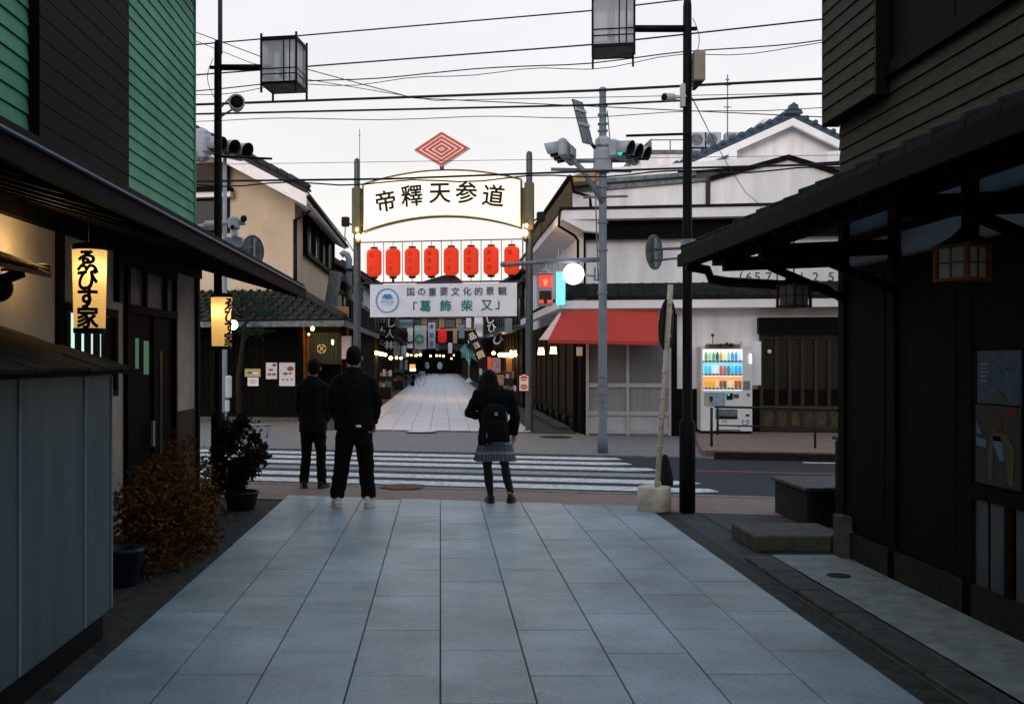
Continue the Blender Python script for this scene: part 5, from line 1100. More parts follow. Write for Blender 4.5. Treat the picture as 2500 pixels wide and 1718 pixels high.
# white banner under the lanterns
bc = GM @ Vector((0.02, -0.03, 2.985))
BN_ = thing('cloth_banner', 'white banner with blue round logo and green lettering under the red lanterns', 'banner', (bc.x, bc.y, 2.6), R(-10.05))
m = M(K['banner']); m.T = GM
nx = 40
vs = [(-1.685 + 3.415 * i / nx, -0.035 + 0.006 * math.sin(i * 0.9) , z) for z in (2.605, 3.365) for i in range(nx + 1)]
m.add(vs, [(i, i + 1, nx + 2 + i, nx + 1 + i) for i in range(nx)]); vs2 = [(x, y + 0.012, z) for x, y, z in vs]; m.add(vs2, [(i + 1, i, nx + 1 + i, nx + 2 + i) for i in range(nx)])
m.build('cloth', BN_)
m = M(K['gate_metal']); m.T = GM
for x in (-1.67, -0.8, 0.0, 0.9, 1.72): m.tube([(x, -0.03, 3.36), (x, -0.03, 3.42)], 0.006, 5)
m.build('tie', BN_)
m = M(K['grey_ink'])
for ch, x in zip('国の重要文化的景観', (708, 866, 1023, 1187, 1352, 1520, 1683, 1845, 2018)):
    letters(m, ch, GM @ face((GL_(880 + x / 5.8075), -0.050, 3.178)), 0.205, 0.012)
m.build('lettering', BN_)
m = M(K['teal_ink'])
for ch, x in zip('「葛飾柴又」', (722, 922, 1212, 1517, 1800, 2000)):
    letters(m, ch, GM @ face((GL_(880 + x / 5.8075), -0.050, 2.855)), 0.275, 0.02)
m.build('lettering', BN_)
m = M(K['blue_ink']); m.T = GM; lc = (GL_(943.3), 2.985)
n = 40; vs = []; 
for i in range(n):
    a = 2 * math.pi * i / n
    vs += [(lc[0] + 0.275 * math.cos(a), -0.0505, lc[1] + 0.285 * math.sin(a)), (lc[0] + 0.247 * math.cos(a), -0.0505, lc[1] + 0.257 * math.sin(a))]
m.add(vs, [(2 * i, 2 * i + 1, (2 * i + 3) % (2 * n), (2 * i + 2) % (2 * n)) for i in range(n)])
for dx, dz, r in ((-0.07, 0.09, 0.045), (0.0, 0.11, 0.055), (0.07, 0.09, 0.045), (0.0, 0.07, 0.06), (-0.04, 0.13, 0.035), (0.05, 0.13, 0.035)):
    m.add([(lc[0] + dx + r * 1.2 * math.cos(k * 0.7854), -0.0507 - dx * 0.002, lc[1] + dz + r * 0.75 * math.sin(k * 0.7854)) for k in range(8)], [tuple(range(8))])
for z, w, h in ((0.045, 0.14, 0.012), (-0.01, 0.15, 0.012), (-0.05, 0.17, 0.012), (-0.10, 0.13, 0.008)):
    pts = [(lc[0] - w + 2 * w * k / 12, -0.0509, lc[1] + z + 0.016 * math.sin(k * 0.62)) for k in range(13)]
    m.add(pts + [(a, b, c_ + h) for a, b, c_ in pts], [(k, k + 1, 14 + k, 13 + k) for k in range(12)])
m.build('round_logo', BN_)
# lamps and sign plate on the gate posts
for sx, lb in ((-1, 'pair of lit bulbs on the gate post beside the cream house'), (1, 'pair of lit bulbs on the gate post beside the awning shop')):
    c = GM @ Vector((sx * 1.93, -0.18, 4.46))
    t = thing('gate_bulb', lb, 'lamp', (c.x, c.y, c.z - 0.1), 0, 'bulbs on the gate posts')
    m = M(K['bulb']); m.ball(c, 0.062, rz=0.075, n=14, m=9); m.ball(c + Vector((0.03 * sx, 0, 0.17)), 0.032, rz=0.045, n=10, m=7); m.build('bulb', t)
    m = M(K['olive']); m.lathe([(0.05, -0.16), (0.065, -0.14), (0.055, -0.06), (0.02, -0.05)], c, 12); m.tube([c + Vector((0, 0, -0.12)), GM @ Vector((sx * 2.0, 0, 4.30))], 0.018, 6); m.build('socket', t)
    point('gate_bulb_light', c + Vector((0, -0.12, 0.0)), 6, GLOW, 0.06)
    f_ = GM @ Vector((sx * 2.27, -0.05, 4.83))
    m = M(K['black_metal']); m.bbox(f_.x - 0.09, f_.x + 0.09, f_.y - 0.08, f_.y + 0.08, f_.z - 0.11, f_.z + 0.11, 0.02); m.tube([f_, GM @ Vector((sx * 2.0, 0, 4.7))], 0.02, 6)
    m.tube([f_ + Vector((0, 0, -0.1)), f_ + Vector((sx * 0.02, 0, -0.35)), GM @ Vector((sx * 2.0, 0, 4.0))], 0.012, 5); m.build('floodlight', label='black floodlight on the outer side of the %s gate post' % ('cream house' if sx < 0 else 'awning shop'), cat='floodlight')
pn = P(1279, 934, 22.3)
NP = thing('entry_sign', 'small white sign with red discs on the gate post', 'sign', (pn.x, pn.y, pn.z - 0.2))
m = M(K['white_paint']); m.prism([(pn.x - 0.10, pn.y, pn.z - 0.18), (pn.x + 0.10, pn.y, pn.z - 0.18), (pn.x + 0.10, pn.y, pn.z + 0.14), (pn.x, pn.y, pn.z + 0.19), (pn.x - 0.10, pn.y, pn.z + 0.14)], (0, 0.02, 0)); m.build('plate', NP)
m = M(mat('red sign print', (0.55, 0.05, 0.05), 0.6, 0.05)); 
for z0, z1, z2 in ((0.02, 0.10, 0.155), (-0.15, -0.09, -0.03)): m.prism([(pn.x + 0.08 * math.cos(a), pn.y - 0.003, pn.z + z1 + (z2 - z0) / 2 * math.sin(a) * 0.9) for a in [k * math.pi / 8 for k in range(16)]], (0, 0.0025, 0))
m.m(K['white_paint']).box(pn.x - 0.06, pn.x + 0.06, pn.y - 0.0045, pn.y - 0.0032, pn.z + 0.075, pn.z + 0.095); m.box(pn.x - 0.06, pn.x + 0.06, pn.y - 0.0045, pn.y - 0.0032, pn.z - 0.10, pn.z - 0.085); m.build('discs', NP)

# ================================================================ cream two storey shop across the road
CH = thing('cream_house', 'cream stucco two storey shop with a tiled roof across the road', 'building', (-5.5, 29, 0))
def fc(x, z, d=0.0): return Vector((-3.95 + 0.985 * x - 0.174 * d, 27.0 - 0.174 * x - 0.985 * d, z))     # x<0 away from the street, d towards the road
def fquad(m, x0, x1, z0, z1, d0, d1):        # box standing on the facade
    m.prism([fc(x0, z0, d0), fc(x1, z0, d0), fc(x1, z1, d0), fc(x0, z1, d0)], fc(0, 0, d1) - fc(0, 0, d0)); return m
m = M(K['cream'])
m.prism([fc(-6.5, 0), fc(0, 0), fc(0, 6.2), fc(-2.4, 7.5), fc(-6.5, 8.6)], Vector((0.0, 0.25, 0)))
m.add([(-3.95, 27.25, 0), (-3.95, 36, 0), (-3.95, 36, 5.9), (-3.95, 27.25, 5.9), (-4.2, 27.25, 0), (-4.2, 36, 0), (-4.2, 36, 5.9), (-4.2, 27.25, 5.9)], [(0, 1, 2, 3), (7, 6, 5, 4), (1, 5, 6, 2), (3, 2, 6, 7)])
m.build('wall', CH)
A, B = Vector((-3.40, 25.25, 5.86)), Vector((-7.3, 25.95, 7.97)); C_, D_ = Vector((-7.3, 37, 7.97)), Vector((-3.40, 35.9, 5.86))
m = M(K['grey_roof']); m.prism([A, B, C_, D_], (0, 0, 0.09)); RF = m.build('roof', CH)
m = M(K['grey_roof']); m.lathe([(0.10, -0.16), (0.10, 0.16)], (0, 0, 0), 8); m.T = None
tm2 = M(K['grey_roof']); tm2.tube([(0.16, 0, 0.07), (-0.16, 0, 0.10)], [0.085, 0.075], 8); tm2.box(-0.15, 0.15, 0.0, 0.5, 0.03, 0.075); tm2 = tm2.mesh('roof_tile')
dv = (B - A); L_ = dv.length; ang = math.atan2(dv.z, -dv.x)
for i in range(15):
    p = A + dv * ((i + 0.4) / 15); piece('roof_tile', tm2, RF, Matrix.Translation(p + Vector((0, 0.05, 0.08))) @ Matrix.Rotation(ang, 4, 'Y'))
m = M(K['stucco_trim']); m.prism([A + Vector((0, 0.02, -0.02)), B + Vector((0, 0.02, -0.02)), B + Vector((0, 0.02, -0.34)), A + Vector((0, 0.02, -0.34))], (0, 0.08, 0)); m.build('bargeboard', CH)
m = M(K['olive']); m.prism([A + Vector((0, 0.1, -0.03)), B + Vector((0, 0.1, -0.03)), B + Vector((0, 1.4, -0.03)), A + Vector((0, 1.4, -0.03))], (0, 0, 0.025)); m.build('verge_soffit', CH)
m = M(K['stucco_trim']); m.box(-3.44, -3.38, 25.3, 35.9, 5.62, 5.86); m.prism([(-3.44, 25.34, 5.60), (-3.44, 25.34, 5.64), (-3.98, 25.34, 5.94), (-3.98, 25.34, 5.9)], (0, 10.5, 0)); m.build('eave', CH)
m = M(K['black_metal']); m.tube([(-3.34, 25.2, 5.74), (-3.34, 35.9, 5.7)], 0.05, 7); m.tube([(-3.36, 26.6, 5.7), (-3.7, 26.85, 5.5), (-3.92, 26.92, 5.4)], 0.035, 7); m.tube([fc(0.03, 5.42, 0.05), fc(0.03, 3.3, 0.05)], 0.055, 8); m.build('downpipe', CH)
# window in the street wall
W_ = M(K['dark_wood']); W_.box(-3.95, -3.80, 28.6, 36, 4.62, 4.74); W_.box(-3.95, -3.80, 28.6, 36, 5.8, 5.9)
for y in (28.6, 30.4, 32.2, 34.0, 35.9): W_.box(-3.95, -3.81, y, y + 0.1, 4.74, 5.8)
W_ = W_.build('window', CH)
m = M(K['glass_dark']); m.box(-3.94, -3.9, 28.7, 35.9, 4.74, 5.8); m.build('pane', W_)
for i in range(14):
    m = M(K['dark_wood']); m.box(-3.87, -3.85, 28.72 + i * 0.51, 28.80 + i * 0.51, 4.74, 5.8); m.build('slat', W_)
# brown panel standing in for shaded wall, pale ledge and dark window at the far end of the facade
m = M(K['brown_wood']); fquad(m, -6.4, -1.85, 6.32, 6.98, 0.02, 0.35); m.build('shaded_wall_panel', CH)
m = M(K['dark_wood']); fquad(m, -6.4, -1.75, 6.20, 6.32, 0.0, 0.42); m.build('beam', CH)
m = M(K['stucco_trim']); fquad(m, -6.4, -1.72, 6.05, 6.19, 0.0, 0.3); m.build('ledge', CH)
WD = M(K['dark_wood']); fquad(WD, -6.4, -1.85, 5.1, 6.04, 0.02, 0.06); WD = WD.build('window', CH)
m = M(K['glass_dark']); fquad(m, -6.3, -1.95, 5.18, 5.98, 0.061, 0.07); m.build('pane', WD)
K['black_wood'] = mat('blackened boards', (0.0045, 0.004, 0.003), 0.9, 0.3, 8, stretch=(8, 8, 1), objvar=0.2, spec=0.04)
# ground floor: tiled skirt roof, boarded front, posters, lit entrance
E0, E1, E2 = Vector((-10, 26.1, 2.60)), Vector((-2.35, 24.35, 2.60)), Vector((-2.35, 38, 2.60)); H0, H1, H2 = fc(-6.1, 3.50), Vector((-3.94, 26.95, 3.50)), Vector((-3.94, 38, 3.50))
m = M(K['grey_roof']); m.add([E0, E1, H1, H0, E2, H2], [(0, 1, 2, 3), (1, 4, 5, 2)]); m.add([p - Vector((0, 0, 0.08)) for p in (E0, E1, H1, H0, E2, H2)], [(3, 2, 1, 0), (2, 5, 4, 1)]); SK = m.build('skirt_roof', CH)
rt = M(K['grey_roof']); rt.tube([(0, 0, 0.022), (0, 0.30, 0.022 + 0.30 * 0.36)], [0.045, 0.036], 7); rt.box(-0.12, 0.12, 0.0, 0.28, 0.0, 0.03); 
rt.T = None
rtm = rt.mesh('roof_tile')
nT = 27; nR = 7
for i in range(nT):
    for r in range(nR):
        a = (i + 0.5) / nT; e = E0.lerp(E1, a); h = Vector(H0).lerp(H1, a)
        p = e.lerp(h, r / nR)
        piece('roof_tile', rtm, SK, Matrix.Translation(p + Vector((0, 0, 0.02))) @ Matrix.Rotation(-0.21, 4, 'Z') @ Matrix.Rotation(0.0, 4, 'X'))
for i in range(12):
    y = 24.6 + i * 1.05
    m = M(K['grey_roof']); m.tube([(-2.38, y, 2.64), (-3.92, max(y, 26.95) if y < 27 else y, 3.54)], 0.06, 6); m.build('roof_ridge', SK)
m = M(K['grey_roof']); m.tube([E1 + Vector((0, 0, 0.06)), H1 + Vector((0, 0, 0.06))], 0.10, 8); m.build('hip_ridge', SK)
m = M(K['sign_back']); m.prism([E0 + Vector((0, -0.02, -0.02)), E1 + Vector((0, -0.02, -0.02)), E1 + Vector((0, -0.02, -0.16)), E0 + Vector((0, -0.02, -0.16))], (0, 0.05, 0)); m.box(-2.37, -2.32, 24.38, 38, 2.44, 2.58); m.build('fascia', CH)
def gf(u, z, d=0.0): return Vector((u, 26.35 - 0.17 * (u + 3.7) - d, z))
m = M(K['black_wood']); m.prism([gf(-9, 0), gf(-3.72, 0), gf(-3.72, 3.0), gf(-9, 3.0)], (0, 0.3, 0)); m.build('front_wall', CH)
m = M(K['black_wood']); m.box(-0.085, 0.085, -0.02, 0.0, 0.28, 2.9); vb = m.mesh('board')
for i in range(29): piece('board', vb, CH, Matrix.Translation(gf(-3.82 - i * 0.178, 0, 0.0)) @ Matrix.Rotation(-0.168, 4, 'Z'))
m = M(K['stone_pale']); m.prism([gf(-9, 0, 0.12), gf(-3.7, 0, 0.12), gf(-3.7, 0.10, 0.12), gf(-9, 0.10, 0.12)], (0, 0.25, 0)); m.build('plinth', CH)
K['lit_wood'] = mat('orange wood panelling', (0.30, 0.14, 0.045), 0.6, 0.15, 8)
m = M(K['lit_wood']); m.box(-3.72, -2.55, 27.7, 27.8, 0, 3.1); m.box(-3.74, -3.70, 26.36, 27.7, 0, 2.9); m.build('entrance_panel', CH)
m = M(K['black_wood']); m.box(-3.74, -3.62, 26.22, 26.36, 0, 2.9); m.box(-2.60, -2.48, 26.3, 26.44, 0, 2.6); m.box(-3.62, -2.6, 26.9, 27.0, 2.36, 2.50); m.build('entrance_post', CH)
m = M(K['black_wood']); m.box(-3.5, -2.75, 27.55, 27.68, 0, 1.5); m.build('door', CH)
m = M(K['black_wood']); m.box(-2.62, -2.50, 27.8, 38, 0, 3.3); m.build('street_wall', CH)
NO = thing('shop_curtain', 'dark shop curtain with a pale round crest in the lit entrance', 'curtain', (-3.1, 27.0, 1.5))
cl = mat('dark navy curtain', (0.012, 0.02, 0.026), 0.9, 0.1)
for i in range(3):
    m = M(cl); x0 = -3.50 + i * 0.265; n = 10
    vs = [(x0 + 0.255 * k / n, 26.93 + 0.015 * math.sin(k * 1.3 + i), z) for z in (1.53, 2.37) for k in range(n + 1)]
    m.add(vs, [(k, k + 1, n + 2 + k, n + 1 + k) for k in range(n)]); m.add([(a, b + 0.008, c) for a, b, c in vs], [(k + 1, k, n + 1 + k, n + 2 + k) for k in range(n)]); m.build('cloth', NO)
m = M(K['dark_wood']); m.tube([(-3.55, 26.93, 2.375), (-2.68, 26.93, 2.375)], 0.02, 7); m.build('rod', NO)
cr = mat('pale crest print', (0.33, 0.30, 0.24), 0.8, 0); m = M(cr); q = P(785, 851, 26.89)
for k in range(24):
    if k % 6 == 0: continue
    a, b = k * math.pi / 12, (k + 1) * math.pi / 12
    m.add([(q.x + r * math.cos(t_), q.y, q.z + r * math.sin(t_)) for r, t_ in ((0.125, a), (0.125, b), (0.10, b), (0.10, a))], [(0, 1, 2, 3)])
for s_ in (-1, 1): m.add([(q.x - 0.055, q.y, q.z - 0.05 * s_), (q.x - 0.035, q.y, q.z - 0.06 * s_), (q.x + 0.055, q.y, q.z + 0.05 * s_), (q.x + 0.035, q.y, q.z + 0.06 * s_)], [(0, 1, 2, 3)])
m.build('crest', NO)
def bulb_lamp(px, py, v, r, label, e=0, lng=1.0, group=None, mt='bulb', ceil=None):
    c = P(px, py, v); t = thing('hanging_bulb', label, 'lamp', (c.x, c.y, c.z - r), 0, group)
    m = M(K[mt]); m.ball(c, r, rz=r * lng, n=12, m=8); m.build('bulb', t)
    m = M(K['black_metal']); m.lathe([(r * 0.5, r * lng * 0.9), (r * 0.5, r * lng + 0.06), (0.01, r * lng + 0.07)], c, 10); m.tube([c + Vector((0, 0, r * lng + 0.05)), (c.x, c.y, ceil or c.z + 0.35)], 0.006, 5); m.build('socket', t)
    if e: point('bulb_light', c + Vector((0, -0.02, -r * lng - 0.06)), e, GLOW, 0.05)
bulb_lamp(763, 802, 26.2, 0.05, 'bright bulb above the dark shop curtain', 22, 1.2)
bulb_lamp(754, 816, 26.8, 0.03, 'small dim bulb beside the shop curtain', 0, 1.0, mt='bulb_far')
bulb_lamp(812, 835, 26.3, 0.032, 'long slim bulb in front of the shop curtain', 7, 2.2)
def paper(px0, py0, px1, py1, v, nm, label, mt, cat='poster'):
    a, b = P(px0, py1, v), P(px1, py0, v); u = (a.x + b.x) / 2
    d = gf(u, 0).y - 0.05
    k_ = d / v; a = P(px0, py1, d); b = P(px1, py0, d)
    t = thing(nm, label, cat, (u, d, a.z)); T = Matrix.Translation((((a.x + b.x) / 2), d, (a.z + b.z) / 2)) @ Matrix.Rotation(-0.168, 4, 'Z')
    w, h = (b.x - a.x) / 2, (b.z - a.z) / 2
    m = M(mt); m.T = T; m.box(-w, w, -0.004, 0.012, -h, h); m.build('sheet', t); return t, T, w, h
pp = mat('white poster paper', (0.58, 0.55, 0.60), 0.7, 0.04); py_ = mat('yellow poster paper', (0.36, 0.34, 0.20), 0.7, 0.15, 20); food = mat('food print', (0.22, 0.10, 0.035), 0.7, 0.3, 30); grn = mat('salad print', (0.08, 0.12, 0.08), 0.7, 0.3, 30)
def blobs(t, T, items):
    for mt, x, z, rx, rz in items:
        m = M(mt); m.T = T; m.prism([(x + rx * math.cos(k * math.pi / 5), -0.0075, z + rz * math.sin(k * math.pi / 5)) for k in range(10)], (0, 0.003, 0)); m.build('picture', t)
t, T, w, h = paper(681, 885, 721, 942, 26.3, 'menu_poster', 'largest white menu poster with a dish photo on the boarded front', pp)
blobs(t, T, [(food, w * 0.42, h * 0.48, w * 0.46, h * 0.2), (grn, -w * 0.2, h * 0.05, w * 0.3, h * 0.12), (grn, w * 0.4, h * 0.08, w * 0.25, h * 0.08)] + [(food, -w * 0.5 + i * w * 0.55, -h * 0.45, w * 0.14, h * 0.08) for i in range(3)])
t, T, w, h = paper(649, 885, 677, 925, 26.3, 'menu_poster', 'narrow menu poster beside the largest one', pp)
blobs(t, T, [(food, -w * 0.1, h * 0.12, w * 0.5, h * 0.13), (grn, w * 0.5, h * 0.7, w * 0.35, h * 0.18), (food, -w * 0.4, -h * 0.42, w * 0.4, h * 0.16), (food, w * 0.45, -h * 0.42, w * 0.4, h * 0.16)])
t, T, w, h = paper(597, 900, 637, 919.5, 26.3, 'notice', 'yellowish paper notice on the dark boards', py_)
blobs(t, T, [(food, -w * 0.4, 0, w * 0.3, h * 0.35), (pp, w * 0.4, -h * 0.1, w * 0.4, h * 0.3)])
t, T, w, h = paper(604, 921, 632, 942, 26.3, 'notice', 'small white paper notice under the yellowish one', pp)
blobs(t, T, [(K['grey_ink'], 0, h * 0.3, w * 0.7, h * 0.05), (K['grey_ink'], 0, 0, w * 0.7, h * 0.05), (K['grey_ink'], 0, -h * 0.3, w * 0.7, h * 0.05)])
a, b = P(834, 876, 25.6), P(855, 820, 25.6)
m = M(mat('pinkish board', (0.50, 0.40, 0.38), 0.8, 0.05)); m.box(a.x, b.x, 25.6, 25.64, a.z, b.z); m.tube([(b.x, 25.66, 0), (b.x, 25.66, b.z)], 0.03, 7); m.build('notice_board', label='pinkish board on a post by the lit entrance', cat='notice board')
# little pine in front of the shop
PT = thing('pine_tree', 'small dark pine reaching over the shop roof behind the far lantern', 'tree', (-4.9, 24.6, 0))
m = M(K['bark']); m.tube([(-4.95, 24.6, 0), (-5.0, 24.65, 1.2), (-4.85, 24.55, 2.2), (-4.75, 24.5, 3.0)], [0.08, 0.065, 0.05, 0.02], 8)
tips = [(-5.4, 24.5, 2.55), (-4.35, 24.45, 2.75), (-5.1, 24.4, 3.0), (-4.6, 24.5, 2.3), (-5.6, 24.6, 2.95), (-4.3, 24.5, 3.05), (-4.9, 24.4, 3.2)]
for q in tips: m.tube([(-4.9, 24.58, q[2] - 0.3), ((-4.9 + q[0]) / 2, 24.5, q[2] - 0.12), q], [0.03, 0.02, 0.008], 6)
m.build('trunk', PT)
m = M(K['leaf_green']); rnd = random.Random(4)
for q in tips:
    for i in range(260):
        p = Vector(q) + Vector((rnd.gauss(0, 0.2), rnd.gauss(0, 0.16), rnd.gauss(0, 0.055))); d = Vector((rnd.gauss(0, 1), rnd.gauss(0, 1), abs(rnd.gauss(0, 1)))).normalized(); w_ = d.orthogonal().normalized() * 0.008
        m.add([p - w_, p + w_, p + d * 0.13], [(0, 1, 2)])
m.build('crown', PT)
# low pipe rail at the kerb
RL = thing('pipe_rail', 'low grey pipe rail at the kerb in front of the boarded shop', 'rail', (-4.0, 20.8, 0))
m = M(K['grey_metal']); m.tube([P(572, 1037, 20.8), P(660, 1037, 20.6)], 0.03, 8); m.build('pipe', RL)
for px in (580, 652):
    m = M(K['grey_metal']); q = P(px, 1037, 20.75); m.tube([q, (q.x, q.y, -0.01)], 0.025, 8); m.build('leg', RL)
# ================================================================ white corner shop with the red awning
WS = thing('white_shop', 'white stucco corner shop with dark trim and a gabled blue tiled roof', 'building', (6, 24, 0))
def ws(x, z, d=0.0): return Vector((3.10 + 0.990 * x - 0.139 * d, 21.55 - 0.139 * x - 0.990 * d, z))
def xf(px, d=0.0):
    t_ = (px - 1075) / F; return (t_ * (21.55 - 0.99 * d) - 3.10 + 0.139 * d) / (0.990 + 0.139 * t_)
def zf(px, py, d=0.0): return 1.6 + (880 - py) * ws(xf(px, d), 0, d).y / F
def wbox(m, x0, x1, z0, z1, d0, d1): m.prism([ws(x0, z0, d0), ws(x1, z0, d0), ws(x1, z1, d0), ws(x0, z1, d0)], ws(0, 0, d1) - ws(0, 0, d0)); return m
def wpan(m, px0, px1, py0, py1, d0, d1):       # box from its outline in the photograph's facade
    return wbox(m, xf(px0, d1), xf(px1, d1), zf((px0 + px1) / 2, py1, d1), zf((px0 + px1) / 2, py0, d1), d0, d1)
XR = 9.0
m = M(K['stucco']); wbox(m, 0.05, XR, 0.0, 4.45, -0.3, 0.0); 
m.add([(3.07, 22.0, 2.6), (3.07, 33, 2.6), (3.07, 33, 4.4), (3.07, 22.0, 4.4), (3.4, 21.8, 2.6), (3.4, 33, 2.6), (3.4, 33, 4.4), (3.4, 21.8, 4.4)], [(3, 2, 1, 0), (4, 5, 6, 7), (0, 4, 7, 3), (3, 7, 6, 2)]); m.build('wall', WS)
m = M(K['dark_wood']); wbox(m, xf(1640), XR, 0.0, 1.0, 0.0, 0.05); wbox(m, xf(1636), xf(1652), 0.0, 2.6, 0.0, 0.07); m.build('dark_plinth', WS)
m = M(K['dark_wood']); wbox(m, 0.0, xf(1430), 3.2, 4.2, 0.0, 0.04); m.build('corner_post', WS)
# glazed front with pale frames and a drawn grey blind
FR = M(K['aluminium']); xs = [xf(p) for p in (1434, 1532, 1634)]; zs = [0.04, 0.46, 1.06, 2.3]
for x in xs: wbox(FR, x - 0.03, x + 0.03, 0.0, 2.45, 0.0, 0.10)
for z in (0.08, 0.47, 1.07): wbox(FR, xs[0] + 0.031, xs[1] - 0.031, z - 0.045, z + 0.045, 0.0, 0.09); wbox(FR, xs[1] + 0.031, xs[2] - 0.031, z - 0.045, z + 0.045, 0.0, 0.09)
FR = FR.build('glazed_front', WS)
K['blind'] = mat('grey blind behind glass', (0.23, 0.23, 0.25), 0.4, 0.10, 2, stretch=(6, 6, 0.4)); K['blind_shaded'] = mat('shaded blind behind glass', (0.14, 0.14, 0.15), 0.4, 0.10, 2, stretch=(6, 6, 0.4)); K['blind2'] = mat('pale frosted lower pane', (0.40, 0.41, 0.45), 0.4, 0.10, 2)  # darker blind copy for the upper panes, shade put into the colour
for i in range(2):
    for j in range(3):
        m = M(K[('blind2', 'blind', 'blind_shaded')[j]]); wbox(m, xs[i] + 0.035, xs[i + 1] - 0.035, (0.125, 0.515, 1.115)[j], (0.425, 1.025, 2.45)[j], 0.01, 0.03); m.build('pane', FR)
m = M(K['dark_wood']); wbox(m, 0.0, xs[0] - 0.03, 0.0, 2.6, 0.0, 0.06); m.build('dark_door', WS)
m = M(K['stucco_trim']); wpan(m, 1407, 1422, 847, 868, 0.06, 0.09); m.build('white_sign_plate', WS)  # small white sign plate beside the dark door
# lattice along the shopping street side
for i in range(7):
    y = 22.3 + i * 1.45
    LT = M(K['dark_wood']); LT.box(2.98, 3.06, y, y + 0.12, 0, 2.5); LT.box(2.99, 3.06, y + 0.12, y + 1.45, 0.28, 0.38); LT.box(2.99, 3.06, y + 0.12, y + 1.45, 2.3, 2.5); LT = LT.build('lattice', WS)
    for k in range(6): 
        if i == 0 and k == 0: s_ = M(K['brown_wood']); s_.box(3.0, 3.04, -0.035, 0.035, 0.38, 2.3); s_me = s_.mesh('slat')
        piece('slat', s_me, LT, Matrix.Translation((0, y + 0.28 + k * 0.2, 0)))
    m = M(K['glass_dark']); m.box(3.045, 3.065, y + 0.12, y + 1.45, 0.0, 2.3); m.build('pane', LT)
m = M(K['dark_wood']); m.box(3.062, 3.2, 21.75, 33, 0, 2.6); m.build('side_wall', WS)
m = M(K['stone_pale']); m.box(2.62, 2.95, 22.6, 31, 0.0, 0.09); m.box(2.60, 2.64, 22.6, 31, 0.09, 0.13); m.build('threshold', WS)
# skirt roof: dark tiles over a white fascia
m = M(K['stucco_trim']); wbox(m, -0.55, XR, 2.70, 2.87, 0.0, 0.52); m.box(2.50, 2.66, 21.3, 31, 2.70, 2.87); m.build('fascia', WS)
m = M(K['black_roof']); m.prism([ws(-0.57, 2.90, 0.55), ws(-0.57, 2.94, 0.55), ws(-0.57, 3.24, 0.0), ws(-0.57, 3.0, 0.0)], ws(XR, 0) - ws(-0.57, 0)); m.prism([(2.48, 21.1, 2.90), (2.48, 21.1, 2.94), (3.06, 21.1, 3.24), (3.06, 21.1, 3.0)], (0, 10, 0)); SR = m.build('skirt_roof', WS)
tmm = M(K['black_roof']); tmm.prism([(-0.125, -0.30, 0.0), (0.125, -0.30, 0.0), (0.125, 0.28, 0.31), (-0.125, 0.28, 0.31)], (0, 0, 0.018)); tmm.tube([(-0.12, -0.31, 0.012), (-0.12, 0.28, 0.322)], 0.02, 6); tmm = tmm.mesh('roof_tile')
for i in range(37): piece('roof_tile', tmm, SR, Matrix.Translation(ws(-0.42 + i * 0.255, 2.945, 0.26)) @ Matrix.Rotation(R(-8), 4, 'Z'))
# cornice above the upper floor and dark frieze under it
m = M(K['stucco_trim']); m.prism([ws(-0.45, 4.58, 0.55), ws(XR, 4.58, 0.55), ws(XR, 4.78, 0.55), ws(-0.45, 4.78, 0.55)], ws(0, 0, 0) - ws(0, 0, 0.55))
m.prism([(2.58, 21.05, 4.58), (2.58, 21.05, 4.78), (3.4, 21.05, 4.78), (3.4, 21.05, 4.30), (3.05, 21.05, 4.34)], (0, 11, 0)); m.build('cornice', WS)
m = M(K['black_metal']); wbox(m, -0.5, XR, 4.782, 4.84, -0.1, 0.58); m.box(2.54, 2.6, 21.0, 32, 4.782, 4.84); m.tube([ws(-0.5, 4.8, 0.56), ws(-0.52, 4.45, 0.5), ws(-0.2, 4.28, 0.25), ws(-0.12, 4.2, 0.06), ws(-0.12, 3.25, 0.06)], 0.03, 7); m.build('gutter', WS)
m = M(K['dark_wood']); wbox(m, 0.0, XR, 4.20, 4.575, 0.0, 0.22); m.build('frieze', WS)
# telephone digits painted on the wall
m = M(K['grey_ink'])
for ch, px in zip('(657)0125', (1809, 1828, 1849, 1876, 1896, 1924, 1957, 1991, 2029)):
    letters(m, ch, face(ws(xf(px), zf(px, 676), 0.006), R(-8)), 0.27, 0.006)
m.build('lettering', WS)
# top storey panels
def top_poly(pts, d, nm, mt, th=0.3):
    m = M(mt); m.prism([ws(xf(px, d), zf(px, py, d), d) for px, py in pts], ws(0, 0, -th) - ws(0, 0, 0)); return m.build(nm, WS)
top_poly([(1398, 514), (1724, 514), (1724, 440), (1398, 470)], -0.35, 'upper_panel', K['stucco'])
top_poly([(1733, 514), (2060, 514), (2060, 424), (1926, 386), (1735, 440)], -0.35, 'gable_panel', K['stucco'])
top_poly([(1723, 516), (1734, 516), (1734, 436), (1723, 436)], -0.30, 'brown_post', K['brown_wood'])
top_poly([(1482, 518), (1724, 518), (1724, 502)], -0.31, 'dark_wedge', K['dark_wood'], 0.1)
top_poly([(1395, 470), (1724, 442), (1724, 434), (1395, 457)], -0.28, 'coping', K['sign_back'], 0.45)
top_poly([(1400, 452), (1700, 428), (1700, 419), (1400, 440)], -0.9, 'coping', K['sign_back'], 0.5)
top_poly([(1735, 441), (1926, 388), (1926, 377), (1735, 430)], -0.26, 'gable_beam', K['dark_wood'], 0.4)
top_poly([(1926, 377), (2060, 418), (2060, 430), (1926, 388)], -0.26, 'gable_beam', K['dark_wood'], 0.4)
top_poly([(1400, 440), (2070, 405), (2070, 366), (1640, 400), (1400, 415)], -1.4, 'upper_block', K['stucco'], 2.5)
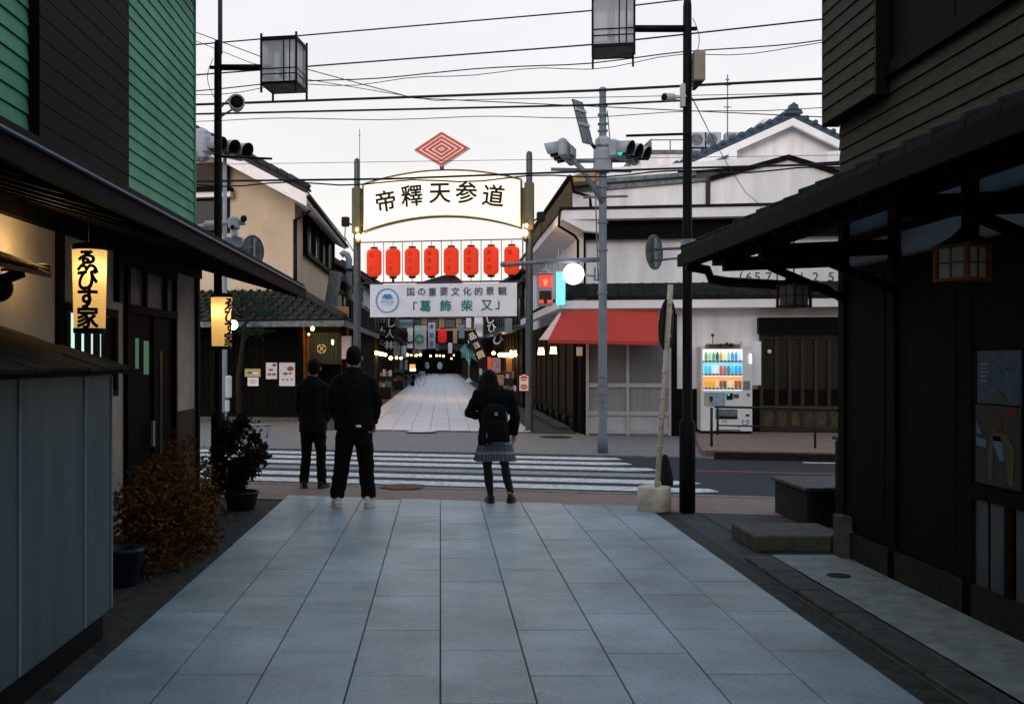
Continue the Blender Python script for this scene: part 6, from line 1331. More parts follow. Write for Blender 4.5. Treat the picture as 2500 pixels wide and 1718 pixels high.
top_poly([(1655, 418), (2070, 392), (2070, 398), (1655, 424)], -1.3, 'dark_line', K['dark_wood'], 0.1)
# eaves over the shopping street
m = M(mat('tan eave boards', (0.30, 0.21, 0.10), 0.7, 0.2, 6)); m.prism([(2.78, 21.3, 5.42), (2.78, 21.3, 5.52), (3.42, 21.3, 5.78), (3.42, 21.3, 5.5), (3.3, 21.3, 5.44)], (0, 11, 0)); m.build('street_eave', WS)
m = M(K['dark_wood']); m.tube([(2.76, 21.2, 5.5), (2.76, 32.3, 5.5)], 0.06, 7); m.tube([(2.78, 21.2, 5.48), (2.85, 21.25, 5.2), (3.2, 21.3, 5.1), (3.22, 21.3, 4.85)], 0.035, 7); m.build('gutter', WS)
m = M(K['stucco']); m.box(3.35, 3.6, 21.9, 32, 4.78, 5.7); m.build('upper_side_wall', WS)
# gabled blue roof behind
vg = 24.0
def g3(px, py, v=vg): return P(px, py, v)
ap, lf, rg = g3(1935, 287), g3(1640, 418), g3(2110, 372)
BR = M(K['blue_roof'])
for e in (lf, rg): BR.prism([ap, e, e + Vector((0, 0, 0.15)), ap + Vector((0, 0, 0.15))], (0, 6, 0))
BR = BR.build('gable_roof', WS)
bt = M(K['blue_roof']); bt.tube([(0, -0.05, -0.03), (0, 0.4, -0.03)], 0.062, 8); bt.T = None; btm = bt.mesh('roof_tile')
for e, n in ((lf, 13), (rg, 8)):
    for i in range(n): piece('roof_tile', btm, BR, Matrix.Translation(ap.lerp(e, (i + 0.5) / n) + Vector((0, 0, 0.17))))
m = M(K['blue_roof']); m.tube([ap + Vector((0, -0.02, 0.18)), ap + Vector((0, 6, 0.18))], 0.10, 9); m.prism([ap + Vector((x, -0.1, z)) for x, z in ((-0.22, 0.08), (0.22, 0.08), (0.18, 0.17), (0.11, 0.20), (0.10, 0.28), (0.04, 0.31), (0.0, 0.35), (-0.04, 0.31), (-0.10, 0.28), (-0.11, 0.20), (-0.18, 0.17))], (0, 0.14, 0)); m.build('ridge_ornament', BR)
m = M(K['stucco_trim'])
for e in (lf, rg): m.prism([ap + Vector((0, -0.04, -0.02)), e + Vector((0, -0.04, -0.02)), e + Vector((0, -0.04, -0.20)), ap + Vector((0, -0.04, -0.20))], (0, 0.12, 0))
m.build('bargeboard', BR)
for a_, e in ((0.5, lf), (0.90, lf), (0.85, rg)): m = M(K['stucco_trim']); q = ap.lerp(e, a_); m.box(q.x - 0.10, q.x + 0.10, q.y - 0.06, q.y + 0.25, q.z - 0.36, q.z - 0.16); m.build('purlin_end', BR)
m = M(K['stucco']); m.prism([ap + Vector((0, 0.35, -0.1)), lf.lerp(ap, 0.06) + Vector((0, 0.35, -0.1)), lf.lerp(ap, 0.06) + Vector((0, 0.35, -1.4)), rg + Vector((0, 0.35, -1.4)), rg + Vector((0, 0.35, -0.1))], (0, 4.5, 0)); m.build('gable_wall', BR)
# red awning
AW = thing('red_awning', 'red cloth awning over the glazed corner shop front', 'awning', (3.4, 20.8, 2.0))
tl, tr, bl, br_ = P(1374, 759, 21.02), P(1608, 757, 20.95), P(1338, 829, 20.15), P(1606, 834, 19.95)
m = M(K['red_awning']); m.add([tl, tr, br_, bl], [(0, 1, 2, 3)]); o = Vector((0, 0.015, -0.012)); m.add([p + o for p in (tl, tr, br_, bl)], [(3, 2, 1, 0)])
m.add([bl, br_, br_ + Vector((0, 0, -0.07)), bl + Vector((0, 0, -0.07))], [(0, 1, 2, 3)]); m.add([tr, tr + Vector((0.02, 0.2, -0.6)), br_], [(0, 1, 2)]); m.build('cloth', AW)
m = M(K['awning_skylit']); tl2 = P(1366, 762, 21.4); bl2 = P(1316, 829, 20.8); m.add([tl, bl, bl2, tl2], [(0, 1, 2, 3)]); m.add([p + Vector((0.01, 0.01, -0.012)) for p in (tl, bl, bl2, tl2)], [(3, 2, 1, 0)]); m.build('end_flap', AW)
m = M(K['aluminium']); m.tube([bl + Vector((0.1, 0.03, -0.02)), br_ + Vector((-0.05, 0.03, -0.02))], 0.014, 6); m.tube([bl + Vector((0.3, 0.05, -0.03)), tl + Vector((0.4, 0.3, -0.6))], 0.012, 6); m.tube([br_ + Vector((-0.3, 0.05, -0.03)), tr + Vector((-0.3, 0.3, -0.6))], 0.012, 6); m.build('arm', AW)
# cyan lit sign beside the awning
a, b = P(1356, 745, 20.6), P(1380, 663, 20.6)
CS = thing('cyan_sign', 'narrow cyan lit shop sign between the pedestrian light and the globe lamp', 'sign', ((a.x + b.x) / 2, 20.6, a.z))
m = M(mat('lit cyan face', (0.1, 0.5, 0.6), 0.4, 0, emit=(0.13, 0.66, 0.82), es=0.85)); m.bbox(a.x + 0.008, b.x - 0.008, 20.55, 20.67, a.z + 0.01, b.z - 0.01, 0.01); m.build('lit_box', CS)
m = M(mat('pale cyan print', (0.5, 0.8, 0.85), 0.5, 0, emit=(0.45, 0.85, 0.95), es=0.6)); cx = (a.x + b.x) / 2
for z in (0.16, 0.28, 0.40, 0.52): m.box(cx - 0.04, cx - 0.03, 20.546, 20.549, a.z + z - 0.04, a.z + z + 0.04); m.box(cx + 0.03, cx + 0.04, 20.546, 20.549, a.z + z - 0.04, a.z + z + 0.04); m.box(cx - 0.03, cx + 0.03, 20.546, 20.549, a.z + z + 0.032, a.z + z + 0.04)
m.build('character_print', CS)
m = M(K['aluminium']); m.box(a.x, a.x + 0.008, 20.54, 20.68, a.z, b.z); m.box(b.x - 0.008, b.x, 20.54, 20.68, a.z, b.z); m.tube([(cx - 0.04, 20.6, b.z), (cx - 0.04, 20.62, b.z + 0.45)], 0.008, 5); m.tube([(cx + 0.06, 20.6, b.z), (cx + 0.06, 20.62, b.z + 0.45)], 0.008, 5); m.tube([(cx, 20.6, a.z), (cx, 20.62, a.z - 0.12), (cx + 0.1, 21.2, a.z - 0.12)], 0.02, 6); m.build('frame', CS)
# warm entrance lights under the awning, on the street side
for px, py, v, lb in ((1321, 857, 21.6, 'warm box lamp at the awning corner, nearer the gate post'), (1351, 855, 21.2, 'warm box lamp under the awning, nearer the white plate')):
    c = P(px, py, v); t = thing('box_lamp', lb, 'lamp', (c.x, c.y, c.z - 0.09), 0, 'lit lamps under the awning')
    m = M(K['bulb_far']); m.stack([(c.x, c.y, c.z - 0.075, 0.075, 0.06), (c.x, c.y, c.z + 0.075, 0.055, 0.05)], 12, 4); m.build('shade', t)
    m = M(K['black_metal']); m.box(c.x - 0.06, c.x + 0.06, c.y - 0.05, c.y + 0.05, c.z + 0.076, c.z + 0.09); m.tube([c + Vector((0, 0, 0.08)), c + Vector((0.02, 0, 0.55))], 0.007, 5); m.build('cap', t)
    point('box_lamp_light', c + Vector((0, -0.0, -0.16)), 3.5, GLOW, 0.06)
# brown sliding entrance
EN = M(K['brown_wood']); x0, x1 = xf(1853), xf(2075)
wbox(EN, x0, x1, 2.05, 2.16, 0.0, 0.09); wbox(EN, x0, x1, 0.56, 0.66, 0.0, 0.09); wbox(EN, x0, x1, 0.12, 0.24, 0.0, 0.09)
for px in (1857, 1894, 1926, 1957, 1990, 2022, 2055): x = xf(px); wbox(EN, x - 0.035, x + 0.035, 0.24, 2.05, 0.0, 0.085)
EN = EN.build('sliding_entrance', WS)
m = M(K['glass_dark']); wbox(m, x0, x1, 0.66, 2.05, 0.003, 0.03); m.build('pane', EN)
m = M(mat('tan lower panel', (0.16, 0.125, 0.075), 0.7, 0.2, 6)); wbox(m, x0, x1, 0.24, 0.56, 0.004, 0.05); m.build('lower_panel', EN)
m = M(K['dark_wood']); wbox(m, xf(1848), XR, 2.17, 2.50, 0.0, 0.25); m.build('lintel', WS)
m = M(K['white_plastic']); q = ws(xf(1876), zf(1876, 858), 0.1); m.ball(q, 0.045, 0.02, 0.045, 12, 8); m.build('bell_plate', WS)
m = M(K['stucco']); wpan(m, 1812, 1858, 833, 940, 0.0, 0.25); m.build('white_box', WS)

# ---- vending machine
VB = P(1781, 1057, 20.35); VM = thing('vending_machine', 'white drinks vending machine with lit bottle rows against the white shop', 'vending machine', (VB.x, 20.75, 0.10), R(-8))
VT = WM[VM.name]; sc = 1.02 / 730
def vz(y): return (1465 - y) * sc
def vx(x): return (x - 485) * sc
FY = -0.36
m = M(K['white_plastic']); m.T = VT
m.box(vx(120), vx(850), FY + 0.05, 0.36, 0.06, vz(180)); m.box(vx(120), vx(145), FY, FY + 0.05, 0.06, vz(180)); m.box(vx(715), vx(850), FY, FY + 0.05, 0.06, vz(180)); m.box(vx(145), vx(715), FY, FY + 0.05, 0.06, vz(835)); m.box(vx(145), vx(715), FY, FY + 0.05, vz(222), vz(180)); m.build('body', VM)
m = M(K['black']); m.T = VT; m.box(vx(130), vx(840), FY + 0.04, 0.34, 0.0, 0.058); m.build('foot', VM)
K['vm_back'] = mat('lit white display back', (0.85, 0.9, 0.95), 0.5, 0, emit=(0.85, 0.97, 1.0), es=0.42); K['vm_orange'] = mat('lit orange display back', (0.9, 0.4, 0.2), 0.5, 0, emit=(1.0, 0.34, 0.12), es=0.42); K['vm_cyan'] = mat('lit cyan display back', (0.3, 0.7, 0.85), 0.5, 0, emit=(0.25, 0.72, 0.9), es=0.36)
rows_ = ((240, 385, 'vm_back'), (425, 580, 'vm_cyan'), (645, 785, 'vm_orange'))
D_ = M(K['vm_back']); D_.T = VT; D_.box(vx(146), vx(714), FY + 0.046, FY + 0.0495, vz(834), vz(223)); D_ = D_.build('display', VM)
cols_ = {n: mat(n + ' drink label', c, 0.35, 0.1, 8, emit=c, es=0.3) for n, c in (('green', (0.16, 0.42, 0.20)), ('pale green', (0.45, 0.62, 0.35)), ('dark green', (0.02, 0.14, 0.14)), ('white', (0.75, 0.78, 0.80)), ('blue', (0.08, 0.38, 0.72)), ('cyan', (0.12, 0.58, 0.70)), ('red', (0.55, 0.13, 0.16)), ('teal', (0.03, 0.28, 0.34)), ('yellow', (0.75, 0.42, 0.05)), ('brown', (0.28, 0.11, 0.05)), ('cream', (0.8, 0.62, 0.40)))}
bmesh_ = {}
def bottle(cn, can):
    key = (cn, can)
    if key not in bmesh_:
        m = M(cols_[cn]); r = 0.0345
        if can: m.lathe([(r * 0.85, 0), (r, 0.008), (r, 0.125), (r * 0.85, 0.137), (r * 0.8, 0.135)], (0, 0, 0), 10)
        else:
            m.lathe([(r * 0.9, 0), (r, 0.01), (r, 0.105), (r * 0.9, 0.125), (r * 0.42, 0.155), (r * 0.42, 0.168)], (0, 0, 0), 10); m.m(cols_['white']); m.lathe([(r * 0.48, 0.168), (r * 0.48, 0.182)], (0, 0, 0), 8)
        bmesh_[key] = m.mesh('bottle')
    return bmesh_[key]
lists = (('green pale_green green dark_green yellow white pale_green blue blue white', False), ('cyan cyan white white red red teal cyan blue blue', False), ('yellow yellow yellow cream brown dark_green cream cream brown brown', True))
for (y0, y1, bk), (names, can) in zip(rows_, lists):
    m = M(K[bk]); m.T = VT; m.box(vx(148), vx(712), FY + 0.040, FY + 0.0455, vz(y1), vz(y0 - 18)); m.build('row_panel', D_)
    m = M(K['white_plastic']); m.T = VT; m.box(vx(146), vx(714), FY - 0.008, FY + 0.045, vz(y1 + 30), vz(y1) - 0.002); m.build('shelf', D_)
    for i, nme in enumerate(names.split()):
        p = VT @ Vector((vx(195 + i * 53.5), FY + 0.012, vz(y1)))
        piece('bottle' if not can else 'can', bottle(nme.replace('_', ' '), can), D_, Matrix.Translation(p))
    for i in range(10):
        if 'button' not in bmesh_: m = M(K['black']); m.box(0, 0.042, -0.0055, 0, 0, 0.025); bmesh_['button'] = m.mesh('button')
        piece('button', bmesh_['button'], D_, VT @ Matrix.Translation((vx(180 + i * 53.5), FY - 0.0085, vz(y1 + 26))))
m = M(mat('autumn leaf print', (0.32, 0.16, 0.05), 0.6, 0.3, 40, col2=(0.10, 0.13, 0.16))); m.T = VT; m.box(vx(180), vx(680), FY - 0.006, FY - 0.001, vz(218), vz(150)); m.build('header_print', VM)
m = M(K['leaf_orange']); m.T = VT; leaves(m, (vx(420), FY - 0.03, vz(165)), 0.26, 0.04, 0.05, 160, 0.05, 12, 14); m.tube([(vx(290), FY - 0.01, vz(150)), (vx(285), FY - 0.02, vz(20))], 0.008, 5); m.ball((vx(285), FY - 0.02, vz(20)), 0.035); m.build('leaf_garland', VM)
for nm, x0, x1, y0, y1, mt in (('coin_panel', 725, 820, 690, 815, 'grey_metal'), ('card_reader', 485, 575, 870, 965, 'black'), ('coin_slot', 585, 660, 880, 940, 'grey_ink'), ('advert_panel', 170, 465, 860, 1060, 'adv'), ('pickup_flap', 330, 640, 1105, 1205, 'sign_back'), ('pickup_slot', 330, 640, 1205, 1248, 'black'), ('sticker', 415, 490, 1258, 1300, 'stick'), ('return_slot', 760, 808, 1175, 1205, 'black'), ('vent', 330, 680, 1400, 1425, 'sign_back'), ('key_slot', 775, 815, 870, 915, 'sign_back')):
    if mt == 'adv' and 'adv' not in K: K['adv'] = mat('blue grey advert print', (0.24, 0.33, 0.42), 0.5, 0.15, 9); K['stick'] = mat('yellow sticker', (0.5, 0.42, 0.14), 0.6, 0.1)
    m = M(K[mt]); m.T = VT; m.box(vx(x0), vx(x1), FY - 0.008, FY - 0.0005, vz(y1), vz(y0)); m.build(nm, VM)
m = M(K['sig_on']); m.T = VT; m.box(vx(500), vx(530), FY - 0.012, FY - 0.0085, vz(900), vz(880)); m.build('green_light', VM)
m = M(brn); m.T = VT; m.prism([(vx(265) + 0.035 * math.cos(k * 0.628), FY - 0.0105, vz(965) + 0.055 * math.sin(k * 0.628)) for k in range(10)], (0, 0.002, 0)); m.m(K['ink']).prism([(vx(265) + 0.042 * math.cos(k * 0.628), FY - 0.0115, vz(940) + 0.032 * math.sin(k * 0.628)) for k in range(10)], (0, 0.002, 0)); m.m(K['stick']).box(vx(190), vx(220), FY - 0.0102, FY - 0.0085, vz(1055), vz(940)); m.build('portrait_print', VM)
m = M(mat('blue marker', (0.02, 0.07, 0.22), 0.6, 0)); m.T = VT; 
for pts in ([(720, 1250), (712, 1290), (722, 1330)], [(750, 1275), (790, 1262), (806, 1275), (780, 1310), (750, 1330), (810, 1345)], [(640, 1360), (720, 1345), (820, 1350)]): m.tube([(vx(a), FY - 0.004, vz(b)) for a, b in pts], 0.008, 5)
m.build('scribble', VM)
m = M(K['globe']); m.T = VT; m.box(vx(812), vx(836), FY - 0.02, FY - 0.002, vz(430), vz(300)); m.build('lamp_glint', VM)  # glowing strip that imitates a lamp's reflection on the machine

# ---- green guard rail along the raised pavement
GR = thing('guard_rail', 'dark green pipe guard rail with curls in front of the vending machine', 'guard rail', (6, 17.3, 0.1))
def gp(px, py): 
    v = 17.45 - 0.222 * ((px - 1737) / F * 17.3) ; return P(px, py, v)
m = M(K['green_metal']); m.tube([gp(1744, 993), gp(2140, 1000)], 0.020, 8); m.build('top_rail', GR)
m = M(K['green_metal']); m.tube([gp(1752, 1038), gp(2140, 1046)], 0.013, 8); m.build('lower_rail', GR)
for px in (1737, 1752, 1990, 2140):
    m = M(K['green_metal']); q = gp(px, 993); m.tube([(q.x, q.y, q.z + (0.0 if px != 1737 else -0.01)), (q.x, q.y, 0.098 if px != 1752 else 0.3)], 0.024 if px == 1737 else 0.02, 9); m.build('post', GR)
for px in (1890, 1945, 2060):
    pts = [gp(px + 24 * math.cos(a), 1017 - 22 * math.sin(a)) for a in [k * math.pi / 10 for k in range(11)]]; m = M(K['green_metal']); m.tube(pts, 0.012, 6); m.build('curl', GR)

# ================================================================ buildings behind
FB = thing('flat_roof_block', 'pale flat roofed block behind the white shop', 'building', (7.5, 33, 0))
a, b = P(1565, 372, 31), P(1880, 372, 31)
m = M(K['stucco']); m.box(a.x, b.x, 31, 38, 0, a.z - 0.05); m.build('wall', FB)
m = M(K['sign_back']); m.box(a.x - 0.05, b.x + 0.05, 30.93, 38.1, a.z - 0.05, a.z + 0.06); q = P(1563, 365, 31); m.prism([P(1560, 366, 31), P(1592, 366, 31), P(1590, 338, 31)], (0, 3, 0)); m.build('parapet', FB)
m = M(K['grey_metal']); m.tube([P(1590, 342, 31), P(1690, 342, 31)], 0.02, 5); m.tube([P(1636, 342, 31), P(1636, 366, 31)], 0.02, 5); m.build('roof_rail', FB)
for px, lb in ((1702, 'air conditioner on the flat roof, half behind the black lamp post'), (1737, 'air conditioner in the middle on the flat roof'), (1790, 'air conditioner on the flat roof beside the antenna mast')):
    c = P(px, 365, 31.6); t = thing('air_conditioner', lb, 'air conditioner', (c.x, c.y, c.z), 0, 'air conditioners on the flat roof')
    m = M(K['pale_metal']); m.bbox(c.x - 0.27, c.x + 0.27, c.y - 0.15, c.y + 0.2, c.z + 0.04, c.z + 0.52, 0.02); m.build('case', t)
    m = M(K['sign_back']); m.T = Matrix.Translation((c.x - 0.05, c.y - 0.152, c.z + 0.28)) @ Matrix.Rotation(R(90), 4, 'X'); m.lathe([(0.19, -0.004), (0.19, 0.01), (0.16, 0.012), (0.03, 0.012)], (0, 0, 0), 18, smooth=False); m.build('fan_grille', t)
    m = M(K['black_metal']); m.box(c.x - 0.22, c.x - 0.16, c.y - 0.14, c.y + 0.18, c.z - 0.02, c.z + 0.04); m.box(c.x + 0.16, c.x + 0.22, c.y - 0.14, c.y + 0.18, c.z - 0.02, c.z + 0.04); m.build('foot', t)
AN = thing('antenna_mast', 'thin antenna mast rising from the flat roof', 'antenna', tuple(P(1776, 365, 31.3)))
m = M(K['grey_metal']); q = P(1776, 365, 31.3); w = P(1776, 183, 31.3); m.tube([q, w], 0.02, 6); m.build('mast', AN)
m = M(K['grey_metal'])
for py, l in ((208, 0.12), (262, 0.12), (195, 0.07)): e = P(1776, py, 31.3); m.tube([e + Vector((-l, 0, 0)), e + Vector((l, 0, 0))], 0.015, 5); m.ball(e, 0.04, n=8, m=6)
m.build('element', AN)
m = M(K['stucco_trim']); a, b = P(1866, 330, 33), P(1912, 288, 33); m.bbox(a.x, b.x, 33, 34.2, 0, b.z, 0.02); m.build('roof_hut', label='pale rooftop hut peeping over the gabled roof', cat='building')

# ================================================================ shops lining the far street
EAVE = K['grey_roof']
def far_shop(side, v0, v1, h1, h2, wallm, label, roofm='grey_roof', front='dark_wood', setb=0.0, u0=3.0, ov=0.95, cloth=None):
    t = thing('shop_house', label, 'shop', (side * (u0 + 2), (v0 + v1) / 2, 0), 0)
    s = side; setb += 0.9
    def bx(m, ua, ub, ya, yb, za, zb): m.box(min(s * ua, s * ub), max(s * ua, s * ub), ya, yb, za, zb); return m
    m = M(K[wallm]); bx(m, u0 + setb, u0 + 6, v0, v1, h1 - 0.2, h2); m.build('upper_wall', t)
    m = M(K[front]); bx(m, u0, u0 + 6, v0, v1, 0, h1); m.build('lower_wall', t)
    m = M(K[roofm]); m.prism([(s * (u0 - ov), v0, h1 - 0.18), (s * (u0 - ov), v0, h1 - 0.10), (s * (u0 + setb + 0.1), v0, h1 + 0.36), (s * (u0 + setb + 0.1), v0, h1 + 0.2)], (0, v1 - v0, 0)); E = m.build('lean_roof', t)
    m = M(K[roofm]); m.tube([(s * (u0 - ov), 0, -0.10), (s * (u0 + setb + 0.1), 0, 0.38)], 0.05, 5); me = m.mesh('roof_rib')
    for i in range(int((v1 - v0) / 0.9)): piece('roof_rib', me, E, Matrix.Translation((0, v0 + 0.4 + i * 0.9, h1)))
    m = M(K[roofm]); m.prism([(s * (u0 + setb - 0.6), v0 - 0.2, h2 - 0.1), (s * (u0 + setb - 0.6), v0 - 0.2, h2 + 0.02), (s * (u0 + 3.2), v0 - 0.2, h2 + 1.5), (s * (u0 + 3.2), v0 - 0.2, h2 + 1.35)], (0, v1 - v0 + 0.3, 0)); m.prism([(s * (u0 + 3.2), v0 - 0.2, h2 + 1.35), (s * (u0 + 3.2), v0 - 0.2, h2 + 1.5), (s * (u0 + 6.6), v0 - 0.2, h2 - 0.1), (s * (u0 + 6.6), v0 - 0.2, h2 - 0.2)], (0, v1 - v0 + 0.3, 0)); m.build('roof', t)
    m = M(K[wallm]); m.prism([(s * (u0 + setb), v0 + 0.05, h2 - 0.2), (s * (u0 + 6), v0 + 0.05, h2 - 0.2), (s * (u0 + 3.2), v0 + 0.05, h2 + 1.36)], (0, v1 - v0 - 0.1, 0)); m.build('gable', t)
    n = max(1, int((v1 - v0) / 2.4))
    for i in range(n):
        ya = v0 + 0.5 + i * (v1 - v0) / n; yb = ya + (v1 - v0) / n - 1.0
        W = M(K['dark_wood']); bx(W, u0 + setb - 0.05, u0 + setb, ya, yb, h1 + 0.7, min(h2 - 0.2, h1 + 2.0)); W = W.build('window', t)
        m = M(K['glass_dark']); bx(m, u0 + setb - 0.06, u0 + setb - 0.052, ya + 0.1, (ya + yb) / 2 - 0.04, h1 + 0.8, min(h2 - 0.3, h1 + 1.9)); m.build('pane', W)
        m = M(K['glass_dark']); bx(m, u0 + setb - 0.06, u0 + setb - 0.052, (ya + yb) / 2 + 0.04, yb - 0.1, h1 + 0.8, min(h2 - 0.3, h1 + 1.9)); m.build('pane', W)
    for i in range(int((v1 - v0) / 1.6)):
        m = M(K['brown_wood']); bx(m, u0 - 0.04, u0 - 0.002, v0 + 0.2 + i * 1.6, v0 + 0.32 + i * 1.6, 0, h1 - 0.1); m.build('post', t)
    if cloth:
        for i in range(int((v1 - v0) / 1.7)):
            m = M(K[cloth]); ya = v0 + 0.4 + i * 1.7; bx(m, u0 - ov + 0.1, u0 - ov + 0.13, ya, ya + 1.2, h1 - 0.95, h1 - 0.3); m.build('curtain', t)
    return t
K['tan_wall'] = mat('tan plaster', (0.30, 0.23, 0.15), 0.9, 0.1); K['cloth_white'] = mat('white shop cloth', (0.42, 0.44, 0.48), 0.9, 0.1); K['cloth_blue'] = mat('grey blue shop cloth', (0.14, 0.2, 0.25), 0.9, 0.1)
L_specs = [(38.2, 45, 2.75, 4.6, 'tan_wall', 'low tan shop next after the cream house on the far street', 'grey_roof', 'dark_wood', 0.4, 2.85, 0.8, None),
           (45.2, 53, 2.8, 5.4, 'brown_wood', 'brown boarded shop with a lit counter beyond the tan shop', 'black_roof', 'dark_wood', 0.3, 2.9, 0.9, 'cloth_blue'),
           (53.2, 62, 2.7, 5.9, 'plaster_blue', 'grey plastered shop with white door cloths beyond the brown boarded shop', 'grey_roof', 'dark_wood', 0.5, 2.9, 0.9, 'cloth_white'),
           (62.2, 74, 2.8, 6.4, 'dark_wood', 'tall dark timber shop halfway along the far street', 'black_roof', 'brown_wood', 0.4, 2.9, 0.9, None),
           (74.2, 90, 2.8, 6.0, 'tan_wall', 'long tan shop near the end of the far street', 'grey_roof', 'dark_wood', 0.4, 2.85, 0.9, 'cloth_blue'),
           (90.2, 119, 2.8, 6.8, 'brown_wood', 'last brown shop before the street end', 'black_roof', 'dark_wood', 0.4, 2.85, 0.9, None)]
R_specs = [(33.2, 40, 2.7, 5.7, 'tan_wall', 'shop with a tan upper wall right behind the white corner shop', 'blue_roof', 'dark_wood', 0.3, 2.75, 0.9, None),
           (40.2, 49, 2.75, 5.2, 'stucco', 'pale shop with an open counter and many bulbs under its eave', 'grey_roof', 'dark_wood', 0.5, 2.75, 0.9, None),
           (49.2, 59, 2.8, 5.8, 'dark_wood', 'dark timber shop beside the black banners', 'black_roof', 'dark_wood', 0.4, 2.75, 0.9, 'cloth_white'),
           (59.2, 72, 2.8, 6.2, 'plaster_blue', 'grey blue shop behind the teal banner', 'grey_roof', 'brown_wood', 0.4, 2.75, 0.9, None),
           (72.2, 92, 2.8, 6.6, 'brown_wood', 'long brown shop past the teal banner', 'black_roof', 'dark_wood', 0.4, 2.7, 0.9, 'cloth_blue'),
           (92.2, 119, 2.8, 6.6, 'tan_wall', 'last tan shop at the bend of the street', 'grey_roof', 'dark_wood', 0.4, 2.6, 0.9, None)]
for sp in L_specs: far_shop(-1, *sp[:6], roofm=sp[6], front=sp[7], setb=sp[8], u0=sp[9], ov=sp[10], cloth=sp[11])
for sp in R_specs: far_shop(1, *sp[:6], roofm=sp[6], front=sp[7], setb=sp[8], u0=sp[9], ov=sp[10], cloth=sp[11])
END = thing('end_building', 'wide dark shop closing the view at the bend of the street', 'shop', (0, 122, 0))
m = M(K['dark_wood']); m.box(-7, 7, 120, 124, 0, 5.2); m.build('wall', END)
m = M(K['grey_roof']); m.prism([(-7, 118.4, 2.9), (-7, 118.4, 3.05), (-7, 120.1, 3.6), (-7, 120.1, 3.4)], (14, 0, 0)); m.build('lean_roof', END)
m = M(K['tan_wall']); m.box(-7, 7, 121, 127, 5.2, 8.4); m.build('upper_wall', END)
m = M(K['blue_roof']); m.prism([(-7.5, 119.6, 7.0), (-7.5, 119.6, 7.2), (-7.5, 123.5, 8.4), (-7.5, 127.4, 7.2), (-7.5, 127.4, 7.0)], (15, 0, 0)); m.build('roof', END)
for i in range(6):
    W = M(K['dark_wood']); x = -5.8 + i * 2.1; W.box(x, x + 1.4, 120.95, 121, 5.5, 6.7); W = W.build('window', END); m = M(K['glass_grey']); m.box(x + 0.1, x + 1.3, 120.92, 120.948, 5.6, 6.6); m.build('pane', W)
BT = thing('temple_gate', 'dark gabled roof showing above the street end, behind the lanterns', 'building', (0.6, 140, 0))
m = M(K['dark_wood']); m.box(-3, 4, 138, 146, 0, 11.2); m.build('wall', BT); m = M(K['black_roof']); m.prism([P(1015, 692, 136), P(1130, 688, 136), P(1107, 668, 136), P(1086, 671, 136)], (0, 12, 0)); m.build('roof', BT)

# ---- bulbs under the eaves of the far street
def row_bulbs(items, group, where, r=0.09):
    for (px, py, v, k), nth in zip(items, ('nearest', 'second nearest', 'third nearest', 'fourth nearest', 'second farthest', 'farthest')):
        c = P(px, py, v); m = M(K['bulb_far']); m.ball(c, r * k, n=10, m=7); m.m(K['black_metal']).tube([c + Vector((0, 0, r * k)), c + Vector((0, 0, r * k + 0.4))], 0.01, 5)
        tag(m.build('paper_lamp'), '%s of the small lit lamps %s' % (nth, where), 'lamp', group)
row_bulbs([(995, 866, 62, 1), (1004, 867, 70, .7), (1016, 867, 74, 1.1), (1026, 866, 76, 1.2)], 'lit lamps halfway along the far street', 'under the eaves behind the pale banner')
row_bulbs([(1102, 875, 105, 1), (1108, 867, 106, .9), (1051, 869, 112, 1.4), (1066, 868, 116, 1.4), (1074, 868, 117, 1.3), (1083, 869, 118, 1.5)], 'lit lamps at the street end', 'along the lean-to at the street end')
row_bulbs([(954, 874, 46, 1.0), (968, 873, 49, .8), (979, 874, 51, .8)], 'lit lamps at the boarded shop', 'in front of the brown boarded shop')
row_bulbs([(1258, 866, 35.5, 0.75), (1258, 859, 36, 0.7), (1248, 859, 38, 0.7), (1205, 862, 42, 0.9)], 'lit lamps at the open counter', 'at the pale shop with the open counter')
def tube_lamp(a, b, r, label):
    t = thing('strip_lamp', label, 'lamp', tuple((a + b) / 2)); m = M(K['bulb']); m.tube([a, b], r, 9); m.build('tube', t); m = M(K['black_metal']); m.tube([(a + b) / 2 + Vector((0, 0, r)), (a + b) / 2 + Vector((0, 0, r + 0.3))], 0.01, 5); m.build('hanger', t)
tube_lamp(P(917, 861, 40), P(941, 866, 46), 0.075, 'row of warm light under the eave of the tan shop'); tube_lamp(P(1220, 866, 42), P(1250, 867, 37), 0.085, 'bright warm light strip over the open counter')
point('counter_light', (2.45, 38.5, 1.7), 20, GLOW, 0.2); point('eave_light', (-2.5, 42, 1.7), 10, GLOW, 0.2)
m = M(K['lit_wood']); a, b = P(1236, 908, 38), P(1250, 870, 38); m.box(a.x, b.x, 38, 38.1, a.z, b.z); m.build('lit_curtain', label='orange lit shop curtain below the bright light strip', cat='curtain')

